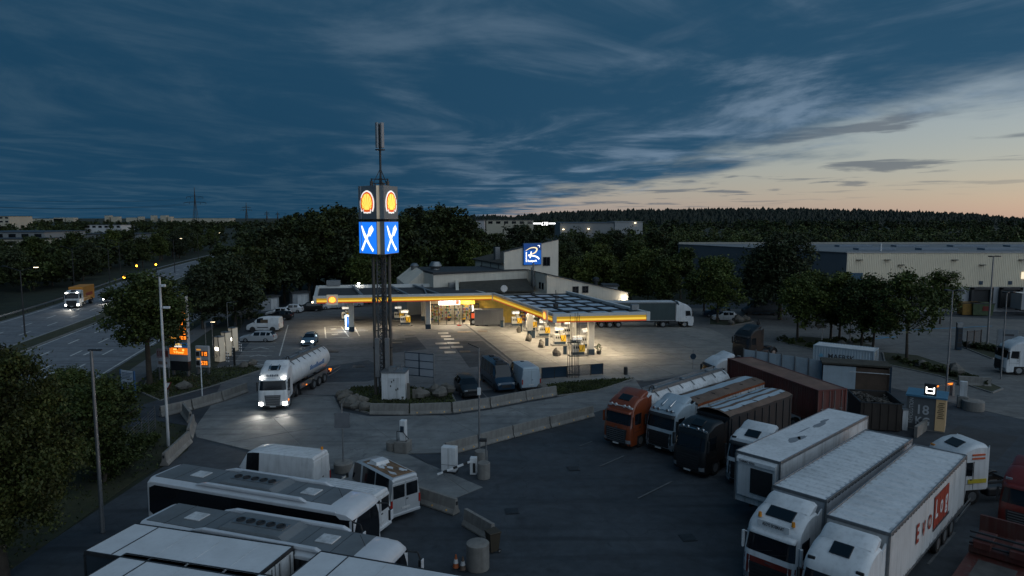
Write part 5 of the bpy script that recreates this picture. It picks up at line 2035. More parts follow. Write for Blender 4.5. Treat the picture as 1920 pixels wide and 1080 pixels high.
def tank_body(root, x0, L, m, r=1.22, zc=2.35, rails=True):
    n = 18
    rings = []
    for x, k in ((0, .30), (-.10, .62), (-.28, .86), (-.5, .97), (-.7, 1.0), (-L + .7, 1.0), (-L + .5, .97), (-L + .28, .86), (-L + .1, .62), (-L, .3)):
        rings.append([(x, r * k * math.cos(2 * math.pi * i / n), zc + r * k * 1.0 * math.sin(2 * math.pi * i / n)) for i in range(n)])
    e = O('tank_trailer', MB().loft(rings), m, root, (x0, 0, 0), smooth=50)
    wk = MB()
    for s in (-1, 1):
        wk.bx(-L + .8, -.9, s * .46 - .04, s * .46 + .04, zc + r - .10, zc + r + .14)
        for k in range(7):
            x = -1.2 - k * (L - 2.2) / 6
            wk.bar((x, s * .46, zc + r + .02), (x, s * .92, zc + r * .72), .06)
    wk.bx(-L + .8, -.9, -.12, .12, zc + r - .02, zc + r + .02)
    O('walkway', wk, M_steel, e)
    for k in range(3):
        x = -1.9 - k * (L - 3.6) / 2.2
        O('filler_lid', MB().lathe([(.26, 0), (.26, .12), (.18, .18), (.01, .19)], 12, (x, 0, zc + r)), M_steel, e)
    hs = MB()
    pr_ = None
    for k in range(9):
        t = R(180 * k / 8)
        q = Vector((-1.0 - .35 * math.cos(t), .35, zc + r + .05 + .38 * math.sin(t)))
        if pr_:
            hs.cyl(pr_, q, .05, n=6)
        pr_ = q
    O('pipe_arch', hs, M_dkplast, e)
    O('side_skirt', MB().bx(-L + 1.0, -2.0, 1.0, 1.06, .75, 1.25).bx(-L + 1.0, -2.0, -1.06, -1.0, .75, 1.25), M_steel, e)
    under(e, L, 3)
    return e


# 1 orange cab with white tanker
r1 = lorry('tanker_lorry', 'orange cabbed lorry with white powder tank, first in the parked row', (7.7, 49.0), 225)
cab(r1, dict(body=M_orange, h=3.75, grille=M_dkplast, slatm=M_chrome, gr=(.50, 1.52, .84), slats=7, bar=M_whitew, visor=True, visorm=M_orange, hatchw=.5, head=M_lampg, emblem=('DAF', .16, 1.56, M_chrome), mirror=M_orange, corner_lamps=M_whitew))
tank_body(r1, -3.0, 12.7, M_whitew, 1.2, 2.40)
# 2 pale blue cab with tarpaulined tipper
r2 = lorry('tipper_lorry', 'pale blue cabbed lorry with brown and white roofed tipper trailer', (10.6, 47.9), 222.5)
cab(r2, dict(body=M_bluew, lower=M_dkplast, h=3.55, slats=6, bar=M_chrome, horns=True, spoiler=True, hatch=False, visorm=M_dkplast))


def tip_trailer(root, x0, L, side, H, strips, band, zb=1.15):
    W = 1.26
    e = O('tipper_trailer', MB().bx(-L, 0, -W, W, zb, H - .28), side, root, (x0, 0, 0), bevel=.03)
    tp = []
    for y, z in ((-W - .03, H - .16), (-W + .25, H - .04), (-.4, H + .08), (.4, H + .08), (W - .25, H - .04), (W + .03, H - .16)):
        tp.append([(-L + L * k / 10, y, z + .03 * math.sin(k * 2.1 + y)) for k in range(11)])
    O('tarpaulin', MB().loft(tp, closed=False), M_brown, e, smooth=40)
    for y0, y1, m in strips:
        st2 = [[(-L + .15 + (L - .3) * k / 10, y, H + .075 - .115 * max(0, abs(y) - .4) / .65 + .03 * math.sin((k * (L - .3) / L + .15 * 10 / L) * 2.1 + y) + .02) for k in range(11)] for y in (y0, (y0 + y1) / 2, y1)]
        O('roof_strip', MB().loft(st2, closed=False), m, e, smooth=40)
    for s in (-1, 1):
        O('side_band', MB().bx(-L - .01, .01, s * W - .02, s * W + .03, H - .34, H - .17), band, e)
        for k in range(9):
            x = -.3 - k * (L - .6) / 8
            O('side_post', MB().bx(x - .05, x + .05, s * W - .03, s * W + .05, zb, H - .34), side, e)
    for k in range(5):
        x = -.8 - k * (L - 1.6) / 4
        O('tarp_strap', MB().bar((x, -.9, H + .02), (x, .9, H + .06), .05, .03), M_dkplast, e)
    under(e, L, 3, -L + 1.4)
    return e


tip_trailer(r2, -3.0, 10.0, M_whitew, 3.45, ((-.42, .30, M_bluew),), mat('rust_orange', (.26, .065, .02), .6, 0, .2, 1))
# 3 black cab with black trailer
r3 = lorry('black_lorry', 'all black lorry with black trailer under brown striped roof', (11.6, 43.6), 221)
cab(r3, dict(body=M_black, h=3.5, bar=M_chrome, slats=6, visor=False, spoiler=False, tank=M_dkplast, corner_lamps=M_lampg))
t3 = tip_trailer(r3, -2.8, 8.6, M_curt, 3.85, ((-.95, -.55, M_bluew), (-.28, .12, M_bluew), (.4, .78, M_bluew)), M_curt)
# 4 white cab alone
r4 = lorry('tractor_unit', 'white tractor unit with dark grille between black lorry and fridge trailer', (14.5, 41.3), 226)
cab(r4, dict(fair=.2, body=M_white, lower=M_dkplast, h=3.45, slats=6, visorm=M_dkplast, corner_lamps=M_dkplast, hatchw=.45))
# 5 refrigerated trailer
r5 = lorry('fridge_trailer', 'white refrigerated trailer with cooling unit and patched roof, uncoupled', (13.45, 36.2), 223)
e5 = box_trailer(r5, 0, 12.4, M_whitew, M_roofw, 3.95, fridge=True)
pat = MB()
for cx, cy_, w, h_ in ((-4.3, .1, .9, .30), (-4.9, .25, .6, .22), (-8.2, -.1, 1.1, .20), (-9.2, -.25, .7, .14), (-6.4, -.3, .9, .06)):
    pts = [(cx + w * math.cos(a) * random.uniform(.6, 1.1), cy_ + h_ * math.sin(a) * random.uniform(.6, 1.1)) for a in np.arange(0, 6.2, .5)]
    pat.prism(pts, 3.957, 3.962)
O('roof_patch', pat, mat('roof_patch_grey', (.20, .22, .24), .7), e5)
# 6 white and red lorry with ribbed trailer
M_txt_r = mat('dark_red_lettering', (.16, .035, .025), .6)
M_txt_d = mat('dark_lettering', (.05, .05, .055), .6)
M_txt_o = mat('red_lettering', (.27, .035, .018), .5)
r6 = lorry('red_white_lorry', 'white over red lorry with beacons and ribbed white trailer', (11.5, 29.2), 224)
cab(r6, dict(body=M_white, lower=M_red, bumper=M_red, h=3.62, beacons=True, slats=5, gr=(.55, 1.35, .8), hatchw=.62, visorm=M_white, board=('ALOYS BOEMAAT', M_white, M_txt_d), bsx=.60, mirror=M_white, emblem=('VOLVO', .10, 1.48, M_chrome)))
box_trailer(r6, -2.95, 12.6, mat('curtain_grey_white', (.40, .42, .45), .55, 0, .12, .7, dirt=.25), M_roofw, 3.95, ribs=22, straps=True, texts=[('ALOYS BOEMAAT', .95, -2.6, 2.75, M_txt_r, .72, .012)])
# 7 white lorry with lettered curtain trailer
r7 = lorry('white_curtain_lorry', 'white lorry with ribbed dirty roof and red lettering on curtain', (12.65, 25.8), 225)
cab(r7, dict(body=M_white, h=3.62, hatchw=.40, corner_lamps=M_dkplast, visor=False, slats=6))
e7 = box_trailer(r7, -2.9, 13.2, mat('curtain_white', (.52, .52, .52), .55, 0, .10, .7, dirt=.3), M_roofw, 3.98, ribs=17, straps=True)
W_ = 1.325
for ch_, x in (('E', -3.75), ('V', -4.80), ('O', -5.75)):
    b = text_mb(ch_, 1.25 if ch_ == 'E' else .95, .002, .03, 'LEFT', sx=.8)
    plane_map(b, (x, W_, 2.2), (-1, 0, 0), (0, 0, 1), (0, 1, 0))
    O('lettering', b, M_txt_o, e7)
for k, (ch_, x) in enumerate((('L', -6.75), ('o', -7.65), ('g', -8.55))):
    O('letter_tile', MB().bx(x - .86, x + .0, W_ - .02, W_ + .004, 1.9 + .0, 3.5), M_txt_o, e7)
    b = text_mb(ch_, 1.3, .002, .03, 'CENTER', sx=.75)
    plane_map(b, (x - .41, W_ + .012, 2.40), (-1, 0, 0), (0, 0, 1), (0, 1, 0))
    O('letter', b, M_white, e7)
b = MB()
for k in range(14):
    b.bx(-6.9 - k * .22, -6.9 - k * .22 + .16, W_ - .01, W_ + .004, 1.78, 1.88 + .04 * (k % 3))
O('small_lettering', b, M_txt_d, e7)
# 8 white cab behind, 9 red cab, 10 red low loader
r8 = lorry('striped_tractor_unit', 'white tractor unit with orange stripes behind the lettered trailer', (25.6, 39.8), 190)
c8 = cab(r8, dict(fair=.1, body=M_white, h=3.62, spoiler=False, hatchw=.5, corner_lamps=M_amber))
for z in (3.0, 2.78):
    O('orange_stripe', MB().bx(-2.1, -1.25, 1.16, 1.23, z, z + .10), mat('orange_stripe', (.5, .09, .03), .5), c8)
O('yellow_stripe', MB().bx(-2.25, -1.0, 1.235, 1.262, 1.35, 1.60), mat('yellow_stripe', (.5, .40, .03), .5), c8)
r9 = lorry('red_tractor_unit', 'dark red tractor unit at the right edge behind the low loader', (26.9, 34.3), 222)
cab(r9, dict(body=M_red, lower=M_red, h=3.6, hatch=False, corner_lamps=M_lampg, slats=7, visorm=M_red, slatm=M_steel))
r10 = T('low_loader', 'empty red low loader trailer with railed headboard in the corner', 'trailer', (24.0, 31.6, .04), R(45))
dk = O('deck', MB().bx(-11, 0, -1.27, 1.27, .78, .95), mat('low_loader_red', (.07, .016, .012), .6, 0, .3, .8, dirt=.5), r10)
O('deck_mat', MB().bx(-8.5, -2.2, -.75, .75, .95, .97), mat('deck_grey_board', (.06, .058, .055), .8, 0, .4, 1.2), dk)
O('gooseneck', MB().bx(-1.7, .6, -1.27, 1.27, 1.0, 1.35), MATS['low_loader_red'], r10, bevel=.04)
hb_ = MB().bx(.45, .6, -1.25, 1.25, 1.35, 2.15)
O('headboard', hb_, MATS['low_loader_red'], r10)
for k in range(3):
    O('rail', MB().bx(-1.75, -1.65, -1.25, 1.25, 1.45 + k * .28, 1.53 + k * .28), M_dsteel, r10)
for s in (-1, 1):
    O('ramp', MB().box((-1.2, s * .7, 1.55), (1.6, .7, .35)), MATS['low_loader_red'], r10, bevel=.03)
for k in range(4):
    for s in (-1, 1):
        wheel(r10, -9.6 + k * 1.25, s * 1.0, .42, .36)

# white tanker with lights on, driving out past the tower
rt = lorry('moving_tanker', 'white tanker lorry with headlights on driving past the sign tower', (-21.0, 58.6), 277)
ct = cab(rt, dict(body=M_white, h=3.75, grille=mat('grille_grey', (.10, .105, .11), .5), slatm=M_steel, gr=(.42, 1.42, .58), gt=-.2, slats=5, head=L_head, visorm=M_white, hatch=True, hatchw=.5, horns=True))
for s in (-1, 1):
    O('roof_lamp', MB().box((-.25, s * .98, 2.92), (.12, .18, .14)), L_head, ct)
b = MB()
for k in range(7):
    b.bx(-.275, -.26, -.52 + k * .15, -.42 + k * .15, 3.02, 3.2 - .05 * (k % 3 == 1))
O('name_lettering', b, M_navy, ct)
O('indicator', MB().bx(-.5, -.3, 1.25, 1.30, .8, .95), L_orng, ct)
rt2 = T('moving_tank_trailer', 'white tank trailer with blue lettering behind the lit tanker cab', 'trailer', (-21.35, 61.5, .04), R(263))
te = tank_body(rt2, 0, 9.6, M_white, 1.22, 2.42)
b = MB()
for k, (w, h) in enumerate(((.5, .7), (.4, .5), (.45, .5), (.4, .72), (.5, .5), (.4, .5), (.45, .7))):
    x = -4.0 - k * .5
    w *= .8
    h *= .62
    b.bx(x - w, x - w + .14, 1.17, 1.262, 2.15, 2.15 + h).bx(x - w, x, 1.17, 1.26, 2.15 + h * .45, 2.15 + h * .62).bx(x - .12, x, 1.17, 1.258, 2.15, 2.15 + h * .9)
O('lettering', b, mat('blue_lettering', (.16, .24, .40), .5), te)
O('tail_lamp', MB().bx(-9.65, -9.58, .8, 1.1, .9, 1.05), L_orng, te)
O('side_marker', MB().bx(-3.1, -2.9, 1.22, 1.26, .9, 1.0).bx(-9.1, -8.9, 1.22, 1.26, .9, 1.0), L_orng, te)
for s in (-1, 1):
    sd = bpy.data.lights.new('headlight_beam', 'SPOT')
    sd.energy, sd.spot_size, sd.spot_blend, sd.color, sd.shadow_soft_size = 420, R(70), 1.0, (1.0, .95, .84), .12
    so = bpy.data.objects.new('headlight_beam', sd)
    COL.objects.link(so)
    so.parent = rt
    so.location = (.18, s * 1.0, .72)
    so.rotation_euler = Vector((-1, -.04 * s, .10)).to_track_quat('Z', 'Y').to_euler()

# curtain lorry behind the canopy
rc = lorry('long_curtain_lorry', 'dark green curtain lorry with white cab parked behind the canopy', (28.0, 105.4), 2)
cab(rc, dict(body=M_white, h=3.7, lower=M_white))
box_trailer(rc, -2.9, 13.4, mat('green_curtain', (.030, .052, .056), .55, 0, .15, .8), M_whitew, 3.95, straps=True)
# white tractor with the red container, black cab, far right tractor
rwc = lorry('white_tractor_unit', 'white tractor unit beyond the tank trailer tail', (18.7, 64.8), 192)
cab(rwc, dict(body=M_white, h=3.6, spoiler=True, hatch=False))
rbk = lorry('black_gold_tractor', 'black tractor unit with gold trim beyond the sheet fence', (27.3, 80.6), 212)
cbk = cab(rbk, dict(body=M_black, h=3.7, hatch=True, lower=M_black))
O('gold_trim', MB().bx(-2.33, -2.31, -1.1, 1.1, 1.2, 1.3).bx(-2.33, -2.31, -1.1, -1.0, 1.2, 3.4).bx(-2.33, -2.31, 1.0, 1.1, 1.2, 3.4), mat('gold_trim', (.35, .22, .06), .4, .6), cbk)
rfr = lorry('parked_tractor_unit', 'white tractor unit at the right edge by the lamp posts', (53.4, 73.6), 170)
cab(rfr, dict(body=M_white, h=3.65, hatch=False))
e_ = O('skeletal_chassis', MB().bx(-13, -2.8, -.6, .6, 1.0, 1.25).bx(-13, -5.8, -1.2, 1.2, 1.25, 1.40), M_dkplast, rfr)
for k in range(3):
    for s in (-1, 1):
        wheel_sub(e_, -8.5 - k * 1.31, s * 1.0, .5, .36)


# red container on its chassis
def container(root, L, z0, z1, m, texts=(), W=1.22, roofm=None, corr=.036, pitch=.28):
    e = MB()
    n = int(L / pitch)
    for s in (-1, 1):
        pts = []
        for i in range(n):
            xa = -L / 2 + .08 + (L - .16) * i / n
            d = (L - .16) / n
            pts += [(xa, s * (W - corr)), (xa + d * .30, s * (W - corr)), (xa + d * .45, s * W), (xa + d * .80, s * W), (xa + d * .95, s * (W - corr))]
        e.loft([[(x, y, z0 + .12) for x, y in pts], [(x, y, z1 - .10) for x, y in pts]], closed=False)
    o = O('corrugated_sides', e, m, root)
    rb = MB()
    pts = []
    for i in range(n):
        xa = -L / 2 + .05 + (L - .1) * i / n
        d = (L - .1) / n
        pts += [(xa, 0), (xa + d * .3, 0), (xa + d * .45, .02), (xa + d * .8, .02), (xa + d * .95, 0)]
    rb.loft([[(x, -W + .05, z1 - .04 + z) for x, z in pts], [(x, W - .05, z1 - .04 + z) for x, z in pts]], closed=False)
    O('roof', rb, roofm or m, root)
    fr = MB()
    for s in (-1, 1):
        fr.bx(-L / 2, L / 2, s * W - .06, s * W + .06, z1 - .11, z1)
        fr.bx(-L / 2, L / 2, s * W - .06, s * W + .06, z0, z0 + .14)
        for x in (-L / 2, L / 2):
            fr.bx(x - .07, x + .07, s * W - .08, s * W + .065, z0, z1 + .005)
    for x in (-L / 2, L / 2):
        fr.bx(x - .06, x + .06, -W, W, z1 - .12, z1 - .002)
        fr.bx(x - .06, x + .06, -W, W, z0, z0 + .14)
    O('frame', fr, m, root)
    O('end_wall', MB().bx(-L / 2 + .02, -L / 2 + .06, -W + .05, W - .05, z0 + .1, z1 - .1), m, root)
    for s in (-1, 1):
        d = O('door', MB().bx(L / 2 - .05, L / 2 + .01, s * .59 - .57, s * .59 + .57, z0 + .13, z1 - .12), m, root)
        for y in (.22, .85):
            O('lock_rod', MB().cyl((L / 2 + .05, s * y, z0 + .1), (L / 2 + .05, s * y, z1 - .1), .025, n=6), M_steel, d)
            O('lock_handle', MB().bx(L / 2 + .05, L / 2 + .09, s * y - .18, s * y + .06, z0 + 1.1, z0 + 1.16), M_steel, d)
    for t in texts:
        txt, size, x, z, mm, sx, bold = t
        b = text_mb(txt, size, .002, bold, 'LEFT', sx=sx)
        plane_map(b, (x, -W - .012, z), (1, 0, 0), (0, 0, 1), (0, -1, 0))
        O('lettering', b, mm, root)
    return o


a_, b_ = Vector((21.3, 62.7)), Vector((24.4, 50.9))
rd = T('red_container_trailer', 'long rusty red shipping container on a chassis behind the lorries', 'container', (*((a_ + b_) / 2), .04), math.atan2((b_ - a_).y, (b_ - a_).x))
container(rd, 12.2, 1.30, 3.92, M_redc, roofm=mat('rusty_container_roof', (.135, .078, .058), .75, 0, .35, .8, dirt=.5))
O('door_label', MB().bx(6.12, 6.14, -.9, -.3, 1.75, 2.05).bx(6.12, 6.14, .4, .9, 1.6, 1.8), mat('cargo_label', (.45, .30, .16), .6), rd)
chs = O('chassis', MB().bx(-6, 6.1, -.5, .5, 1.0, 1.28), M_dkplast, rd)
for k in range(3):
    for s in (-1, 1):
        wheel_sub(chs, 2.0 + k * 1.31, s * 1.0, .5, .36)
for s in (-1, 1):
    O('landing_leg', MB().bx(-3.2, -3.0, s * .7 - .07, s * .7 + .07, 0, 1.0), M_dsteel, chs)
mk = T('white_container', 'short white shipping container with black lettering before the trees', 'container', (37.3, 75.2, .04), math.atan2(-3.7, 4.8))
container(mk, 6.06, 0, 2.6, M_bluew, [('MAERSK', .78, -1.55, 1.25, M_txt_d, .95, .012)], roofm=M_white, corr=.03)
st = MB()
for k in range(7):
    a0, a1 = R(90 + k * 360 / 7), R(90 + (k + .5) * 360 / 7)
    st.add([(0, 0, 0), (.36 * math.cos(a0), .36 * math.sin(a0), 0), (.15 * math.cos(a1), .15 * math.sin(a1), 0)], [(0, 1, 2)])
    a2 = R(90 + (k - .5) * 360 / 7)
    st.add([(0, 0, 0), (.15 * math.cos(a2), .15 * math.sin(a2), 0), (.36 * math.cos(a0), .36 * math.sin(a0), 0)], [(0, 1, 2)])
plane_map(st, (-2.25, -1.235, 1.5), (1, 0, 0), (0, 0, 1))
O('star_mark', st, mat('star_blue', (.16, .38, .52), .5), mk)

# ------------------------------------------------------------------ coaches, box trailers, vans, cars
coach('touring_coach', 'white touring coach with grey fan roof, farther of the two', (-6.9, 31.2, .04), -19.5, 12.4)
coach('touring_coach', 'white touring coach with grey fan roof, nearer of the two', (-4.75, 26.3, .04), -18.5, 12.2)
M_tent = mat('white_tarpaulin_roof', (.58, .60, .62), .6, 0, .08, .8, dirt=.10)
for lab, xy, hd, L in (('white box trailer with dark sides parked beside the nearer coach', (-16.7, 27.2), 164.5, 7.8), ('white box trailer cut by the bottom edge, right of the other box trailers', (-8.0, 24.75), 162, 9.0), ('white box trailer in the bottom corner by the big tree', (-15.6, 24.55), 165, 6.6)):
    rb_ = T('box_trailer', lab, 'trailer', (*xy, .04), R(hd))
    e = box_trailer(rb_, 0, L, mat('trailer_navy_side', (.022, .032, .042), .5, 0, .1, 1), M_tent, 3.72, rail=M_dsteel, axles=2, door=M_whitew)
    O('roof_seam', MB().bx(-1.30, -1.25, -1.2, 1.2, 3.725, 3.74), M_dsteel, e)
    for k in range(3):
        O('roof_fold', MB().bx(-3.0 - k * 1.7, -2.985 - k * 1.7, -1.2, 1.2, 3.724, 3.730), M_whitew, e)


def from_rear(p, hd, L):
    return (p[0] + L * math.cos(R(hd)), p[1] + L * math.sin(R(hd)), .05)


v1 = van('panel_van', 'long white panel van behind the farther coach', from_rear((-11.6, 40.2), 164, 6.3), 164, 6.3, 2.70, M_white)
O('beacon', MB().cyl((-6.0, -.6, 2.68), (-6.0, -.6, 2.86), .08, n=8), M_amber, v1)
v2 = van('white_minibus', 'white minibus squeezed between the farther coach and the rusty roofed minibus', from_rear((-7.0, 34.9), 158, 6.0), 158, 6.0, 2.45, M_white, side_glass=True, rear_glass=True)
M_rust = mat('rusty_peeling_roof', (.20, .115, .06), .75, 0, .4, 2.2, dirt=.5)
v3 = van('rusty_roof_minibus', 'silver minibus with rusty peeling roof and dark windows', from_rear((-6.0, 37.0), 132, 5.9), 132, 5.9, 2.52, mat('minibus_silver', (.42, .44, .46), .3, .2, .06, 1, coat=.2, dirt=.1), roofm=M_rust, side_glass=True, rear_glass=True)
O('air_conditioner', MB().loft([[(-2.7, -.45, 2.5), (-2.7, .45, 2.5), (-3.6, .45, 2.5), (-3.6, -.45, 2.5)], [(-2.85, -.4, 2.72), (-2.85, .4, 2.72), (-3.5, .4, 2.72), (-3.5, -.4, 2.72)]]), M_white, v3)
for k in range(9):
    x, y = random.uniform(-5.3, -2.6), random.uniform(-.5, .5)
    pt_ = MB().prism([(x + random.uniform(.15, .5) * math.cos(a), y + random.uniform(.06, .2) * math.sin(a)) for a in np.arange(0, 6.2, .7)], 2.532 + k * .0004, 2.5385 + k * .0004)
    O('paint_flake', pt_, M_whitew, v3)
b = text_mb('Travel.CZ', .26, .002, .003, 'LEFT')
plane_map(b, (-3.5, 1.0, .92), (-1, 0, 0), (0, 0, 1), (0, 1, 0))
O('lettering', b, M_txt_d, v3)
cv = van('camper_van', 'dark blue camper van with roof boxes parked nose to the barriers', (*G(950, 738).xy, .05), -72, 6.2, 2.6, M_navy, side_glass=True)
for x, w, l in ((-2.4, .7, .5), (-3.6, .45, .45), (-5.2, .45, .45)):
    O('roof_window', MB().bx(x - l / 2, x + l / 2, -w / 2, w / 2, 2.58, 2.72), M_dkplast, cv, bevel=.04)
O('roof_box', MB().bx(-2.2, -1.6, -.6, .6, 2.42, 2.62), M_dkplast, cv, bevel=.05)
wv_ = van('parked_white_van', 'white panel van showing its rear doors behind the barriers', from_rear(G(996, 736).xy, 108, 5.4), 108, 5.4, 2.45, M_bluew)
O('roof_vent', MB().lathe([(.2, 2.45), (.2, 2.55), (.01, 2.58)], 10, (-1.9 - .8, 0, 0)), M_steel, wv_)
car('parked_car', 'dark car parked nose to the barriers beside the camper van', (*G(886, 750).xy, .05), -74, 'suv', M_black)
cm = van('old_camper', 'white boxy camper van parked side on by the charging bays', (*G(466, 621).xy, .05), 180, 4.9, 2.15, M_white)
O('side_window_warm', MB().bx(-3.3, -2.2, .975, 1.0, 1.35, 1.85), mat('curtained_window', (.10, .07, .045), .3), cm)
car('silver_estate', 'silver blue estate car parked by the charging bays', (*G(453, 641).xy, .05), 181, 'estate', M_silver)
car('moving_car', 'blue car with lights on behind the white tanker', (*G(577, 651).xy, .06), -82, 'hatch', mat('blue_grey_paint', (.12, .19, .25), .3, .3, .05, 1), L_head)
car('white_hatchback', 'white hatchback parked before the two sheds', (*G(524, 587).xy, .05), 186, 'hatch', M_white)
for i, (px, py, hd, k, m, lab) in enumerate([
        (496, 600, 182, 'estate', M_black, 'black estate car parked behind the old camper'), (500, 594, 184, 'hatch', M_white, 'white car behind the black estate car'),
        (556, 584, 188, 'suv', M_black, 'black car right of the white hatchback'), (577, 581, 190, 'hatch', M_white, 'white car third along the hedge row'), (598, 580, 192, 'suv', M_whitew, 'pale jeep parked under the canopy end'),
        (622, 577, 192, 'estate', M_silver, 'silver car behind the jeep under the canopy end'), (640, 576, 194, 'hatch', M_whitew, 'last pale car of the row behind the canopy'),
        (1335, 601, 172, 'hatch', M_white, 'silver car parked behind the white lorry cab'), (1318, 594, 172, 'suv', M_navy, 'dark blue car behind the silver car by the lorry')]):
    car('parked_car', lab, (*G(px, py).xy, .05), hd, k, m, None, 'cars parked round the station')
dv = van('dark_van', 'dark box van under the trees beyond the lone tree', (*G(1392, 590).xy, .05), 178, 6.5, 2.7, mat('dark_blue_grey', (.035, .05, .065), .4))
# traffic on the highway, at rest
ya = hw_at(hw_d(129)[1], -9.2)
yl = T('yellow_box_lorry', 'yellow box lorry with lit headlights on the far carriageway', 'lorry', (*ya[0], .04), ya[1] + math.pi)
cy_ = cab(yl, dict(body=M_whitew, h=3.3, head=L_head, len=8.4, spoiler=False))
for s in (-1, 1):
    O('roof_lamp', MB().box((-.25, s * .9, 2.9), (.14, .22, .18)), L_head, cy_)
yb = O('box_body', MB().bx(-8.8, -2.6, -1.25, 1.25, 1.05, 3.75), mat('yellow_box', (.50, .20, .02), .5, 0, .1, 1), yl, bevel=.04)
O('red_lettering', MB().bx(-7.6, -3.8, 1.252, 1.262, 1.9, 2.5).bx(-7.6, -3.8, -1.262, -1.252, 1.9, 2.5), mat('dark_red_band', (.28, .03, .01), .5), yb)
ca_ = hw_at(hw_d(135)[1], -5.6)
car('highway_car', 'car with bright headlights beside the yellow box lorry', (*ca_[0], .04), math.degrees(ca_[1]) + 180, 'hatch', M_silver, L_head)
for ob, off in ((yl, 1), (bpy.data.objects.get('highway_car'), .7)):
    sd = bpy.data.lights.new('headlight_beam', 'SPOT')
    sd.energy, sd.spot_size, sd.spot_blend, sd.color = 600 * off, R(60), .8, (1, .93, .8)
    so = bpy.data.objects.new('headlight_beam', sd)
    COL.objects.link(so)
    so.parent = ob
    so.location = (.4, 0, .8)
    so.rotation_euler = Vector((-1, 0, .12)).to_track_quat('Z', 'Y').to_euler()

# ------------------------------------------------------------------ masts and lamps
def mast(name, label, px, py, h, r=.075, kind='bare', m=None, rz=0.0, lit=False, group='poles and lamp posts', z=.06):
    p = G(px, py)
    o = T(name, label, 'lamp post' if kind != 'bare' else 'pole', (p.x, p.y, z), rz, group)
    O('pole', MB().cyl((0, 0, 0), (0, 0, h), r, r * .65, n=10), m or M_steel, o, smooth=40)
    if kind == 'flood':
        O('crossarm', MB().bx(-.5, .5, -.04, .04, h - .05, h + .03), M_dsteel, o)
        for x in (-.55, .55):
            O('flood_lamp', MB().box((x, -.15, h + .02), (.45, .55, .14)), M_dsteel, o, bevel=.03)
    if kind == 'arm':
        O('arm', MB().cyl((0, 0, h - .04), (.75, 0, h + .06), .04, n=6), m or M_steel, o)
        O('lamp_head', MB().box((.98, 0, h + .06), (.55, .22, .10)), M_dsteel, o, bevel=.03)
        if lit:
            O('lamp_glass', MB().box((.98, 0, h + .0), (.46, .18, .05)), L_strt, o)
    if kind == 'double':
        for s in (-1, 1):
            O('arm', MB().cyl((0, 0, h - .1), (s * 2.1, 0, h + .5), .05, n=6), m or M_steel, o)
            O('lamp_head', MB().box((s * 2.5, 0, h + .55), (.9, .3, .14)), M_dsteel, o, bevel=.04)
            if lit and s > 0:
                O('lamp_glass', MB().box((s * 2.55, 0, h + .46), (.6, .22, .06)), L_strt, o)
    return o


m_ = mast('camera_mast', 'tall pale mast with two cameras beside the slanting barrier', 316, 838, 12.6, .11, m=M_whitew)
O('camera', MB().box((.28, -.05, 12.0), (.32, .18, .18)), M_white, m_, bevel=.03)
O('camera', MB().box((.42, -.05, 10.4), (.5, .18, .16)), M_white, m_, bevel=.03)
m_ = mast('tall_mast', 'tall grey mast beside the big foreground tree', 193, 1000, 10.0, .11)
O('mast_head', MB().box((.2, 0, 10.0), (.7, .12, .08)), M_dsteel, m_)
mast('white_flagpole', 'slim white pole standing on the stub barriers left of the tanker', 380, 757, 4.3, .06, m=M_white)
m_ = mast('camera_pole', 'slim pole with a camera and grey box behind the barrier gate', 899, 866, 8.0, .075)
O('junction_box', MB().box((0, -.12, 5.0), (.24, .18, .5)), M_whitew, m_, bevel=.02)
O('camera_arm', MB().bar((0, 0, 8.0), (-.75, -.1, 8.35), .07), M_dsteel, m_)
mast('flood_mast', 'flood light mast behind the ticket column', 1773, 748, 10.2, .09, 'flood')
mast('flood_mast', 'tall flood light mast before the warehouse docks', 1850, 657, 12.0, .13, 'flood', rz=.3)
mast('flood_mast', 'thin flood light mast beside the parked tractor at the right edge', 1876, 712, 9.2, .08, 'flood', rz=.5)
mast('flood_mast', 'flood light mast among the row of trees', 1593, 648, 8.6, .08, 'flood')
mast('path_lamp', 'lit short lamp behind the charging stations', 387, 668, 4.2, .05, 'arm', lit=True)
mast('path_lamp', 'unlit lamp behind the charging stations', 400, 672, 5.0, .05, 'arm')
mast('path_lamp', 'unlit lamp beyond the charging stations', 428, 630, 4.8, .05, 'arm')
mast('path_lamp', 'lit lamp at the far end of the charging bays', 456, 594, 4.6, .05, 'arm', lit=True)
mast('path_lamp', 'thin mast farthest along the hedge', 478, 585, 6.0, .05, 'bare')
for i, (px, py, h, lit, lab) in enumerate([(47, 630, 9.4, True, 'double armed highway lamp nearest in the median'), (207, 545, 9.6, False, 'double armed highway lamp second along the median'), (140, 548, 9.8, False, 'double armed lamp beyond the guard rail'), (328, 512, 10.0, True, 'double armed highway lamp third along the median'), (372, 482, 9.5, False, 'double armed highway lamp far along the road'), (226, 515, 9.5, False, 'lamp behind the guard rail near the amber signal'), (404, 474, 9.0, True, 'lamp where the highway meets the wood')]):
    mast('highway_lamp', lab, px, py, h, .11, 'double', M_dsteel, R(-8), lit, 'highway lamp posts')
for i, (px, py, lab) in enumerate(((235, 531, 'amber signal nearest the yellow lorry'), (258, 505, 'amber signal in the middle of the far junction'), (294, 502, 'amber signal farthest along the junction'))):
    p = G(px, py + 14)
    o = T('traffic_signal', lab, 'traffic light', (p.x, p.y, .06), R(10), 'amber traffic signals')
    O('post', MB().cyl((0, 0, 0), (0, 0, 3.6), .07, n=8), M_dsteel, o)
    O('signal_head', MB().bx(-.2, .2, -.15, .15, 2.6, 3.6), M_dkplast, o)
    O('amber_lamp', MB().lathe([(.26, 0), (.20, .12), (.01, .16)], 12, (0, -.32, 3.1), 'Y'), emat('amber_lit', (1.0, .34, .02), 14), o)

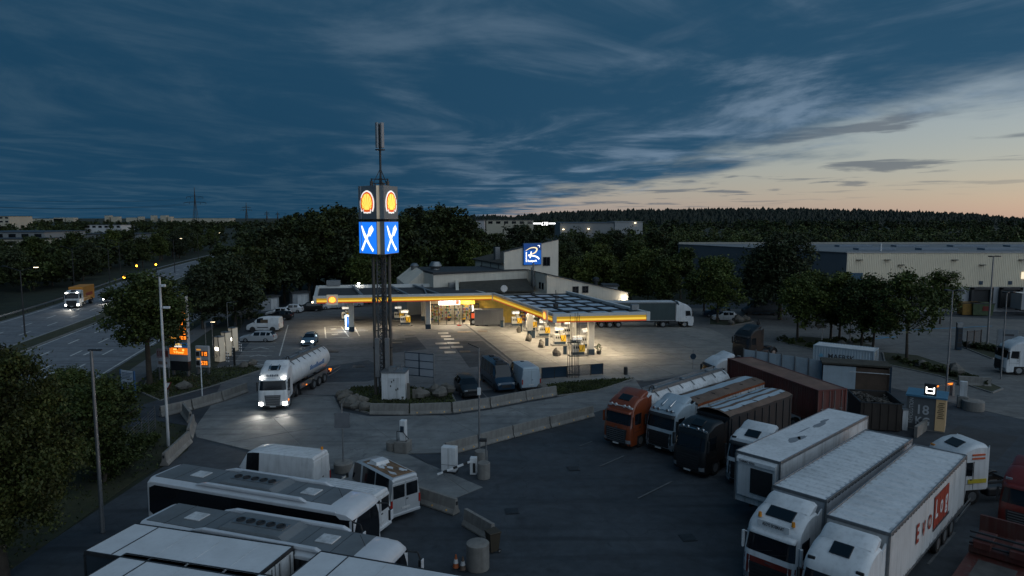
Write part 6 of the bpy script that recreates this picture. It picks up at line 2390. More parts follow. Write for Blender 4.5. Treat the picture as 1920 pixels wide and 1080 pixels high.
# ------------------------------------------------------------------ guard rail beyond the highway
gr = T('guard_rail', 'pale steel guard rail along the far edge of the highway', 'guard rail', (*hw_at(110, -15)[0], 0))
gx, gy = hw_at(110, -15)[0]
mb = MB()
rg_ = []
for i in range(60):
    p, h = hw_at(60 + i * 5, -15.2)
    rg_.append([(p.x - gx, p.y - gy, .45), (p.x - gx + .05, p.y - gy, .60), (p.x - gx, p.y - gy, .80), (p.x - gx - .05, p.y - gy, .62)])
mb.loft(rg_)
O('rail', mb, M_steel, gr)
for i in range(70):
    p, h = hw_at(60 + i * 4.2, -15.35)
    O('post', MB().box((0, 0, .38), (.1, .1, .76), h), M_dsteel, gr, (p.x - gx, p.y - gy, 0))

# ------------------------------------------------------------------ price totem and signs on the left
p = G(340, 706)
pt = T('price_totem', 'tall price totem with glowing orange figures behind the roadside tree', 'price sign', (p.x, p.y, .1), R(-14))
M_tot = mat('totem_grey', (.46, .47, .48), .5, .1, .1, 1)
O('board', MB().bx(-1.15, 1.15, -.22, .22, 1.6, 8.6), M_tot, pt, bevel=.04)
O('leg', MB().bx(-1.0, -.82, -.15, .15, 0, 1.6), M_steel, pt)
O('leg', MB().bx(.82, 1.0, -.15, .15, 0, 1.6), M_steel, pt)
O('plinth', MB().bx(-1.1, 1.1, -.2, .2, .6, 1.6), M_dsteel, pt)
L_ban = emat('banner_orange_lit', (1.0, .20, .005), .85, (.6, .15, .01))
O('orange_banner', MB().bx(-1.08, 1.12, -.26, -.22, 2.35, 3.05), L_ban, pt)
L_yt = emat('banner_yellow_lit', (1.0, .62, .12), 1.2)
b = text_mb('V-Power', .34, .0, .008, 'CENTER', sx=1.05)
O('banner_lettering', plane_map(b, (.05, -.275, 2.48), (1, 0, 0), (0, 0, 1)), L_yt, pt)
O('banner_mark', MB().bx(-.6, -.2, -.275, -.262, 2.82, 2.96).lathe([(.13, 0), (.13, .01), (.07, .01)], 12, (.62, -.275, 2.85), 'Y'), L_yt, pt)
O('blue_banner', MB().bx(-1.08, 1.12, -.25, -.22, 3.15, 3.6), emat('banner_blue', (.01, .10, .30), .3, (.03, .14, .35)), pt)
O('white_strip', MB().bx(-.7, .45, -.27, -.25, 3.15, 3.32), emat('strip_paper', (1, .93, .8), .9), pt)
b = text_mb('AdBlue', .3, 0, .004, 'CENTER')
O('blue_banner_lettering', plane_map(b, (.1, -.262, 3.36), (1, 0, 0), (0, 0, 1)), L_yt, pt)


def seven(txt, w, h, t=.07):
    """seven segment figures in the XY plane"""
    S = {'0': 'abcdef', '1': 'bc', '2': 'abged', '3': 'abgcd', '4': 'fgbc', '5': 'afgcd', '6': 'afgedc', '7': 'abc', '8': 'abcdefg', '9': 'abcdfg'}
    mb = MB()
    x = 0
    for c in txt:
        for s in S.get(c, ''):
            q = {'a': (0, h - t, w, h), 'd': (0, 0, w, t), 'g': (0, h / 2 - t / 2, w, h / 2 + t / 2), 'b': (w - t, h / 2, w, h), 'c': (w - t, 0, w, h / 2), 'f': (0, h / 2, t, h), 'e': (0, 0, t, h / 2)}[s]
            mb.add([(x + q[0], q[1], 0), (x + q[2], q[1], 0), (x + q[2], q[3], 0), (x + q[0], q[3], 0)], [(0, 1, 2, 3)])
        x += w * 1.3
    return mb


for k, tx in enumerate(('169', '176', '188', '197', '179', '172')):
    z = 4.0 + k * .52
    O('price_window', MB().bx(.05, 1.08, -.24, -.22, z - .06, z + .40), M_dkplast, pt)
    O('price_figures', plane_map(seven(tx, .26, .34, .085), (.09, -.25, z), (1, 0, 0), (0, 0, 1)), L_orng, pt)
    O('fuel_name', MB().bx(-1.0 + .05 * (k % 2), -.22 - .1 * (k % 3), -.24, -.22, z + .05, z + .22), emat('fuel_name_lit', (1.0, .42, .06), .55, (.4, .15, .03)), pt)
emblem(pt, (0, -.24, 7.75), (1, 0, 0), (0, -1, 0), 1.15)
p = G(382, 703)
p2 = T('gas_price_board', 'low price board with orange figures beside the tall totem', 'price sign', (p.x, p.y, .1), R(-10))
O('board', MB().bx(-.78, .78, -.15, .15, .75, 3.1), M_tot, p2, bevel=.04)
O('leg', MB().bx(-.72, -.55, -.12, .12, 0, .75), M_steel, p2)
O('leg', MB().bx(.55, .72, -.12, .12, 0, .75), M_steel, p2)
for z, tx in ((2.05, '119'), (1.05, '539')):
    O('price_window', MB().bx(-.15, .70, -.18, -.15, z - .07, z + .50), M_dkplast, p2)
    O('price_window', MB().bx(-.70, -.30, -.18, -.15, z - .07, z + .42), M_dkplast, p2)
    O('price_figures', plane_map(seven(tx, .20, .42, .075), (-.10, -.19, z), (1, 0, 0), (0, 0, 1)), L_orng, p2)
    O('fuel_name', MB().bx(-.62, -.12, -.17, -.15, z + .56, z + .72), MATS['fuel_name_lit'], p2)
p = G(309, 716)
rs = T('rest_area_sign', 'red lettered white sign over a grey board beside the price totem', 'sign', (p.x, p.y, .1), R(-12))
O('post', MB().bx(.5, .6, -.05, .05, 0, 3.4), M_steel, rs)
O('post', MB().bx(-.6, -.5, -.05, .05, 0, 3.4), M_steel, rs)
O('upper_board', MB().bx(-.75, .75, -.09, -.05, 2.45, 3.4), mat('sign_rose', (.30, .25, .26), .6), rs)
lt_ = MB()
for k, (x, w) in enumerate(((-.6, .1), (-.35, .1), (-.15, .22), (.15, .22), (.42, .2))):
    lt_.bx(x, x + w, -.11, -.09, 2.58, 3.18)
O('red_letters', lt_, M_red, rs)
O('lower_board', MB().bx(-.75, .75, -.09, -.05, 1.45, 2.38), mat('sign_grey', (.36, .37, .40), .6), rs)
O('print_mark', MB().bx(-.55, .0, -.11, -.09, 1.75, 2.1).bx(.3, .5, -.11, -.09, 1.8, 2.05), mat('sign_print', (.18, .12, .10), .6), rs)
a, b = G(229, 744), G(254, 748)
bs = T('blue_info_board', 'white information board in a blue frame by the footpath', 'sign', (a.x, a.y, .06), math.atan2(b.y - a.y, b.x - a.x))
Lb = (Vector(b) - Vector(a)).length
M_bfr = mat('blue_frame', (.03, .09, .20), .5)
for x in (0, Lb):
    O('post', MB().bx(x - .07, x + .07, -.07, .07, 0, 2.6), M_bfr, bs)
O('board', MB().bx(.08, Lb - .08, -.04, .04, 1.1, 2.55), mat('info_print', (.42, .46, .52), .6, 0, .3, 4), bs)
ib = MB()
for k in range(5):
    ib.bx(.2, Lb - .2 - .15 * (k % 3), -.06, -.04, 2.3 - k * .14, 2.36 - k * .14)
for k in range(2):
    ib.bx(.25 + k * .8, .75 + k * .8, -.06, -.04, 1.2, 1.5)
O('print_lines', ib, mat('info_ink', (.10, .13, .18), .6), bs)
p = G(317, 768)
ys_ = T('yield_sign', 'red edged give way sign on a thin post by the exit', 'road sign', (p.x, p.y, .06), R(-8))
O('post', MB().cyl((0, 0, 0), (0, 0, 2.4), .035, n=8), M_steel, ys_)
O('rim', MB().add([(-.42, -.05, 2.45), (.42, -.05, 2.45), (0, -.05, 1.72), (-.42, -.02, 2.45), (.42, -.02, 2.45), (0, -.02, 1.72)], [(0, 1, 2), (5, 4, 3), (0, 3, 4, 1), (1, 4, 5, 2), (2, 5, 3, 0)]), M_red, ys_)
O('face', MB().add([(-.27, -.056, 2.38), (.27, -.056, 2.38), (0, -.056, 1.9)], [(0, 1, 2)]), M_white, ys_)

# charging stations with lit screens
for i, (px, py, lab) in enumerate(((413, 679, 'nearest pale charging station with lit screen'), (425, 669, 'middle pale charging station with lit screen'), (438, 659, 'farthest pale charging station with lit screen'))):
    p = G(px, py)
    c = T('charging_station', lab, 'charging station', (p.x, p.y, .12), R(-28), 'car charging stations')
    O('housing', MB().bx(-.45, .45, -.4, .4, 0, 2.9), mat('charger_cream_glow', (.50, .46, .38), .5, 0, .08, 1, emit=.10, ecol=(1, .85, .6)), c, bevel=.05)  # faint glow put into the cream housing in place of light falling on it
    O('top_cap', MB().bx(-.47, .47, -.42, .42, 2.9, 2.98), M_steel, c)
    O('screen', MB().bx(-.24, .24, -.44, -.40, 1.35, 1.70), emat('charger_screen_lit', (1, .95, .82), 8), c)
    hz = MB()
    for s in (-.3, .3):
        pr_ = None
        for k in range(11):
            t = k / 10
            q = Vector((s - .25 * math.sin(t * math.pi) * (1 if s < 0 else -1), -.46, 2.7 - 2.2 * math.sin(t * math.pi) + .4 * t))
            if pr_:
                hz.cyl(pr_, q, .028, n=5)
            pr_ = q
    O('cable', hz, M_dkplast, c)
    O('chevron', MB().bar((-.25, -.415, .45), (.1, -.415, .70), .1, .03).bar((.1, -.415, .70), (-.25, -.415, .95), .1, .03), mat('charger_mark', (.13, .10, .06), .6), c)
    for k, (dx_, hh) in enumerate(((.75, 1.2), (1.05, 1.1))):
        p3 = p + Vector((dx_, -.15 * k, 0))
        q = T('striped_bollard', '%s striped bollard before the %s charging station' % (('left', 'right')[k], lab.split()[0]), 'bollard', (p3.x, p3.y, .06), 0, 'striped bollards')
        O('post', MB().cyl((0, 0, 0), (0, 0, hh), .075, n=8), M_white, q)
        for z in (.25, .6, .95):
            O('band', MB().cyl((0, 0, z), (0, 0, z + .13), .08, n=8), M_dkplast, q)
p = G(440, 687)
tag(O('black_post', MB().bx(-.12, .12, -.12, .12, 0, 2.1), M_black, None, (p.x, p.y, .06), .3, bevel=.02), 'square black post at the corner of the charging bays', 'post')
for i, (px, py, h) in enumerate(((441, 640, 2.6), (452, 628, 2.9), (459, 614, 2.6))):
    p = G(px, py)
    tag(O('sign_post', MB().cyl((0, 0, 0), (.15, 0, h), .035, n=6).box((.12, -.04, h - .3), (.35, .04, .45)), M_dsteel, None, (p.x, p.y, .1)), '%s thin parking sign post along the charging kerb' % ('nearest', 'middle', 'farthest')[i], 'sign post', 'parking sign posts')
# two sheds at the far hedge
for i, (a, b, h, lab) in enumerate((((486, 586), (520, 582), 2.4, 'pale shed with a hipped roof by the hedge'), ((546, 578), (577, 576), 2.6, 'grey shed with a bright shutter by the hedge'))):
    a, b = G(*a), G(*b)
    s = T('storage_shed', lab, 'shed', (a.x, a.y + 1.0, .05), math.atan2(b.y - a.y, b.x - a.x))
    Ls = (Vector(b) - Vector(a)).length
    O('wall', MB().bx(0, Ls, 0, 2.6, 0, h), mat('shed_sheet', (.28, .30, .32), .6, .2, .1, 1), s)
    O('roof', MB().bx(-.25, Ls + .25, -.25, 2.85, h, h + .22), M_roofd, s)
    O('shutter', MB().bx(Ls * (.55 if i == 0 else .3), Ls * .9, -.04, 0, .1, h - .3), M_whitew, s)

# ------------------------------------------------------------------ gate, posts and bits in the middle
p = G(644, 884)
cb = T('square_road_sign', 'back of a square sign on a pole in a round concrete base', 'road sign', (p.x, p.y, .06), R(4))
O('concrete_base', MB().lathe([(.62, 0), (.64, .55), (.56, .62), (.01, .62)], 20), M_barrier, cb, smooth=40)
O('pole', MB().cyl((0, 0, .5), (0, 0, 4.6), .045, n=8), M_steel, cb)
O('sign_plate', MB().bx(-.5, .5, -.06, -.03, 2.95, 4.0), mat('sign_back_grey', (.13, .14, .155), .5, .3), cb)
O('clamp', MB().bx(-.52, .52, -.03, .02, 3.0, 3.08).bx(-.52, .52, -.03, .02, 3.86, 3.94), M_dsteel, cb)
p = G(757, 848)
tk = T('ticket_terminal', 'white ticket terminal on a concrete block in the middle of the lane', 'ticket machine', (p.x, p.y, .06), R(-15))
O('block', MB().bx(-.55, .45, -.5, .5, 0, .85), M_barrier, tk, bevel=.05)
O('column', MB().bx(-.22, .22, -.22, .22, .85, 2.35), M_white, tk, bevel=.04)
O('screen', MB().bx(-.14, .14, -.25, -.21, 1.5, 1.95), M_navy, tk)
O('guard_bar', MB().cyl((-.35, -.35, .85), (-.35, -.35, 1.6), .03, n=6).cyl((.35, -.35, .1), (.35, -.35, 1.3), .03, n=6).cyl((-.35, -.35, 1.6), (-.1, -.35, 1.6), .03, n=6).cyl((.0, -.35, 1.7), (.55, -.35, 1.1), .03, n=6), M_dkplast, tk)
O('side_block', MB().lathe([(.42, 0), (.44, .62), (.38, .66), (.01, .66)], 18, (-.95, .1, 0)), M_barrier, tk, smooth=40)
p = G(843, 886)
wc = T('white_cabinet', 'white switch cabinet beside the raised barrier arm', 'cabinet', (p.x, p.y, .06), R(-14))
O('housing', MB().bx(-.5, .5, -.28, .28, .1, 1.75), M_white, wc, bevel=.03)
O('plinth', MB().bx(-.52, .52, -.3, .3, 0, .1), M_dkplast, wc)
O('panel_joint', MB().bx(-.5, .5, -.29, -.281, .55, .57).bx(-.01, .01, -.29, -.281, .1, 1.7), M_dsteel, wc)
p = G(888, 890)
bg_ = T('barrier_gate', 'white barrier gate with its arm lowered across the lane', 'barrier gate', (p.x, p.y, .06), R(-6))
O('housing', MB().bx(-.22, .22, -.2, .2, 0, 1.15), M_white, bg_, bevel=.03)
O('door', MB().bx(-.02, .16, -.22, -.2, .15, .8), M_dkplast, bg_)
arm_a, arm_b = Vector((-.1, -.25, .95)), Vector((-2.2, -1.1, .30))
O('arm', MB().bar(arm_a, arm_b, .09, .12), M_white, bg_)
for k in range(3):
    t0, t1 = .12 + k * .3, .24 + k * .3
    O('arm_stripe', MB().bar(arm_a.lerp(arm_b, t0), arm_a.lerp(arm_b, t1), .105, .135), M_dsteel, bg_)
for i, (px, py, r, h, lab) in enumerate(((907, 897, .42, 1.0, 'round concrete drum with a tube beside the barrier gate'), (902, 872, .45, .95, 'round concrete foot of the camera pole'), (896, 1066, .56, 1.25, 'large upright concrete pipe on the dark asphalt'), (1824, 769, .85, .8, 'low concrete drum beside the ticket column'))):
    p = G(px, py)
    o = O('concrete_drum', MB().lathe([(r, 0), (r * 1.0, h * .5), (r, h), (r * .93, h + .03), (.01, h + .03)], 24), M_barrier, None, (p.x, p.y, .05), smooth=40)
    tag(o, lab, 'concrete drum')
p = G(907, 893)
bt_ = T('plastic_post', 'thin post with a dark head behind the concrete drum', 'post', (p.x + .15, p.y + .3, .06))
O('tube', MB().cyl((0, 0, 0), (0, 0, 2.2), .05, n=8), M_steel, bt_)
O('head', MB().box((-.2, 0, 2.3), (.5, .2, .22)), M_dkplast, bt_, bevel=.04)
p = G(924, 1036)
rb = T('rubbish_bin', 'brown wheeled rubbish bin behind the concrete pipe', 'bin', (p.x, p.y, .04), R(30))
M_bin = mat('bin_brown', (.045, .035, .022), .6)
O('body', MB().loft([[(-.22, -.22, .1), (.22, -.22, .1), (.22, .22, .1), (-.22, .22, .1)], [(-.30, -.30, 1.05), (.30, -.30, 1.05), (.30, .30, 1.05), (-.30, .30, 1.05)]]), M_bin, rb)
O('lid', MB().bx(-.33, .35, -.33, .33, 1.05, 1.13), M_bin, rb, bevel=.03)
for s in (-1, 1):
    wheel(rb, .25, s * .25, .1, .06)
for i, (px, py, lab) in enumerate(((855, 1066, 'orange and white traffic cone left of the concrete pipe'), (868, 1070, 'dull traffic cone touching the concrete pipe'))):
    p = G(px, py)
    c = T('traffic_cone', lab, 'traffic cone', (p.x, p.y, .04))
    O('cone', MB().lathe([(.16, .03), (.03, .68), (.01, .69)], 14), mat('cone_orange', (.40, .10, .03), .6) if i == 0 else M_brown, c)
    O('foot', MB().bx(-.2, .2, -.2, .2, 0, .04), M_dkplast, c)
    O('sleeve', MB().lathe([(.122, .25), (.082, .45)], 14), M_white if i == 0 else M_whitew, c)

# ------------------------------------------------------------------ right side: sheet fence, store, skip, kiosk
a, b = Vector((25.6, 74.2)), Vector((31.6, 68.2))
sf = T('sheet_fence', 'pale blue corrugated sheet fence between red and white containers', 'fence', (*a, .05), math.atan2((b - a).y, (b - a).x))
Lf = (b - a).length
for k in range(6):
    x0, x1 = Lf * k / 6, Lf * (k + 1) / 6
    pts = []
    for j in range(12):
        xa = x0 + .02 + (x1 - x0 - .04) * j / 12
        d = (x1 - x0 - .04) / 12
        pts += [(xa, 0), (xa + d * .5, .035)]
    O('fence_sheet', MB().loft([[(x, y, .05) for x, y in pts], [(x, y, 2.45) for x, y in pts]], closed=False), M_bluew, sf)
    O('fence_post', MB().bx(x0 - .05, x0 + .05, -.10, -.02, 0, 2.6), M_steel, sf)
a, b = Vector((30.9, 66.6)), Vector((36.4, 64.6))
hd = math.atan2((b - a).y, (b - a).x)
stf = T('open_store', 'low brown and white store shed with mossy roof behind the skip', 'shed', (*a, .05), hd)
Ls = (b - a).length
O('back_wall', MB().bx(0, Ls, 2.2, 2.35, 0, 2.5), M_brown, stf)
O('white_wall', MB().bx(0, Ls * .5, .0, .12, 0, 2.35), M_bluew, stf)
O('brown_wall', MB().bx(Ls * .5 + .01, Ls, .0, .12, 0, 2.3), mat('brown_sheet', (.075, .048, .032), .7, 0, .3, 1), stf)
O('side_wall', MB().bx(Ls - .1, Ls, .12, 2.2, 0, 2.4), M_brown, stf)
O('roof', MB().bx(-.15, Ls + .15, -.2, 2.5, 2.5, 2.66), M_moss, stf)
O('edge_bar', MB().bx(Ls * .4, Ls + .05, -.3, -.24, 1.9, 1.96), M_whitew, stf)
O('corner_post', MB().bx(Ls - .02, Ls + .14, -.32, -.18, 0, 2.6), M_navy, stf)
sk = T('rubble_skip', 'dark brown skip full of rubble beside the washing kiosk', 'skip', (29.35, 53.0, .05), R(-13))
M_skip = mat('skip_brown', (.030, .022, .017), .7, 0, .3, 1)
sw = MB().bx(-1.45, 1.45, -.05, .0, .1, 2.2).bx(-1.45, 1.45, 4.0, 4.05, .1, 2.2).bx(-1.5, -1.45, -.05, 4.05, .1, 2.2).bx(1.45, 1.5, -.05, 4.05, .1, 2.2).bx(-1.45, 1.45, 0, 4, .05, .12)
O('shell', sw, M_skip, sk)
O('rim', MB().bx(-1.56, 1.56, -.12, -.02, 2.2, 2.3).bx(-1.56, 1.56, 4.02, 4.12, 2.2, 2.3).bx(-1.58, -1.48, -.12, 4.12, 2.2, 2.3).bx(1.48, 1.58, -.12, 4.12, 2.2, 2.3), M_dsteel, sk)
rgs = [MB().bx(x - .05, x + .05, -.11, -.05, .1, 2.2) for x in (-1.2, -.6, 0, .6, 1.2)]
for r_ in rgs:
    O('rib', r_, M_skip, sk)
rbm = MB()
for k in range(300):
    x, y = rr.uniform(-1.35, 1.35), rr.uniform(.1, 3.9)
    s_ = rr.uniform(.08, .25)
    M3 = Matrix.Rotation(rr.uniform(0, 3), 3, 'X') @ Matrix.Rotation(rr.uniform(0, 3), 3, 'Z')
    rbm.box((x, y, 1.75 + .25 * math.sin(x * 2 + y) + rr.uniform(0, .2)), (s_ * 1.6, s_, s_ * .5), M=M3)
ro_ = O('rubble', rbm, mat('rubble_grey', (.085, .075, .065), .9, 0, .5, 2), sk)
ro_['kind'] = 'stuff'
a, b = Vector((31.9, 53.9)), Vector((33.5, 52.8))
kd = math.atan2((b - a).y, (b - a).x)
kq = T('washing_kiosk', 'grey laundry kiosk with large white lettering and blue roof', 'kiosk', (*a, .05), kd)
Lk = 2.0
O('wall', MB().bx(0, Lk, 0, 2.4, .05, 2.65), mat('kiosk_grey', (.10, .105, .11), .55), kq, bevel=.02)
O('roof', MB().bx(-.1, Lk + .75, -.15, 2.5, 2.65, 2.8), mat('kiosk_blue', (.06, .17, .26), .5, 0, .15, 1), kq)
O('base', MB().bx(-.05, Lk + .7, -.08, 2.45, 0, .06), M_kerb, kq)
b_ = text_mb('REVOLUTION', .40, 0, .003, 'LEFT', sx=.85)
O('lettering', plane_map(b_, (.46, -.03, .42), (0, 0, 1), (-1, 0, 0)), mat('kiosk_letter_white', (.42, .43, .44), .6), kq)
b_ = text_mb('18', 1.05, 0, .02, 'LEFT', sx=.9)
O('lettering', plane_map(b_, (.62, -.03, 1.28), (1, 0, 0), (0, 0, 1)), MATS['kiosk_letter_white'], kq)
b_ = text_mb('KG', .88, 0, .02, 'LEFT', sx=.85)
O('lettering', plane_map(b_, (.62, -.03, .42), (1, 0, 0), (0, 0, 1)), MATS['kiosk_letter_white'], kq)
sp = O('lit_panel', MB().bx(Lk, Lk + .68, -.04, 2.3, .1, 2.6), emat('kiosk_panel_lit', (1.0, .75, .38), .05, (.26, .21, .14)), kq)
ln = MB()
for k in range(9):
    ln.bx(Lk + .1 + .05 * (k % 3), Lk + .58 - .08 * (k % 2), -.055, -.04, 1.1 + k * .15, 1.18 + k * .15)
O('panel_print', ln, mat('kiosk_print_dark', (.10, .075, .045), .6), sp)
lsn = T('laundry_sign', 'small lit laundry tub sign standing on the kiosk', 'sign', (33.3, 53.2, 2.86), kd)
O('box', MB().bx(-.42, .42, -.12, .12, 0, .95), M_dsteel, lsn, bevel=.03)
tb = MB().bx(-.30, -.22, -.15, -.12, .25, .70).bx(.22, .30, -.15, -.12, .25, .70).bx(-.28, .28, -.15, -.12, .18, .27).bx(-.22, .22, -.15, -.12, .52, .58)
O('tub_symbol', tb, emat('tub_lit', (1, .97, .9), 3.5), lsn)
p = G(1684, 805)
pw = T('white_pillar', 'narrow white service pillar between skip and kiosk', 'pillar', (p.x + .3, p.y - .3, .05), R(-20))
O('housing', MB().bx(-.2, .2, -.2, .2, 0, 1.65), M_whitew, pw, bevel=.02)
O('cap', MB().bx(-.22, .22, -.22, .22, 1.65, 1.72), M_steel, pw)
# short wall below the kiosk
a, b = G(1716, 822), G(1745, 800)
O('low_wall', MB().bx(0, (Vector(b) - Vector(a)).length, -.12, .12, 0, .9), M_barrier, None, (a.x, a.y, .04), math.atan2(b.y - a.y, b.x - a.x), bevel=.02)
tag(bpy.data.objects['low_wall'], 'short concrete wall below the washing kiosk', 'wall')
# far barrier with orange lights and ticket column
p = G(1775, 742)
oa = T('lit_barrier_arm', 'thin barrier arm with orange lights beyond the kiosk', 'barrier gate', (p.x + .5, p.y, .05), R(20))
O('post', MB().bx(-.15, .15, -.15, .15, 0, 1.2), M_steel, oa)
O('arm', MB().bar((0, 0, 1.1), (-3.3, -.3, 1.2), .08), M_steel, oa)
for x in (-.2, -2.4):
    O('arm_lamp', MB().box((x - .2, -.09 * x / -1, 1.13), (.85, .14, .14)), L_orng, oa)
p = G(1804, 764)
tc_ = T('ticket_column', 'white ticket column on a dark concrete foot by the far lane', 'ticket machine', (p.x, p.y, .05), R(-30))
O('foot', MB().bx(-.42, .42, -.4, .4, 0, 1.0), M_barrier, tc_, bevel=.04)
O('column', MB().bx(-.28, .28, -.2, .2, 1.0, 2.35), M_whitew, tc_, bevel=.03)
p = G(1805, 657)
cl2 = T('info_column', 'dark information column by the wire gate', 'column', (p.x - .6, p.y, .1), R(-8))
O('column', MB().bx(-.32, .32, -.25, .25, 0, 2.9), M_navy, cl2, bevel=.03)
for k in range(4):
    O('info_plate', MB().bx(-.26, .26, -.28, -.25, .4 + k * .62, .9 + k * .62), M_dkplast, cl2)
O('cap_plate', MB().bx(-.35, .35, -.2, .2, 2.9, 3.5), M_steel, cl2)
a, b = G(1812, 655), G(1838, 652)
wg = T('wire_gate', 'wire mesh gate beside the information column', 'gate', (a.x, a.y, .1), math.atan2(b.y - a.y, b.x - a.x))
Lw = (Vector(b) - Vector(a)).length
for x in (0, Lw / 2, Lw):
    O('post', MB().bx(x - .05, x + .05, -.05, .05, 0, 2.3), M_dsteel, wg)
O('mesh', MB().bx(.05, Lw - .05, -.01, .01, .1, 2.2), mat('wire_mesh', (.07, .075, .08), .5, .5, .3, 20, alpha=.28), wg)
O('rail', MB().bx(0, Lw, -.03, .03, 2.15, 2.22).bx(0, Lw, -.03, .03, .1, .16), M_dsteel, wg)
a, b = G(1868, 668), G(1905, 670)
hb3 = T('white_banner', 'grey banner board behind the parked tractor at the right edge', 'sign', (a.x, a.y, .08), math.atan2(b.y - a.y, b.x - a.x))
Lw = (Vector(b) - Vector(a)).length
for x in (0, Lw):
    O('post', MB().bx(x - .06, x + .06, -.06, .06, 0, 3.3), M_steel, hb3)
O('board', MB().bx(0, Lw, -.08, -.04, 1.6, 3.3), mat('banner_grey', (.17, .19, .21), .6), hb3)
O('print_line', MB().bx(.5, Lw - .4, -.10, -.08, 2.5, 2.75), M_txt_d, hb3)
p = G(1541, 640)
sb = T('white_sign_board', 'pale sign boards on a white post under the trees', 'sign', (p.x, p.y, .15))
O('post', MB().cyl((0, 0, 0), (0, 0, 3.2), .06, n=8), M_white, sb)
for z in (1.7, 2.3, 2.9):
    O('board', MB().bx(-.8, .5, -.08, -.04, z, z + .5), mat('sign_dull', (.20, .19, .18), .6), sb)
p = G(1299, 693)
rs2 = T('round_road_sign', 'round road sign seen from behind near the lane end', 'road sign', (p.x, p.y, .06))
O('post', MB().cyl((0, 0, 0), (0, 0, 2.2), .04, n=8), M_steel, rs2)
O('disc', MB().lathe([(.33, 0), (.33, .03), (.01, .03)], 20, (0, -.05, 2.0 - .55), 'Y'), M_navy, rs2)


# ------------------------------------------------------------------ people: pixel-small figures in the yard
def person(label, px, py, top, legs, h=1.76, rz=0.0):
    p = G(px, py)
    root = T('person', label, 'person', (p.x, p.y, .05), rz)
    V = [(0, 0, .93), (0, 0, 1.15), (0, 0, 1.40), (0, 0, 1.52), (0, -.02, 1.66), (.20, 0, 1.42), (.25, -.02, 1.15), (.26, -.12, .92), (-.20, 0, 1.42), (-.25, .02, 1.15), (-.26, -.06, .90),
         (.10, 0, .90), (.11, -.03, .50), (.12, .05, .08), (.12, -.10, .04), (-.10, 0, .90), (-.11, .05, .50), (-.12, .10, .08), (-.12, -.04, .04)]
    E_ = [(0, 1), (1, 2), (2, 3), (3, 4), (2, 5), (5, 6), (6, 7), (2, 8), (8, 9), (9, 10), (0, 11), (11, 12), (12, 13), (13, 14), (0, 15), (15, 16), (16, 17), (17, 18)]
    Rr = [.16, .15, .17, .065, .105, .075, .055, .04, .075, .055, .04, .095, .07, .05, .045, .095, .07, .05, .045]
    k = h / 1.76
    me = bpy.data.meshes.new('body')
    me.from_pydata([(x * k, y * k, z * k) for x, y, z in V], E_, [])
    ob = bpy.data.objects.new('body', me)
    COL.objects.link(ob)
    ob.parent = root
    sm = ob.modifiers.new('skin', 'SKIN')
    for i, v in enumerate(me.skin_vertices[0].data):
        v.radius = (Rr[i] * k * (1.15 if i < 3 else 1), Rr[i] * k * (.75 if i < 3 else 1))
        v.use_root = i == 0
    ob.modifiers.new('sub', 'SUBSURF').levels = 1
    ob.modifiers['sub'].render_levels = 1
    me.materials.append(top)
    O('trousers', MB().lathe([(.11, .08), (.12, .5), (.13, .86)], 10, (.11 * k, .01, 0)).lathe([(.11, .08), (.12, .5), (.13, .86)], 10, (-.11 * k, .05, 0)).lathe([(.20, .82), (.21, .98)], 12), legs, root, smooth=40)
    O('hair', MB().lathe([(.112, 1.66), (.115, 1.72), (.08, 1.79), (.01, 1.81)], 12, (0, .0, 0)), M_dkplast, root, smooth=40)
    return root


person('person in dark clothes walking across the delivery yard', 1421, 621, mat('dark_jacket', (.02, .022, .026), .8), M_dkplast, rz=.4)
person('person in a blue jacket standing beside the lorry cab door', 1290, 610, mat('blue_jacket', (.03, .07, .13), .8), M_dkplast, rz=2)

# ------------------------------------------------------------------ warehouse and its yard
WH = [(59.9, 122), (140, 122), (140, 160), (39, 160)]
wh = T('warehouse', 'long cream ribbed warehouse with loading docks on the right', 'warehouse', (60, 122, 0))
WO = Vector((-60, -122, 0))
M_fascia_dull = mat('dull_fascia', (.30, .29, .26), .7)
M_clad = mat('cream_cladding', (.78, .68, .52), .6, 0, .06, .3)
M_cladd = mat('cladding_shade_tone', (.10, .12, .14), .6, 0, .08, .3)  # shade of the left side put into its darker colour
O('wall', MB().prism(WH, 0, 10.6), [mat('warehouse_base', (.40, .41, .43), .7, 0, .1, .4)], wh, WO)
cl3 = MB()
pts = []
n = 250
for i in range(n):
    xa = 59.9 + 80 * i / n
    d = 80 / n
    pts += [(xa, 121.93), (xa + d * .55, 121.93), (xa + d * .6, 121.86), (xa + d * .95, 121.86)]
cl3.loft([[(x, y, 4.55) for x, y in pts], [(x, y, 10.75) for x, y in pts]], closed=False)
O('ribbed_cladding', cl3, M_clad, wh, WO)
d_ = (Vector((39, 160)) - Vector((59.9, 122)))
nn = Vector((-d_.y, d_.x)).normalized() * -1
nn = nn if nn.x < 0 else -nn
q0, q1 = Vector((59.9, 122)) + nn * .06, Vector((39, 160)) + nn * .06
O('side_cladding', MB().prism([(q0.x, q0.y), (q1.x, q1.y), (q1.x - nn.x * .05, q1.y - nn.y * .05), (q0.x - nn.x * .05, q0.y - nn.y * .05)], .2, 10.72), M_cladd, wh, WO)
O('roof', MB().prism([(59.7, 121.8), (140.2, 121.8), (140.2, 160.2), (38.7, 160.2)], 10.62, 10.74), mat('warehouse_roof', (.17, .175, .18), .6, .1, .15, .15, dirt=.25), wh, WO)
O('parapet', MB().bar((39, 160, 10.9), (140, 160, 10.9), .4, .5), M_fascia_dull, wh, WO)
O('eave_trim', MB().bx(59.7, 140, 121.78, 121.84, 10.6, 10.85), M_steel, wh, WO)
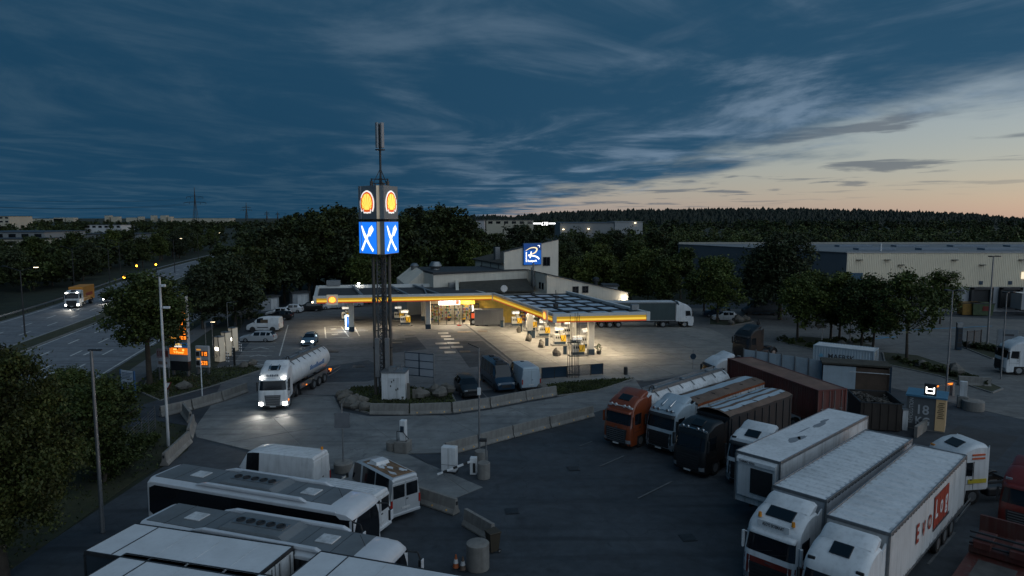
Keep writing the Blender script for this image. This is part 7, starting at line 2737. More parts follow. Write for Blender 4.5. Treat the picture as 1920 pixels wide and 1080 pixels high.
for k in range(6):
    for j in range(2):
        x, y = 66 + k * 12 + j * 3, 130 + j * 14
        O('rooflight', MB().bx(x, x + 7, y, y + 2.2, 10.75, 11.1), mat('rooflight_dull', (.16, .20, .25), .4, .1), wh, WO)
for k, px in enumerate((1733, 1775, 1842, 1897, 1960)):
    x = (px - 960) / FPX * 122
    dk_ = O('dock_opening', MB().bx(x - 1.7, x + 1.7, 121.7, 121.95, .9, 4.3), M_dkplast, wh, WO)
    O('dock_shelter', MB().bx(x - 1.95, x - 1.5, 121.2, 121.72, .8, 4.4).bx(x + 1.5, x + 1.95, 121.2, 121.72, .8, 4.4).bx(x - 1.95, x + 1.95, 121.2, 121.72, 4.1, 4.5), M_dsteel, wh, WO)
    O('dock_number', MB().bx(x - .35, x + .35, 121.80, 121.86, 4.95, 5.6), M_navy, wh, WO)
O('office_window', MB().bx(92.6, 95.6, 121.76, 121.85, 6.0, 7.2).bx(96, 99, 121.76, 121.85, 6.0, 7.2), M_glass, wh, WO)
O('lit_window', MB().bx(91.2, 92.4, 121.76, 121.85, 6.0, 7.2), emat('office_lit', (1, .85, .6), .8), wh, WO)
for k, x in enumerate((67, 69.5, 79, 84, 91, 100, 62)):
    O('wall_lamp', MB().box((x, 121.6, 9.4 - .9 * (k % 2)), (1.0, .5, .12)), M_dsteel, wh, WO)
O('roof_pipe', MB().cyl((68, 126, 10.7), (68, 126, 12.2), .18, n=8), M_whitew, wh, WO)
bs2 = T('blue_wall_sign', 'dark blue sign board at the warehouse corner behind the trees', 'sign', (61.3, 121.3, 5.2))
O('board', MB().bx(-1.0, 1.2, -.1, .1, 0, 1.9), mat('sign_teal', (.02, .07, .12), .5), bs2)
O('bracket', MB().bx(-.9, 1.0, .1, .5, .3, .4), M_dsteel, bs2)
dp_ = T('parcel_trailer', 'grey swap body trailer with a red cube mark at the dock', 'trailer', (98, 117.6, .06), R(180))
e = box_trailer(dp_, 10.5, 13.4, mat('swap_grey', (.26, .28, .30), .5, 0, .08, .6), M_whitew, 3.9)
rc_ = MB().add([(0, .0, 0), (.45, .26, 0), (.45, .8, 0), (0, 1.06, 0), (-.45, .8, 0), (-.45, .26, 0)], [tuple(range(6))])
plane_map(rc_, (-1.6, 1.34, 2.05), (-1, 0, 0), (0, 0, 1))
O('cube_mark', rc_, M_txt_o, e)
b_ = text_mb('dpd', 1.15, 0, .015, 'LEFT')
O('lettering', plane_map(b_, (-2.5, 1.34, 2.3), (-1, 0, 0), (0, 0, 1)), M_txt_d, e)
for i, (px, py, m, lab) in enumerate(((1823, 592, mat('skip_yellow', (.22, .12, .02), .6, 0, .4, 1.5), 'yellow and red waste skip before the warehouse'), (1843, 593, mat('skip_green', (.045, .07, .03), .6, 0, .4, 1.5), 'dull green waste skip before the warehouse'))):
    p = G(px, py)
    s = T('waste_skip', lab, 'skip', (p.x, p.y, .05), R(-6))
    O('shell', MB().loft([[(-1.6, 0, .1), (1.5, 0, .1), (1.5, 1.8, .1), (-1.6, 1.8, .1)], [(-1.8, -.2, 2.2), (1.7, -.2, 2.2), (1.7, 2.0, 2.2), (-1.8, 2.0, 2.2)]]), m, s)
    O('rim', MB().bx(-1.85, 1.75, -.26, -.16, 2.1, 2.25), M_dsteel, s)
    O('mark', MB().add([(-.2, -.12, .9), (.9, -.12, .9), (.9, -.2, 1.7), (-.2, -.2, 1.7)], [(0, 1, 2, 3)]), M_red, s)
# low wire fence left of the verge
a, b = G(205, 900), G(292, 806)
wf_ = T('mesh_fence', 'thin wire mesh fence along the verge behind the big tree', 'fence', (a.x, a.y, .05), math.atan2(b.y - a.y, b.x - a.x))
Lw = (Vector(b) - Vector(a)).length
for k in range(7):
    O('post', MB().bx(Lw * k / 6 - .03, Lw * k / 6 + .03, -.03, .03, 0, 1.9), M_steel, wf_)
for k in range(9):
    O('wire', MB().bx(0, Lw, -.008, .008, .1 + k * .21, .116 + k * .21), M_steel, wf_)

# ------------------------------------------------------------------ trees
def leaf_mat(name, c1, c2, c3, ns_=.35, lo=.6, hi=1.45):
    m = bpy.data.materials.new(name)
    m.use_nodes = True
    nt = m.node_tree
    b = nt.nodes['Principled BSDF']
    g = nt.nodes.new('ShaderNodeNewGeometry')
    r = nt.nodes.new('ShaderNodeValToRGB')
    r.color_ramp.elements[0].color = (*c1, 1)
    r.color_ramp.elements[1].color = (*c3, 1)
    e = r.color_ramp.elements.new(.55)
    e.color = (*c2, 1)
    nt.links.new(g.outputs['Random Per Island'], r.inputs[0])
    ns = nt.nodes.new('ShaderNodeTexNoise')
    ns.inputs['Scale'].default_value = ns_
    ns.inputs['Detail'].default_value = 3
    nt.links.new(g.outputs['Position'], ns.inputs['Vector'])
    mr = nt.nodes.new('ShaderNodeMapRange')
    mr.inputs[1].default_value, mr.inputs[2].default_value, mr.inputs[3].default_value, mr.inputs[4].default_value = .35, .65, lo, hi
    nt.links.new(ns.outputs['Fac'], mr.inputs[0])
    mx = nt.nodes.new('ShaderNodeMix')
    mx.data_type = 'RGBA'
    mx.blend_type = 'MULTIPLY'
    mx.inputs[0].default_value = 1
    nt.links.new(r.outputs[0], mx.inputs[6])
    nt.links.new(mr.outputs[0], mx.inputs[7])
    oi_ = nt.nodes.new('ShaderNodeObjectInfo')
    r4 = nt.nodes.new('ShaderNodeValToRGB')
    r4.color_ramp.elements[0].color = (.72, .74, .70, 1)
    r4.color_ramp.elements[1].color = (1.32, 1.26, 1.05, 1)
    nt.links.new(oi_.outputs['Random'], r4.inputs[0])
    m4 = nt.nodes.new('ShaderNodeMix')
    m4.data_type = 'RGBA'
    m4.blend_type = 'MULTIPLY'
    m4.inputs[0].default_value = 1
    nt.links.new(mx.outputs[2], m4.inputs[6])
    nt.links.new(r4.outputs[0], m4.inputs[7])
    nt.links.new(m4.outputs[2], b.inputs['Base Color'])
    b.inputs['Roughness'].default_value = .65
    b.inputs['Specular IOR Level'].default_value = .25
    return m


LF_mid = leaf_mat('leaf_mid_green', (.026, .040, .010), (.046, .066, .017), (.078, .094, .026))
LF_dark = leaf_mat('leaf_dark_green', (.017, .026, .009), (.030, .042, .013), (.050, .061, .020))
LF_yel = leaf_mat('leaf_yellow_green', (.034, .048, .010), (.060, .080, .018), (.105, .115, .030))
LF_spr = leaf_mat('spruce_needles', (.006, .010, .007), (.009, .014, .010), (.013, .018, .012))
LF_mass = leaf_mat('leaf_woodland', (.017, .026, .009), (.030, .042, .013), (.050, .060, .020), .09, .4, 2.0)
LF_fore = leaf_mat('leaf_foreground', (.016, .024, .006), (.034, .044, .011), (.056, .062, .020), .5, .5, 1.4)
LF_blu = leaf_mat('leaf_blue_green', (.020, .030, .016), (.036, .048, .024), (.056, .066, .032))


def quads(cent, size, rng, up=.35, name='leaves', m=None):
    """numpy: leaf-sized diamonds round the given centres"""
    n = len(cent)
    nrm = rng.normal(size=(n, 3))
    nrm[:, 2] = np.abs(nrm[:, 2]) + up
    nrm /= np.linalg.norm(nrm, axis=1)[:, None]
    t = rng.normal(size=(n, 3))
    u = np.cross(nrm, t)
    u /= np.linalg.norm(u, axis=1)[:, None] + 1e-9
    v = np.cross(nrm, u)
    s = size * rng.uniform(.65, 1.35, size=n)[:, None]
    vs = np.stack([cent - u * s, cent - v * s * .55, cent + u * s, cent + v * s * .55], 1).reshape(-1, 3)
    me = bpy.data.meshes.new(name)
    me.vertices.add(4 * n)
    me.vertices.foreach_set('co', vs.astype(np.float32).ravel())
    me.loops.add(4 * n)
    me.loops.foreach_set('vertex_index', np.arange(4 * n, dtype=np.int32))
    me.polygons.add(n)
    me.polygons.foreach_set('loop_start', np.arange(0, 4 * n, 4, dtype=np.int32))
    me.polygons.foreach_set('loop_total', np.full(n, 4, dtype=np.int32))
    me.update(calc_edges=True)
    me.materials.append(m or LF_mid)
    return me


def crown_pts(rng, n, R_, H, z0, lobes=14, clumps=120, droop=0.0, squash=1.0):
    """clumps of leaves on an uneven set of lobes filling a crown of radius R_ between z0 and z0 + H"""
    L = []
    for i in range(lobes):
        a = rng.uniform(0, 6.283)
        t = (i + .5) / lobes
        zz = z0 + H * (.14 + .74 * t)
        prof = math.sin(math.pi * (.18 + .72 * t)) ** .7
        rr_ = R_ * prof * rng.uniform(.25, .68)
        L.append((rr_ * math.cos(a), rr_ * math.sin(a), zz, R_ * rng.uniform(.34, .56) * (.55 + .45 * prof)))
    L.append((0, 0, z0 + H * .55, R_ * .55))
    L.append((0, 0, z0 + H * .85, R_ * .33))
    L = np.array(L)
    cc = []
    w = L[:, 3] ** 2
    idx = rng.choice(len(L), clumps, p=w / w.sum())
    d = rng.normal(size=(clumps, 3))
    d /= np.linalg.norm(d, axis=1)[:, None]
    d[:, 2] *= .85
    rad = L[idx, 3] * rng.uniform(.62, 1.06, clumps)
    C = L[idx, :3] + d * rad[:, None]
    per = rng.choice(clumps, n)
    sp = R_ * .085
    P = C[per] + rng.normal(size=(n, 3)) * np.array([sp, sp, sp * .7]) * rng.uniform(.5, 1.6, clumps)[per][:, None]
    if droop:
        r2 = np.hypot(P[:, 0], P[:, 1]) / R_
        P[:, 2] -= droop * r2 ** 2
    P[:, 2] = np.maximum(P[:, 2], z0 * .62)
    return P


def trunk_mb(rng, h, r, R_, z0, limbs=7):
    mb = MB()
    pts = [Vector((0, 0, -.1)), Vector((rng.uniform(-.1, .1), rng.uniform(-.1, .1), z0)), Vector((rng.uniform(-.3, .3), rng.uniform(-.3, .3), z0 + (h - z0) * .5)), Vector((0, 0, z0 + (h - z0) * .85))]
    rad = [r * 1.25, r * .85, r * .5, r * .12]
    for k in range(3):
        mb.cyl(pts[k], pts[k + 1], rad[k], rad[k + 1], n=8, caps=False)
    for i in range(limbs):
        a = i * 2.4 + rng.uniform(-.4, .4)
        t = rng.uniform(.0, .6)
        s = pts[1].lerp(pts[3], t)
        m_ = s + Vector((math.cos(a) * R_ * .4, math.sin(a) * R_ * .4, (h - z0) * .16))
        e = s + Vector((math.cos(a) * R_ * .78, math.sin(a) * R_ * .78, (h - z0) * .26))
        mb.cyl(s, m_, r * .34, r * .22, n=6, caps=False)
        mb.cyl(m_, e, r * .22, r * .06, n=5, caps=False)
    return mb


VAR = {}


def tree_kind(key, seed, h, R_, z0, n, leaf, m, lobes=14, clumps=130, droop=0.0, r=.22):
    rng = np.random.default_rng(seed)
    cr = quads(crown_pts(rng, n, R_, h - z0, z0, lobes, clumps, droop), leaf, rng, name='crown', m=m)
    rg = random.Random(seed)
    tr = mesh_of(trunk_mb(rg, h, r, R_, z0 * 1.02), M_bark, 50, 'trunk')
    VAR[key] = (cr, tr, h)


def tree(label, x, y, key, h=None, rz=0.0, group=None, name='tree', wide=1.0, z=.05):
    cr, tr, h0 = VAR[key]
    s = (h or h0) / h0
    o = T(name, label, 'tree', (x, y, z), rz, group)
    o.scale = (s * wide, s * wide, s)
    O('trunk', tr, None, o)
    O('crown', cr, None, o)
    return o


# single trees with their own crowns
tree_kind('fore', 1, 10.4, 4.1, 2.0, 100000, .10, LF_fore, 26, 420, .3, .3)
tree_kind('bush', 2, 7.0, 3.0, .8, 30000, .11, LF_mid, 16, 240, .2, .14)
tree_kind('road', 3, 11.0, 4.9, 4.6, 26000, .17, LF_mid, 20, 300, .5, .24)
tree('large leafy tree filling the bottom corner of the picture', -24.0, 30.6, 'fore', 10.8, wide=.78)
tree('bushy tree between the big foreground tree and the fence', -26.3, 42.5, 'bush')
tree('bush between the bushy tree and the highway', -33.5, 50.5, 'bush', 5.6, 2.2)
tree('leafy bush before the highway left of the info board', -37.0, 56.0, 'bush', 4.6, 4.2)
tree('low bush behind the fence beside the bushy tree', -29.5, 47.5, 'bush', 5.2, 1.2)
tree('round roadside tree half hiding the price totem', *G(281, 722).xy, 'road', 11.0)
# kinds shared by the wood
tree_kind('w1', 11, 18, 6.2, 3.5, 9000, .36, LF_dark, 18, 170, .8, .3)
tree_kind('w2', 12, 18, 5.4, 3.0, 9000, .36, LF_dark, 16, 160, .4, .3)
tree_kind('w3', 13, 16, 6.8, 2.5, 9000, .36, LF_blu, 20, 190, 1.0, .3)
tree_kind('w4', 14, 12, 5.0, 1.8, 8000, .30, LF_yel, 16, 160, .5, .2)
tree_kind('w5', 15, 15, 5.6, 2.5, 9000, .34, LF_mid, 17, 170, .6, .26)
tree_kind('p1', 21, 9.2, 3.9, 2.7, 11000, .17, LF_mid, 15, 190, .3, .15)
tree_kind('p2', 22, 9.6, 3.7, 2.6, 11000, .17, LF_yel, 14, 180, .3, .15)
tree_kind('p3', 23, 9.8, 4.0, 2.9, 7500, .17, LF_mid, 13, 150, .2, .15)
tree_kind('wil', 24, 14.5, 6.6, 2.6, 22000, .24, LF_blu, 24, 330, 1.8, .3)
# row of trees in the delivery yard
for i, (px, py, k, h, lab) in enumerate([
        (1495, 640, 'p1', 9.0, 'yard tree nearest the white sign boards'), (1557, 642, 'p2', 9.8, 'yard tree with yellowish leaves behind the white container'), (1573, 640, 'p1', 9.0, 'yard tree close against the yellowish tree'),
        (1615, 656, 'p1', 9.4, 'yard tree left of the sparse tree'), (1636, 657, 'p2', 9.3, 'yard tree right of the masts with dense crown'), (1700, 677, 'p3', 10.6, 'sparse yard tree with bare twigs showing'), (1762, 608, 'p3', 8.6, 'small yard tree before the waste skips'),
        (1345, 606, 'p1', 10.4, 'lone tree among boulders beside the lorry cab'), (1462, 600, 'wil', 14.5, 'tall grey green willow before the warehouse'), (1425, 590, 'w5', 11.5, 'dark tree left of the willow'), (1320, 592, 'w5', 10.0, 'dark tree over the parked cars by the lorry'), (1530, 612, 'w5', 8.5, 'dark low tree right of the willow')]):
    p = G(px, py)
    tree(lab, p.x, p.y, k, h, i * 1.7, 'trees of the delivery yard')
# trees along the hedge and the wood behind the station
rt_ = random.Random(77)


def wood(px, Y, h, k, wide=1.0, lab='dark broadleaf tree in the wood behind the filling station', grp='wood behind the filling station'):
    tree(lab, (px - 960) / FPX * Y + rt_.uniform(-1, 1), Y + rt_.uniform(-3, 3), k, h, rt_.uniform(0, 6), grp, wide=wide)


for px, Y, h, k in [(372, 104, 9.8, 'w3'), (402, 108, 10.5, 'w1'), (432, 106, 11.5, 'w3'), (458, 112, 12.5, 'w2'), (480, 124, 14.5, 'w1'), (508, 132, 16, 'w3'), (540, 135, 16.5, 'w1'), (572, 138, 17, 'w2'), (600, 145, 18.5, 'w1'), (632, 148, 19.5, 'w2'), (660, 145, 18.5, 'w3'), (690, 150, 17.5, 'w1'), (722, 150, 17, 'w2'), (752, 148, 18, 'w1'), (782, 150, 18.5, 'w3'), (812, 150, 19.0, 'w1'), (838, 152, 19.8, 'w2'), (862, 155, 18, 'w1'), (884, 160, 15.5, 'w3'),
                   (545, 165, 18, 'w2'), (585, 170, 19, 'w1'), (640, 172, 20.5, 'w1'), (770, 172, 20, 'w2'), (825, 175, 20.5, 'w1'), (430, 135, 12.0, 'w1'), (455, 142, 14, 'w2'), (400, 125, 10.0, 'w2'), (490, 150, 16, 'w3'), (705, 135, 13, 'w5'), (740, 138, 14, 'w2'), (560, 150, 17, 'w3'), (612, 160, 18, 'w3')]:
    wood(px, Y, h, k)
for px, Y, h, k in [(905, 170, 14.5, 'w1'), (930, 165, 13.5, 'w2'), (958, 175, 15, 'w3'), (985, 180, 15.5, 'w1'), (1010, 185, 14, 'w2'), (1040, 165, 12, 'w1'), (1065, 170, 12.5, 'w3'), (880, 150, 12, 'w5'), (1090, 175, 13, 'w1'), (1125, 180, 13, 'w2'), (1160, 185, 13.5, 'w3'), (1195, 175, 12.5, 'w1'), (1235, 180, 13.5, 'w2'), (1265, 165, 12, 'w1')]:
    wood(px, Y, h, k, 1.0, 'dark tree in the belt behind the rest stop building', 'tree belt behind the rest stop')
for px, Y, h, k in [(1072, 140, 8.5, 'w4'), (1098, 138, 9.5, 'w4'), (1118, 146, 11, 'w4'), (1150, 140, 8.8, 'w4'), (1180, 132, 9.5, 'w4'), (1215, 136, 10.5, 'w4'), (1245, 128, 9.5, 'w5'), (1272, 126, 9.0, 'w4'), (1205, 150, 11.5, 'w5'), (1290, 140, 10.5, 'w5'), (905, 152, 10.5, 'w4'), (890, 146, 9.5, 'w4')]:
    wood(px, Y, h, k, .95, 'yellow green tree in the belt beside the rest stop building', 'lighter trees beside the rest stop')
# beyond the highway
for i in range(42):
    d = 95 + i * 8 + rt_.uniform(-4, 4)
    p, hd_ = hw_at(d, -22 - rt_.uniform(0, 10) - 3 * (i % 3))
    tree('dark tree behind the guard rail beyond the highway', p.x, p.y, ('w1', 'w2', 'w3', 'w5')[i % 4], rt_.uniform(9, 13.0), rt_.uniform(0, 6), 'trees behind the guard rail')


# ------------------------------------------------------------------ far woods: masses nobody could count
def mass(name, label, spots, seed, per, leaf, m):
    """joined crowns at the given (x, y, height, radius) spots"""
    rng = np.random.default_rng(seed)
    P = []
    for x, y, h, r in spots:
        q = crown_pts(rng, per, r, h * .9, h * .1, 7, 36)
        q[:, 0] += x
        q[:, 1] += y
        P.append(q)
    me = quads(np.concatenate(P), leaf, rng, name=name, m=m)
    o = bpy.data.objects.new(name, me)
    COL.objects.link(o)
    o['kind'] = 'stuff'
    o['label'] = label
    o['category'] = 'woodland'
    return o


rf_ = random.Random(5)


def scatter(n, x0, x1, Y0, Y1, h0, h1, skip=None):
    """crowns between two pixel columns and two distances"""
    out = []
    while len(out) < n:
        Y = math.exp(rf_.uniform(math.log(Y0), math.log(Y1)))
        px = rf_.uniform(x0, x1)
        X = (px - 960) / FPX * Y
        if skip and skip(X, Y):
            continue
        out.append((X, Y, rf_.uniform(h0, h1), rf_.uniform(3.5, 6.0) * (h1 / 12)))
    return out


def on_hw(X, Y):
    k = min(range(len(HWP)), key=lambda i: abs(HWP[i].y - Y))
    return -24 < X - HWP[k].x < 22


clear = [(-330, -215, 265, 300), (-300, -205, 390, 470)]


def skip_left(X, Y):
    if on_hw(X, Y):
        return True
    return any(a < X < b and c < Y < d for a, b, c, d in clear)


mass('left_woodland', 'dark woodland stretching beyond the highway on the left', scatter(260, -80, 470, 150, 420, 7, 10.5, skip_left), 31, 420, .42, LF_mass)
mass('left_far_woodland', 'far flat woodland along the left horizon', scatter(330, -80, 640, 480, 1400, 8, 13.5, on_hw), 32, 240, .95, LF_mass)
mass('right_woodland', 'dark woodland behind the warehouse on the right', scatter(300, 1040, 2050, 200, 420, 9, 13.0, lambda X, Y: Y < 215 and X > 35), 33, 420, .45, LF_mass)
mass('right_far_woodland', 'far woodland below the wooded ridge', scatter(330, 860, 2050, 430, 1100, 11, 15), 34, 260, .95, LF_mass)
# low shrubs and ground cover under the yard trees
def shrubs(name, label, pts, seed, h, r, m, per=900, leaf=.10):
    return mass(name, label, [(p.x, p.y, h * rf_.uniform(.7, 1.2), r * rf_.uniform(.8, 1.2)) for p in pts], seed, per, leaf, m)


shrubs('island_ground_cover', 'low shrubs covering the tree islands of the delivery yard', [G(1470 + i * 16, 644 + rf_.uniform(-3, 10)) for i in range(11)] + [G(1680 + i * 18, 678 + i * 5 + rf_.uniform(-3, 3)) for i in range(10)] + [G(1812 + i * 12, 652 + i * 2) for i in range(7)], 35, .7, .75, LF_dark, 700)
shrubs('verge_undergrowth', 'undergrowth along the verge and signs', [G(262 + i * 14, 735 - i * 2 + rf_.uniform(-6, 6)) for i in range(6)] + [G(205 + i * 12, 900 - i * 10) for i in range(8)] + [G(440 + i * 10, 600 - i) for i in range(6)], 36, .7, .7, LF_mid, 500)
def grass_tufts(name, label, polys, seed, n, h=.16):
    rng = np.random.default_rng(seed)
    P = []
    for poly, z in polys:
        xs, ys = [p[0] for p in poly], [p[1] for p in poly]
        k = 0
        while k < n:
            x, y = rng.uniform(min(xs), max(xs)), rng.uniform(min(ys), max(ys))
            ins = False
            for i in range(len(poly)):
                (x0, y0), (x1, y1) = poly[i - 1], poly[i]
                if (y0 > y) != (y1 > y) and x < (x1 - x0) * (y - y0) / (y1 - y0) + x0:
                    ins = not ins
            k += 1
            if ins:
                P.append((x, y, z + rng.uniform(0, h)))
    me = quads(np.array(P), .09, rng, up=-.2, name=name, m=LF_dark)
    o = bpy.data.objects.new(name, me)
    COL.objects.link(o)
    o['kind'] = 'stuff'
    return tag(o, label, 'grass')


grass_tufts('island_grass', 'rough grass on the tower island, strip and verges', [(XY([(634, 740), (640, 762), (690, 776), (775, 779), (862, 774), (846, 738), (760, 726), (665, 728)]), .14), (XY([(1018, 724), (1046, 744), (1120, 734), (1188, 712), (1130, 714)]), .14), (XY([(300, 752), (395, 726), (492, 694), (470, 685), (398, 692), (372, 708), (330, 690), (285, 700), (262, 735)]), .1), (verge_poly, .05)], 37, 6500)

# ------------------------------------------------------------------ wooded ridge on the horizon
prof = [(840, 404), (870, 401), (930, 402), (960, 404), (990, 400), (1050, 395), (1150, 391), (1300, 389), (1480, 388), (1600, 391), (1700, 393), (1800, 397), (1860, 403), (1920, 408), (2000, 410), (2300, 412)]
YR = 1900
hm = MB()
rows = [[], [], [], []]
for i in range(90):
    px = 800 + i * 17
    y = np.interp(px, [p[0] for p in prof], [p[1] for p in prof])
    z = max(0.0, CAM_H + (407 - y) / FPX * YR - 11 + 1.2 * math.sin(i * 1.3))
    for j, (Y, k) in enumerate(((1100, 0), (1500, .62), (YR, 1.0), (2500, .2))):
        rows[j].append(((px - 960) / FPX * Y, Y, z * k - .5 * (k == 0)))
hm.loft(rows, closed=False)
hill = O('hill', hm, LF_spr, smooth=60)
hill['kind'] = 'structure'
rngc = random.Random(3)
cn_ = MB()
for i in range(4200):
    px = rngc.uniform(820, 2050)
    t = rngc.uniform(-.25, 1.0)
    Y = 1250 + (YR - 1250) * t + rngc.uniform(-20, 40)
    y = np.interp(px, [p[0] for p in prof], [p[1] for p in prof])
    zr = max(0.0, CAM_H + (407 - y) / FPX * YR - 11)
    if Y < 1500:
        z = zr * .62 * (Y - 1100) / 400
    else:
        z = zr * (.62 + .38 * min(1, (Y - 1500) / 400))
    h = rngc.choice((6, 8, 9, 10, 12)) * rngc.uniform(.8, 1.2)
    r_ = rngc.uniform(4.5, 8.5)
    X = (px - 960) / FPX * Y
    n = 6
    vs = [(X, Y, z + h)] + [(X + r_ * rngc.uniform(.7, 1.2) * math.cos(k * 6.283 / n), Y + r_ * math.sin(k * 6.283 / n), z + h * rngc.uniform(-.05, .25)) for k in range(n)]
    cn_.add(vs, [(0, k + 1, (k + 1) % n + 1) for k in range(n)])
fo = O('ridge_forest', cn_, LF_spr)
fo['kind'] = 'stuff'
tag(fo, 'dark spruce forest on the far ridge', 'woodland')

# ------------------------------------------------------------------ far buildings, pylons, skyline
def hall(name, label, px0, px1, ytop, Y, depth, ybot=None, wallm=None, roofm=None, rows_=0, rz=0.0, cat='building', lit=None):
    x0, x1 = (px0 - 960) / FPX * Y, (px1 - 960) / FPX * Y
    zt = CAM_H - (ytop - 407) / FPX * Y
    o = T(name, label, cat, (x0, Y, 0), rz)
    w = x1 - x0
    O('wall', MB().bx(0, w, 0, depth, 0, zt - .3), wallm or M_whitew, o)
    O('roof', MB().bx(-.3, w + .3, -.3, depth + .3, zt - .3, zt), roofm or M_roofd, o)
    for r in range(rows_):
        n = max(2, int(w / 4.5))
        for k in range(n):
            z = zt - 2.4 - r * 3.4
            xx = w * (k + .25) / n
            wo = O('window', MB().bx(xx, xx + w / n * .55, -.06, .02, z, z + 1.5), (emat('far_window_lit', (1, .8, .5), .6) if lit and (k * 7 + r) % lit == 0 else M_glass), o)
    return o


M_fw = mat('far_cream', (.42, .38, .30), .8, 0, .08, .1)
M_fg = mat('far_grey', (.20, .21, .215), .7, 0, .08, .1)
M_fr = mat('far_blue_roof', (.045, .065, .085), .6, 0, .1, .1)
hall('office_block', 'cream office block at the left edge of the horizon', -60, 22, 405, 620, 30, wallm=M_fw, rows_=2)
hall('white_office', 'white office building with dark windows among far trees', 162, 230, 421, 520, 18, wallm=mat('far_white', (.48, .48, .48), .7), rows_=1)
hall('long_hall', 'long low hall with blue grey roof at the left', -60, 85, 434, 268, 26, wallm=M_fg, roofm=M_fr, rows_=1)
hall('low_hall', 'low pale hall behind the first trees at the left', -40, 60, 447, 240, 14, wallm=M_fw, rows_=1)
hall('grey_hall', 'grey flat hall beyond the first trees', 128, 262, 438, 300, 22, wallm=M_fg)
hall('greenhouse', 'small hall with pale rounded roof among the trees', 165, 207, 457, 330, 12, wallm=M_whitew, roofm=M_bluew)
hall('horizon_hall', 'long cream hall on the left horizon below the pylon', 328, 433, 409, 1450, 30, wallm=M_fw)
for i, (px, w, y) in enumerate(((62, 60, 410), (105, 20, 408), (200, 8, 404), (212, 12, 406), (240, 20, 408), (262, 6, 406), (286, 6, 404), (304, 10, 404), (318, 5, 406), (128, 14, 408))):
    hall('city_block', '%s pale block of the distant town on the left horizon' % ('first second third fourth fifth sixth seventh eighth ninth tenth'.split()[i]), px, px + w, y, 2400, 25, wallm=M_fw)['group'] = 'distant town'
hall('works_hall', 'grey works hall behind the rest stop with two lit wall lamps', 1050, 1150, 417, 330, 40, wallm=M_fg, roofm=M_fr)
hall('works_annex', 'lower pale works hall right of the grey works hall', 1152, 1204, 415, 360, 30, wallm=mat('far_pale_grey', (.27, .28, .29), .7), roofm=M_fg)
hall('works_tower', 'pale slim works block left of the lit sign', 893, 908, 412, 300, 12, wallm=mat('far_pale', (.34, .34, .35), .7))
hall('works_office', 'far cream offices behind the lit works sign', 912, 1000, 412, 420, 20, wallm=M_fw, rows_=1)
for px, py, Y in ((1056, 430, 329.2), (1103, 429, 329.2), (1190, 418, 359)):
    X, z = (px - 960) / FPX * Y, CAM_H - (py - 407) / FPX * Y
    o = T('works_lamp', 'lit wall lamp at column %d of the grey works hall' % 0 if False else {1056: 'left lit lamp on the grey works hall', 1103: 'right lit lamp on the grey works hall', 1190: 'lit lamp on the roof of the pale works hall'}[px], 'lamp', (X, Y, z))
    O('lamp_box', MB().bx(-.4, .4, -.4, .3, -.15, .2), emat('works_lamp_lit', (1, .8, .5), 5), o)
    O('bracket', MB().bx(-.1, .1, .3, .8, 0, .1), M_dsteel, o)
Y = 320
sx = (1000 - 960) / FPX * Y
ls_ = T('works_sign', 'glowing white works lettering between two bars above the trees', 'sign', (sx, Y, CAM_H - (421 - 407) / FPX * Y))
L_ws = emat('works_sign_lit', (1, 1, 1), 3.0)
O('bar', MB().bx(0, 3.8, -.1, .1, .25, .8), L_ws, ls_)
O('bar', MB().bx(7.3, 10.2, -.1, .1, .25, .8), L_ws, ls_)
b_ = text_mb('LTB', 1.9, .1, .05, 'LEFT', sx=.95)
b_.v = [(x + .25 * y, y, z) for x, y, z in b_.v]
O('lettering', plane_map(b_, (3.75, -.1, -.25), (1, 0, 0), (0, 0, 1), (0, 1, 0)), L_ws, ls_)
O('frame', MB().bx(0, .2, .12, .3, -12, .8).bx(9.8, 10, .12, .3, -12, .8), M_dsteel, ls_)
hall('billboard_hut', 'small white board hut beyond the side wing', 1134, 1159, 534, 124, 3, wallm=M_whitew)


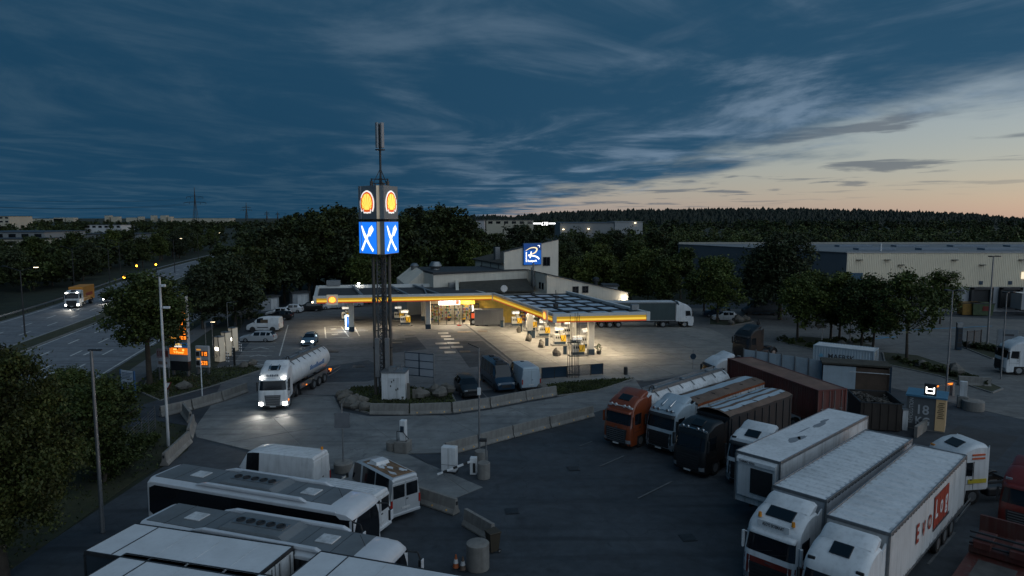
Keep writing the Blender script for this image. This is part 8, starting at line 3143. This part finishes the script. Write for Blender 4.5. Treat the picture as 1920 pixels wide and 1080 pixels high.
def pylon(label, px, ytop, Y):
    X = (px - 960) / FPX * Y
    h = CAM_H + (407 - ytop) / FPX * Y
    o = T('power_pylon', label, 'pylon', (X, Y, 0), 0, 'power pylons on the left horizon')
    k = h / 60
    t = max(.42, Y / 1000 * .45)
    b = MB()
    for sx_ in (-1, 1):
        for sy in (-1, 1):
            b.bar((sx_ * 4 * k, sy * 4 * k, 0), (sx_ * .7 * k, sy * .7 * k, 38 * k), t)
            b.bar((sx_ * .7 * k, sy * .7 * k, 38 * k), (0, 0, h), t)
    O('tower_legs', b, M_dsteel, o)
    z = 0
    br = MB()
    i = 0
    while z < 46 * k:
        w = lambda q: max(.5, (4 - 3.3 * q / (38 * k))) * k
        br.bar((-w(z), -w(z), z), (w(z + 5 * k), -w(z + 5 * k), z + 5 * k), t * .6)
        br.bar((w(z), -w(z), z), (-w(z + 5 * k), -w(z + 5 * k), z + 5 * k), t * .6)
        z += 5 * k
    O('bracing', br, M_dsteel, o)
    for zz, hw in ((38, 16), (46, 12)):
        O('crossarm', MB().bar((-hw * k, 0, zz * k), (0, 0, (zz + 2) * k), t * .8).bar((hw * k, 0, zz * k), (0, 0, (zz + 2) * k), t * .8).bar((-hw * k, 0, zz * k), (hw * k, 0, zz * k), t * .8), M_dsteel, o)
        for x in (-hw, -hw * .5, hw * .5, hw):
            O('insulator', MB().bar((x * k, 0, zz * k - 2.4 * k), (x * k, 0, zz * k), t * .9), M_dsteel, o)
    return o


pylon('nearest and tallest power pylon on the left horizon', 370, 352, 1000)
pylon('second power pylon on the left horizon', 465, 380, 1900)
pylon('third small power pylon on the horizon', 503, 395, 3600)
pylon('fourth small power pylon on the horizon', 523, 397, 4000)
# cables running from the nearest pylon off to the left
pw_ = T('power_lines', 'thin power cables sagging from the nearest pylon', 'cable', (-461, 1000, 0))
for x, z in ((-16, 36), (-8, 36), (8, 36), (16, 36), (-12, 44), (12, 44)):
    m_b = MB()
    pr_ = None
    for k in range(17):
        t = k / 16
        q = Vector((x - 170 * t, -430 * t, z - 10 * 4 * t * (1 - t) + 2 * t))
        if pr_:
            m_b.cyl(pr_, q, .07, n=3, caps=False)
        pr_ = q
    O('cable', m_b, M_dsteel, pw_)
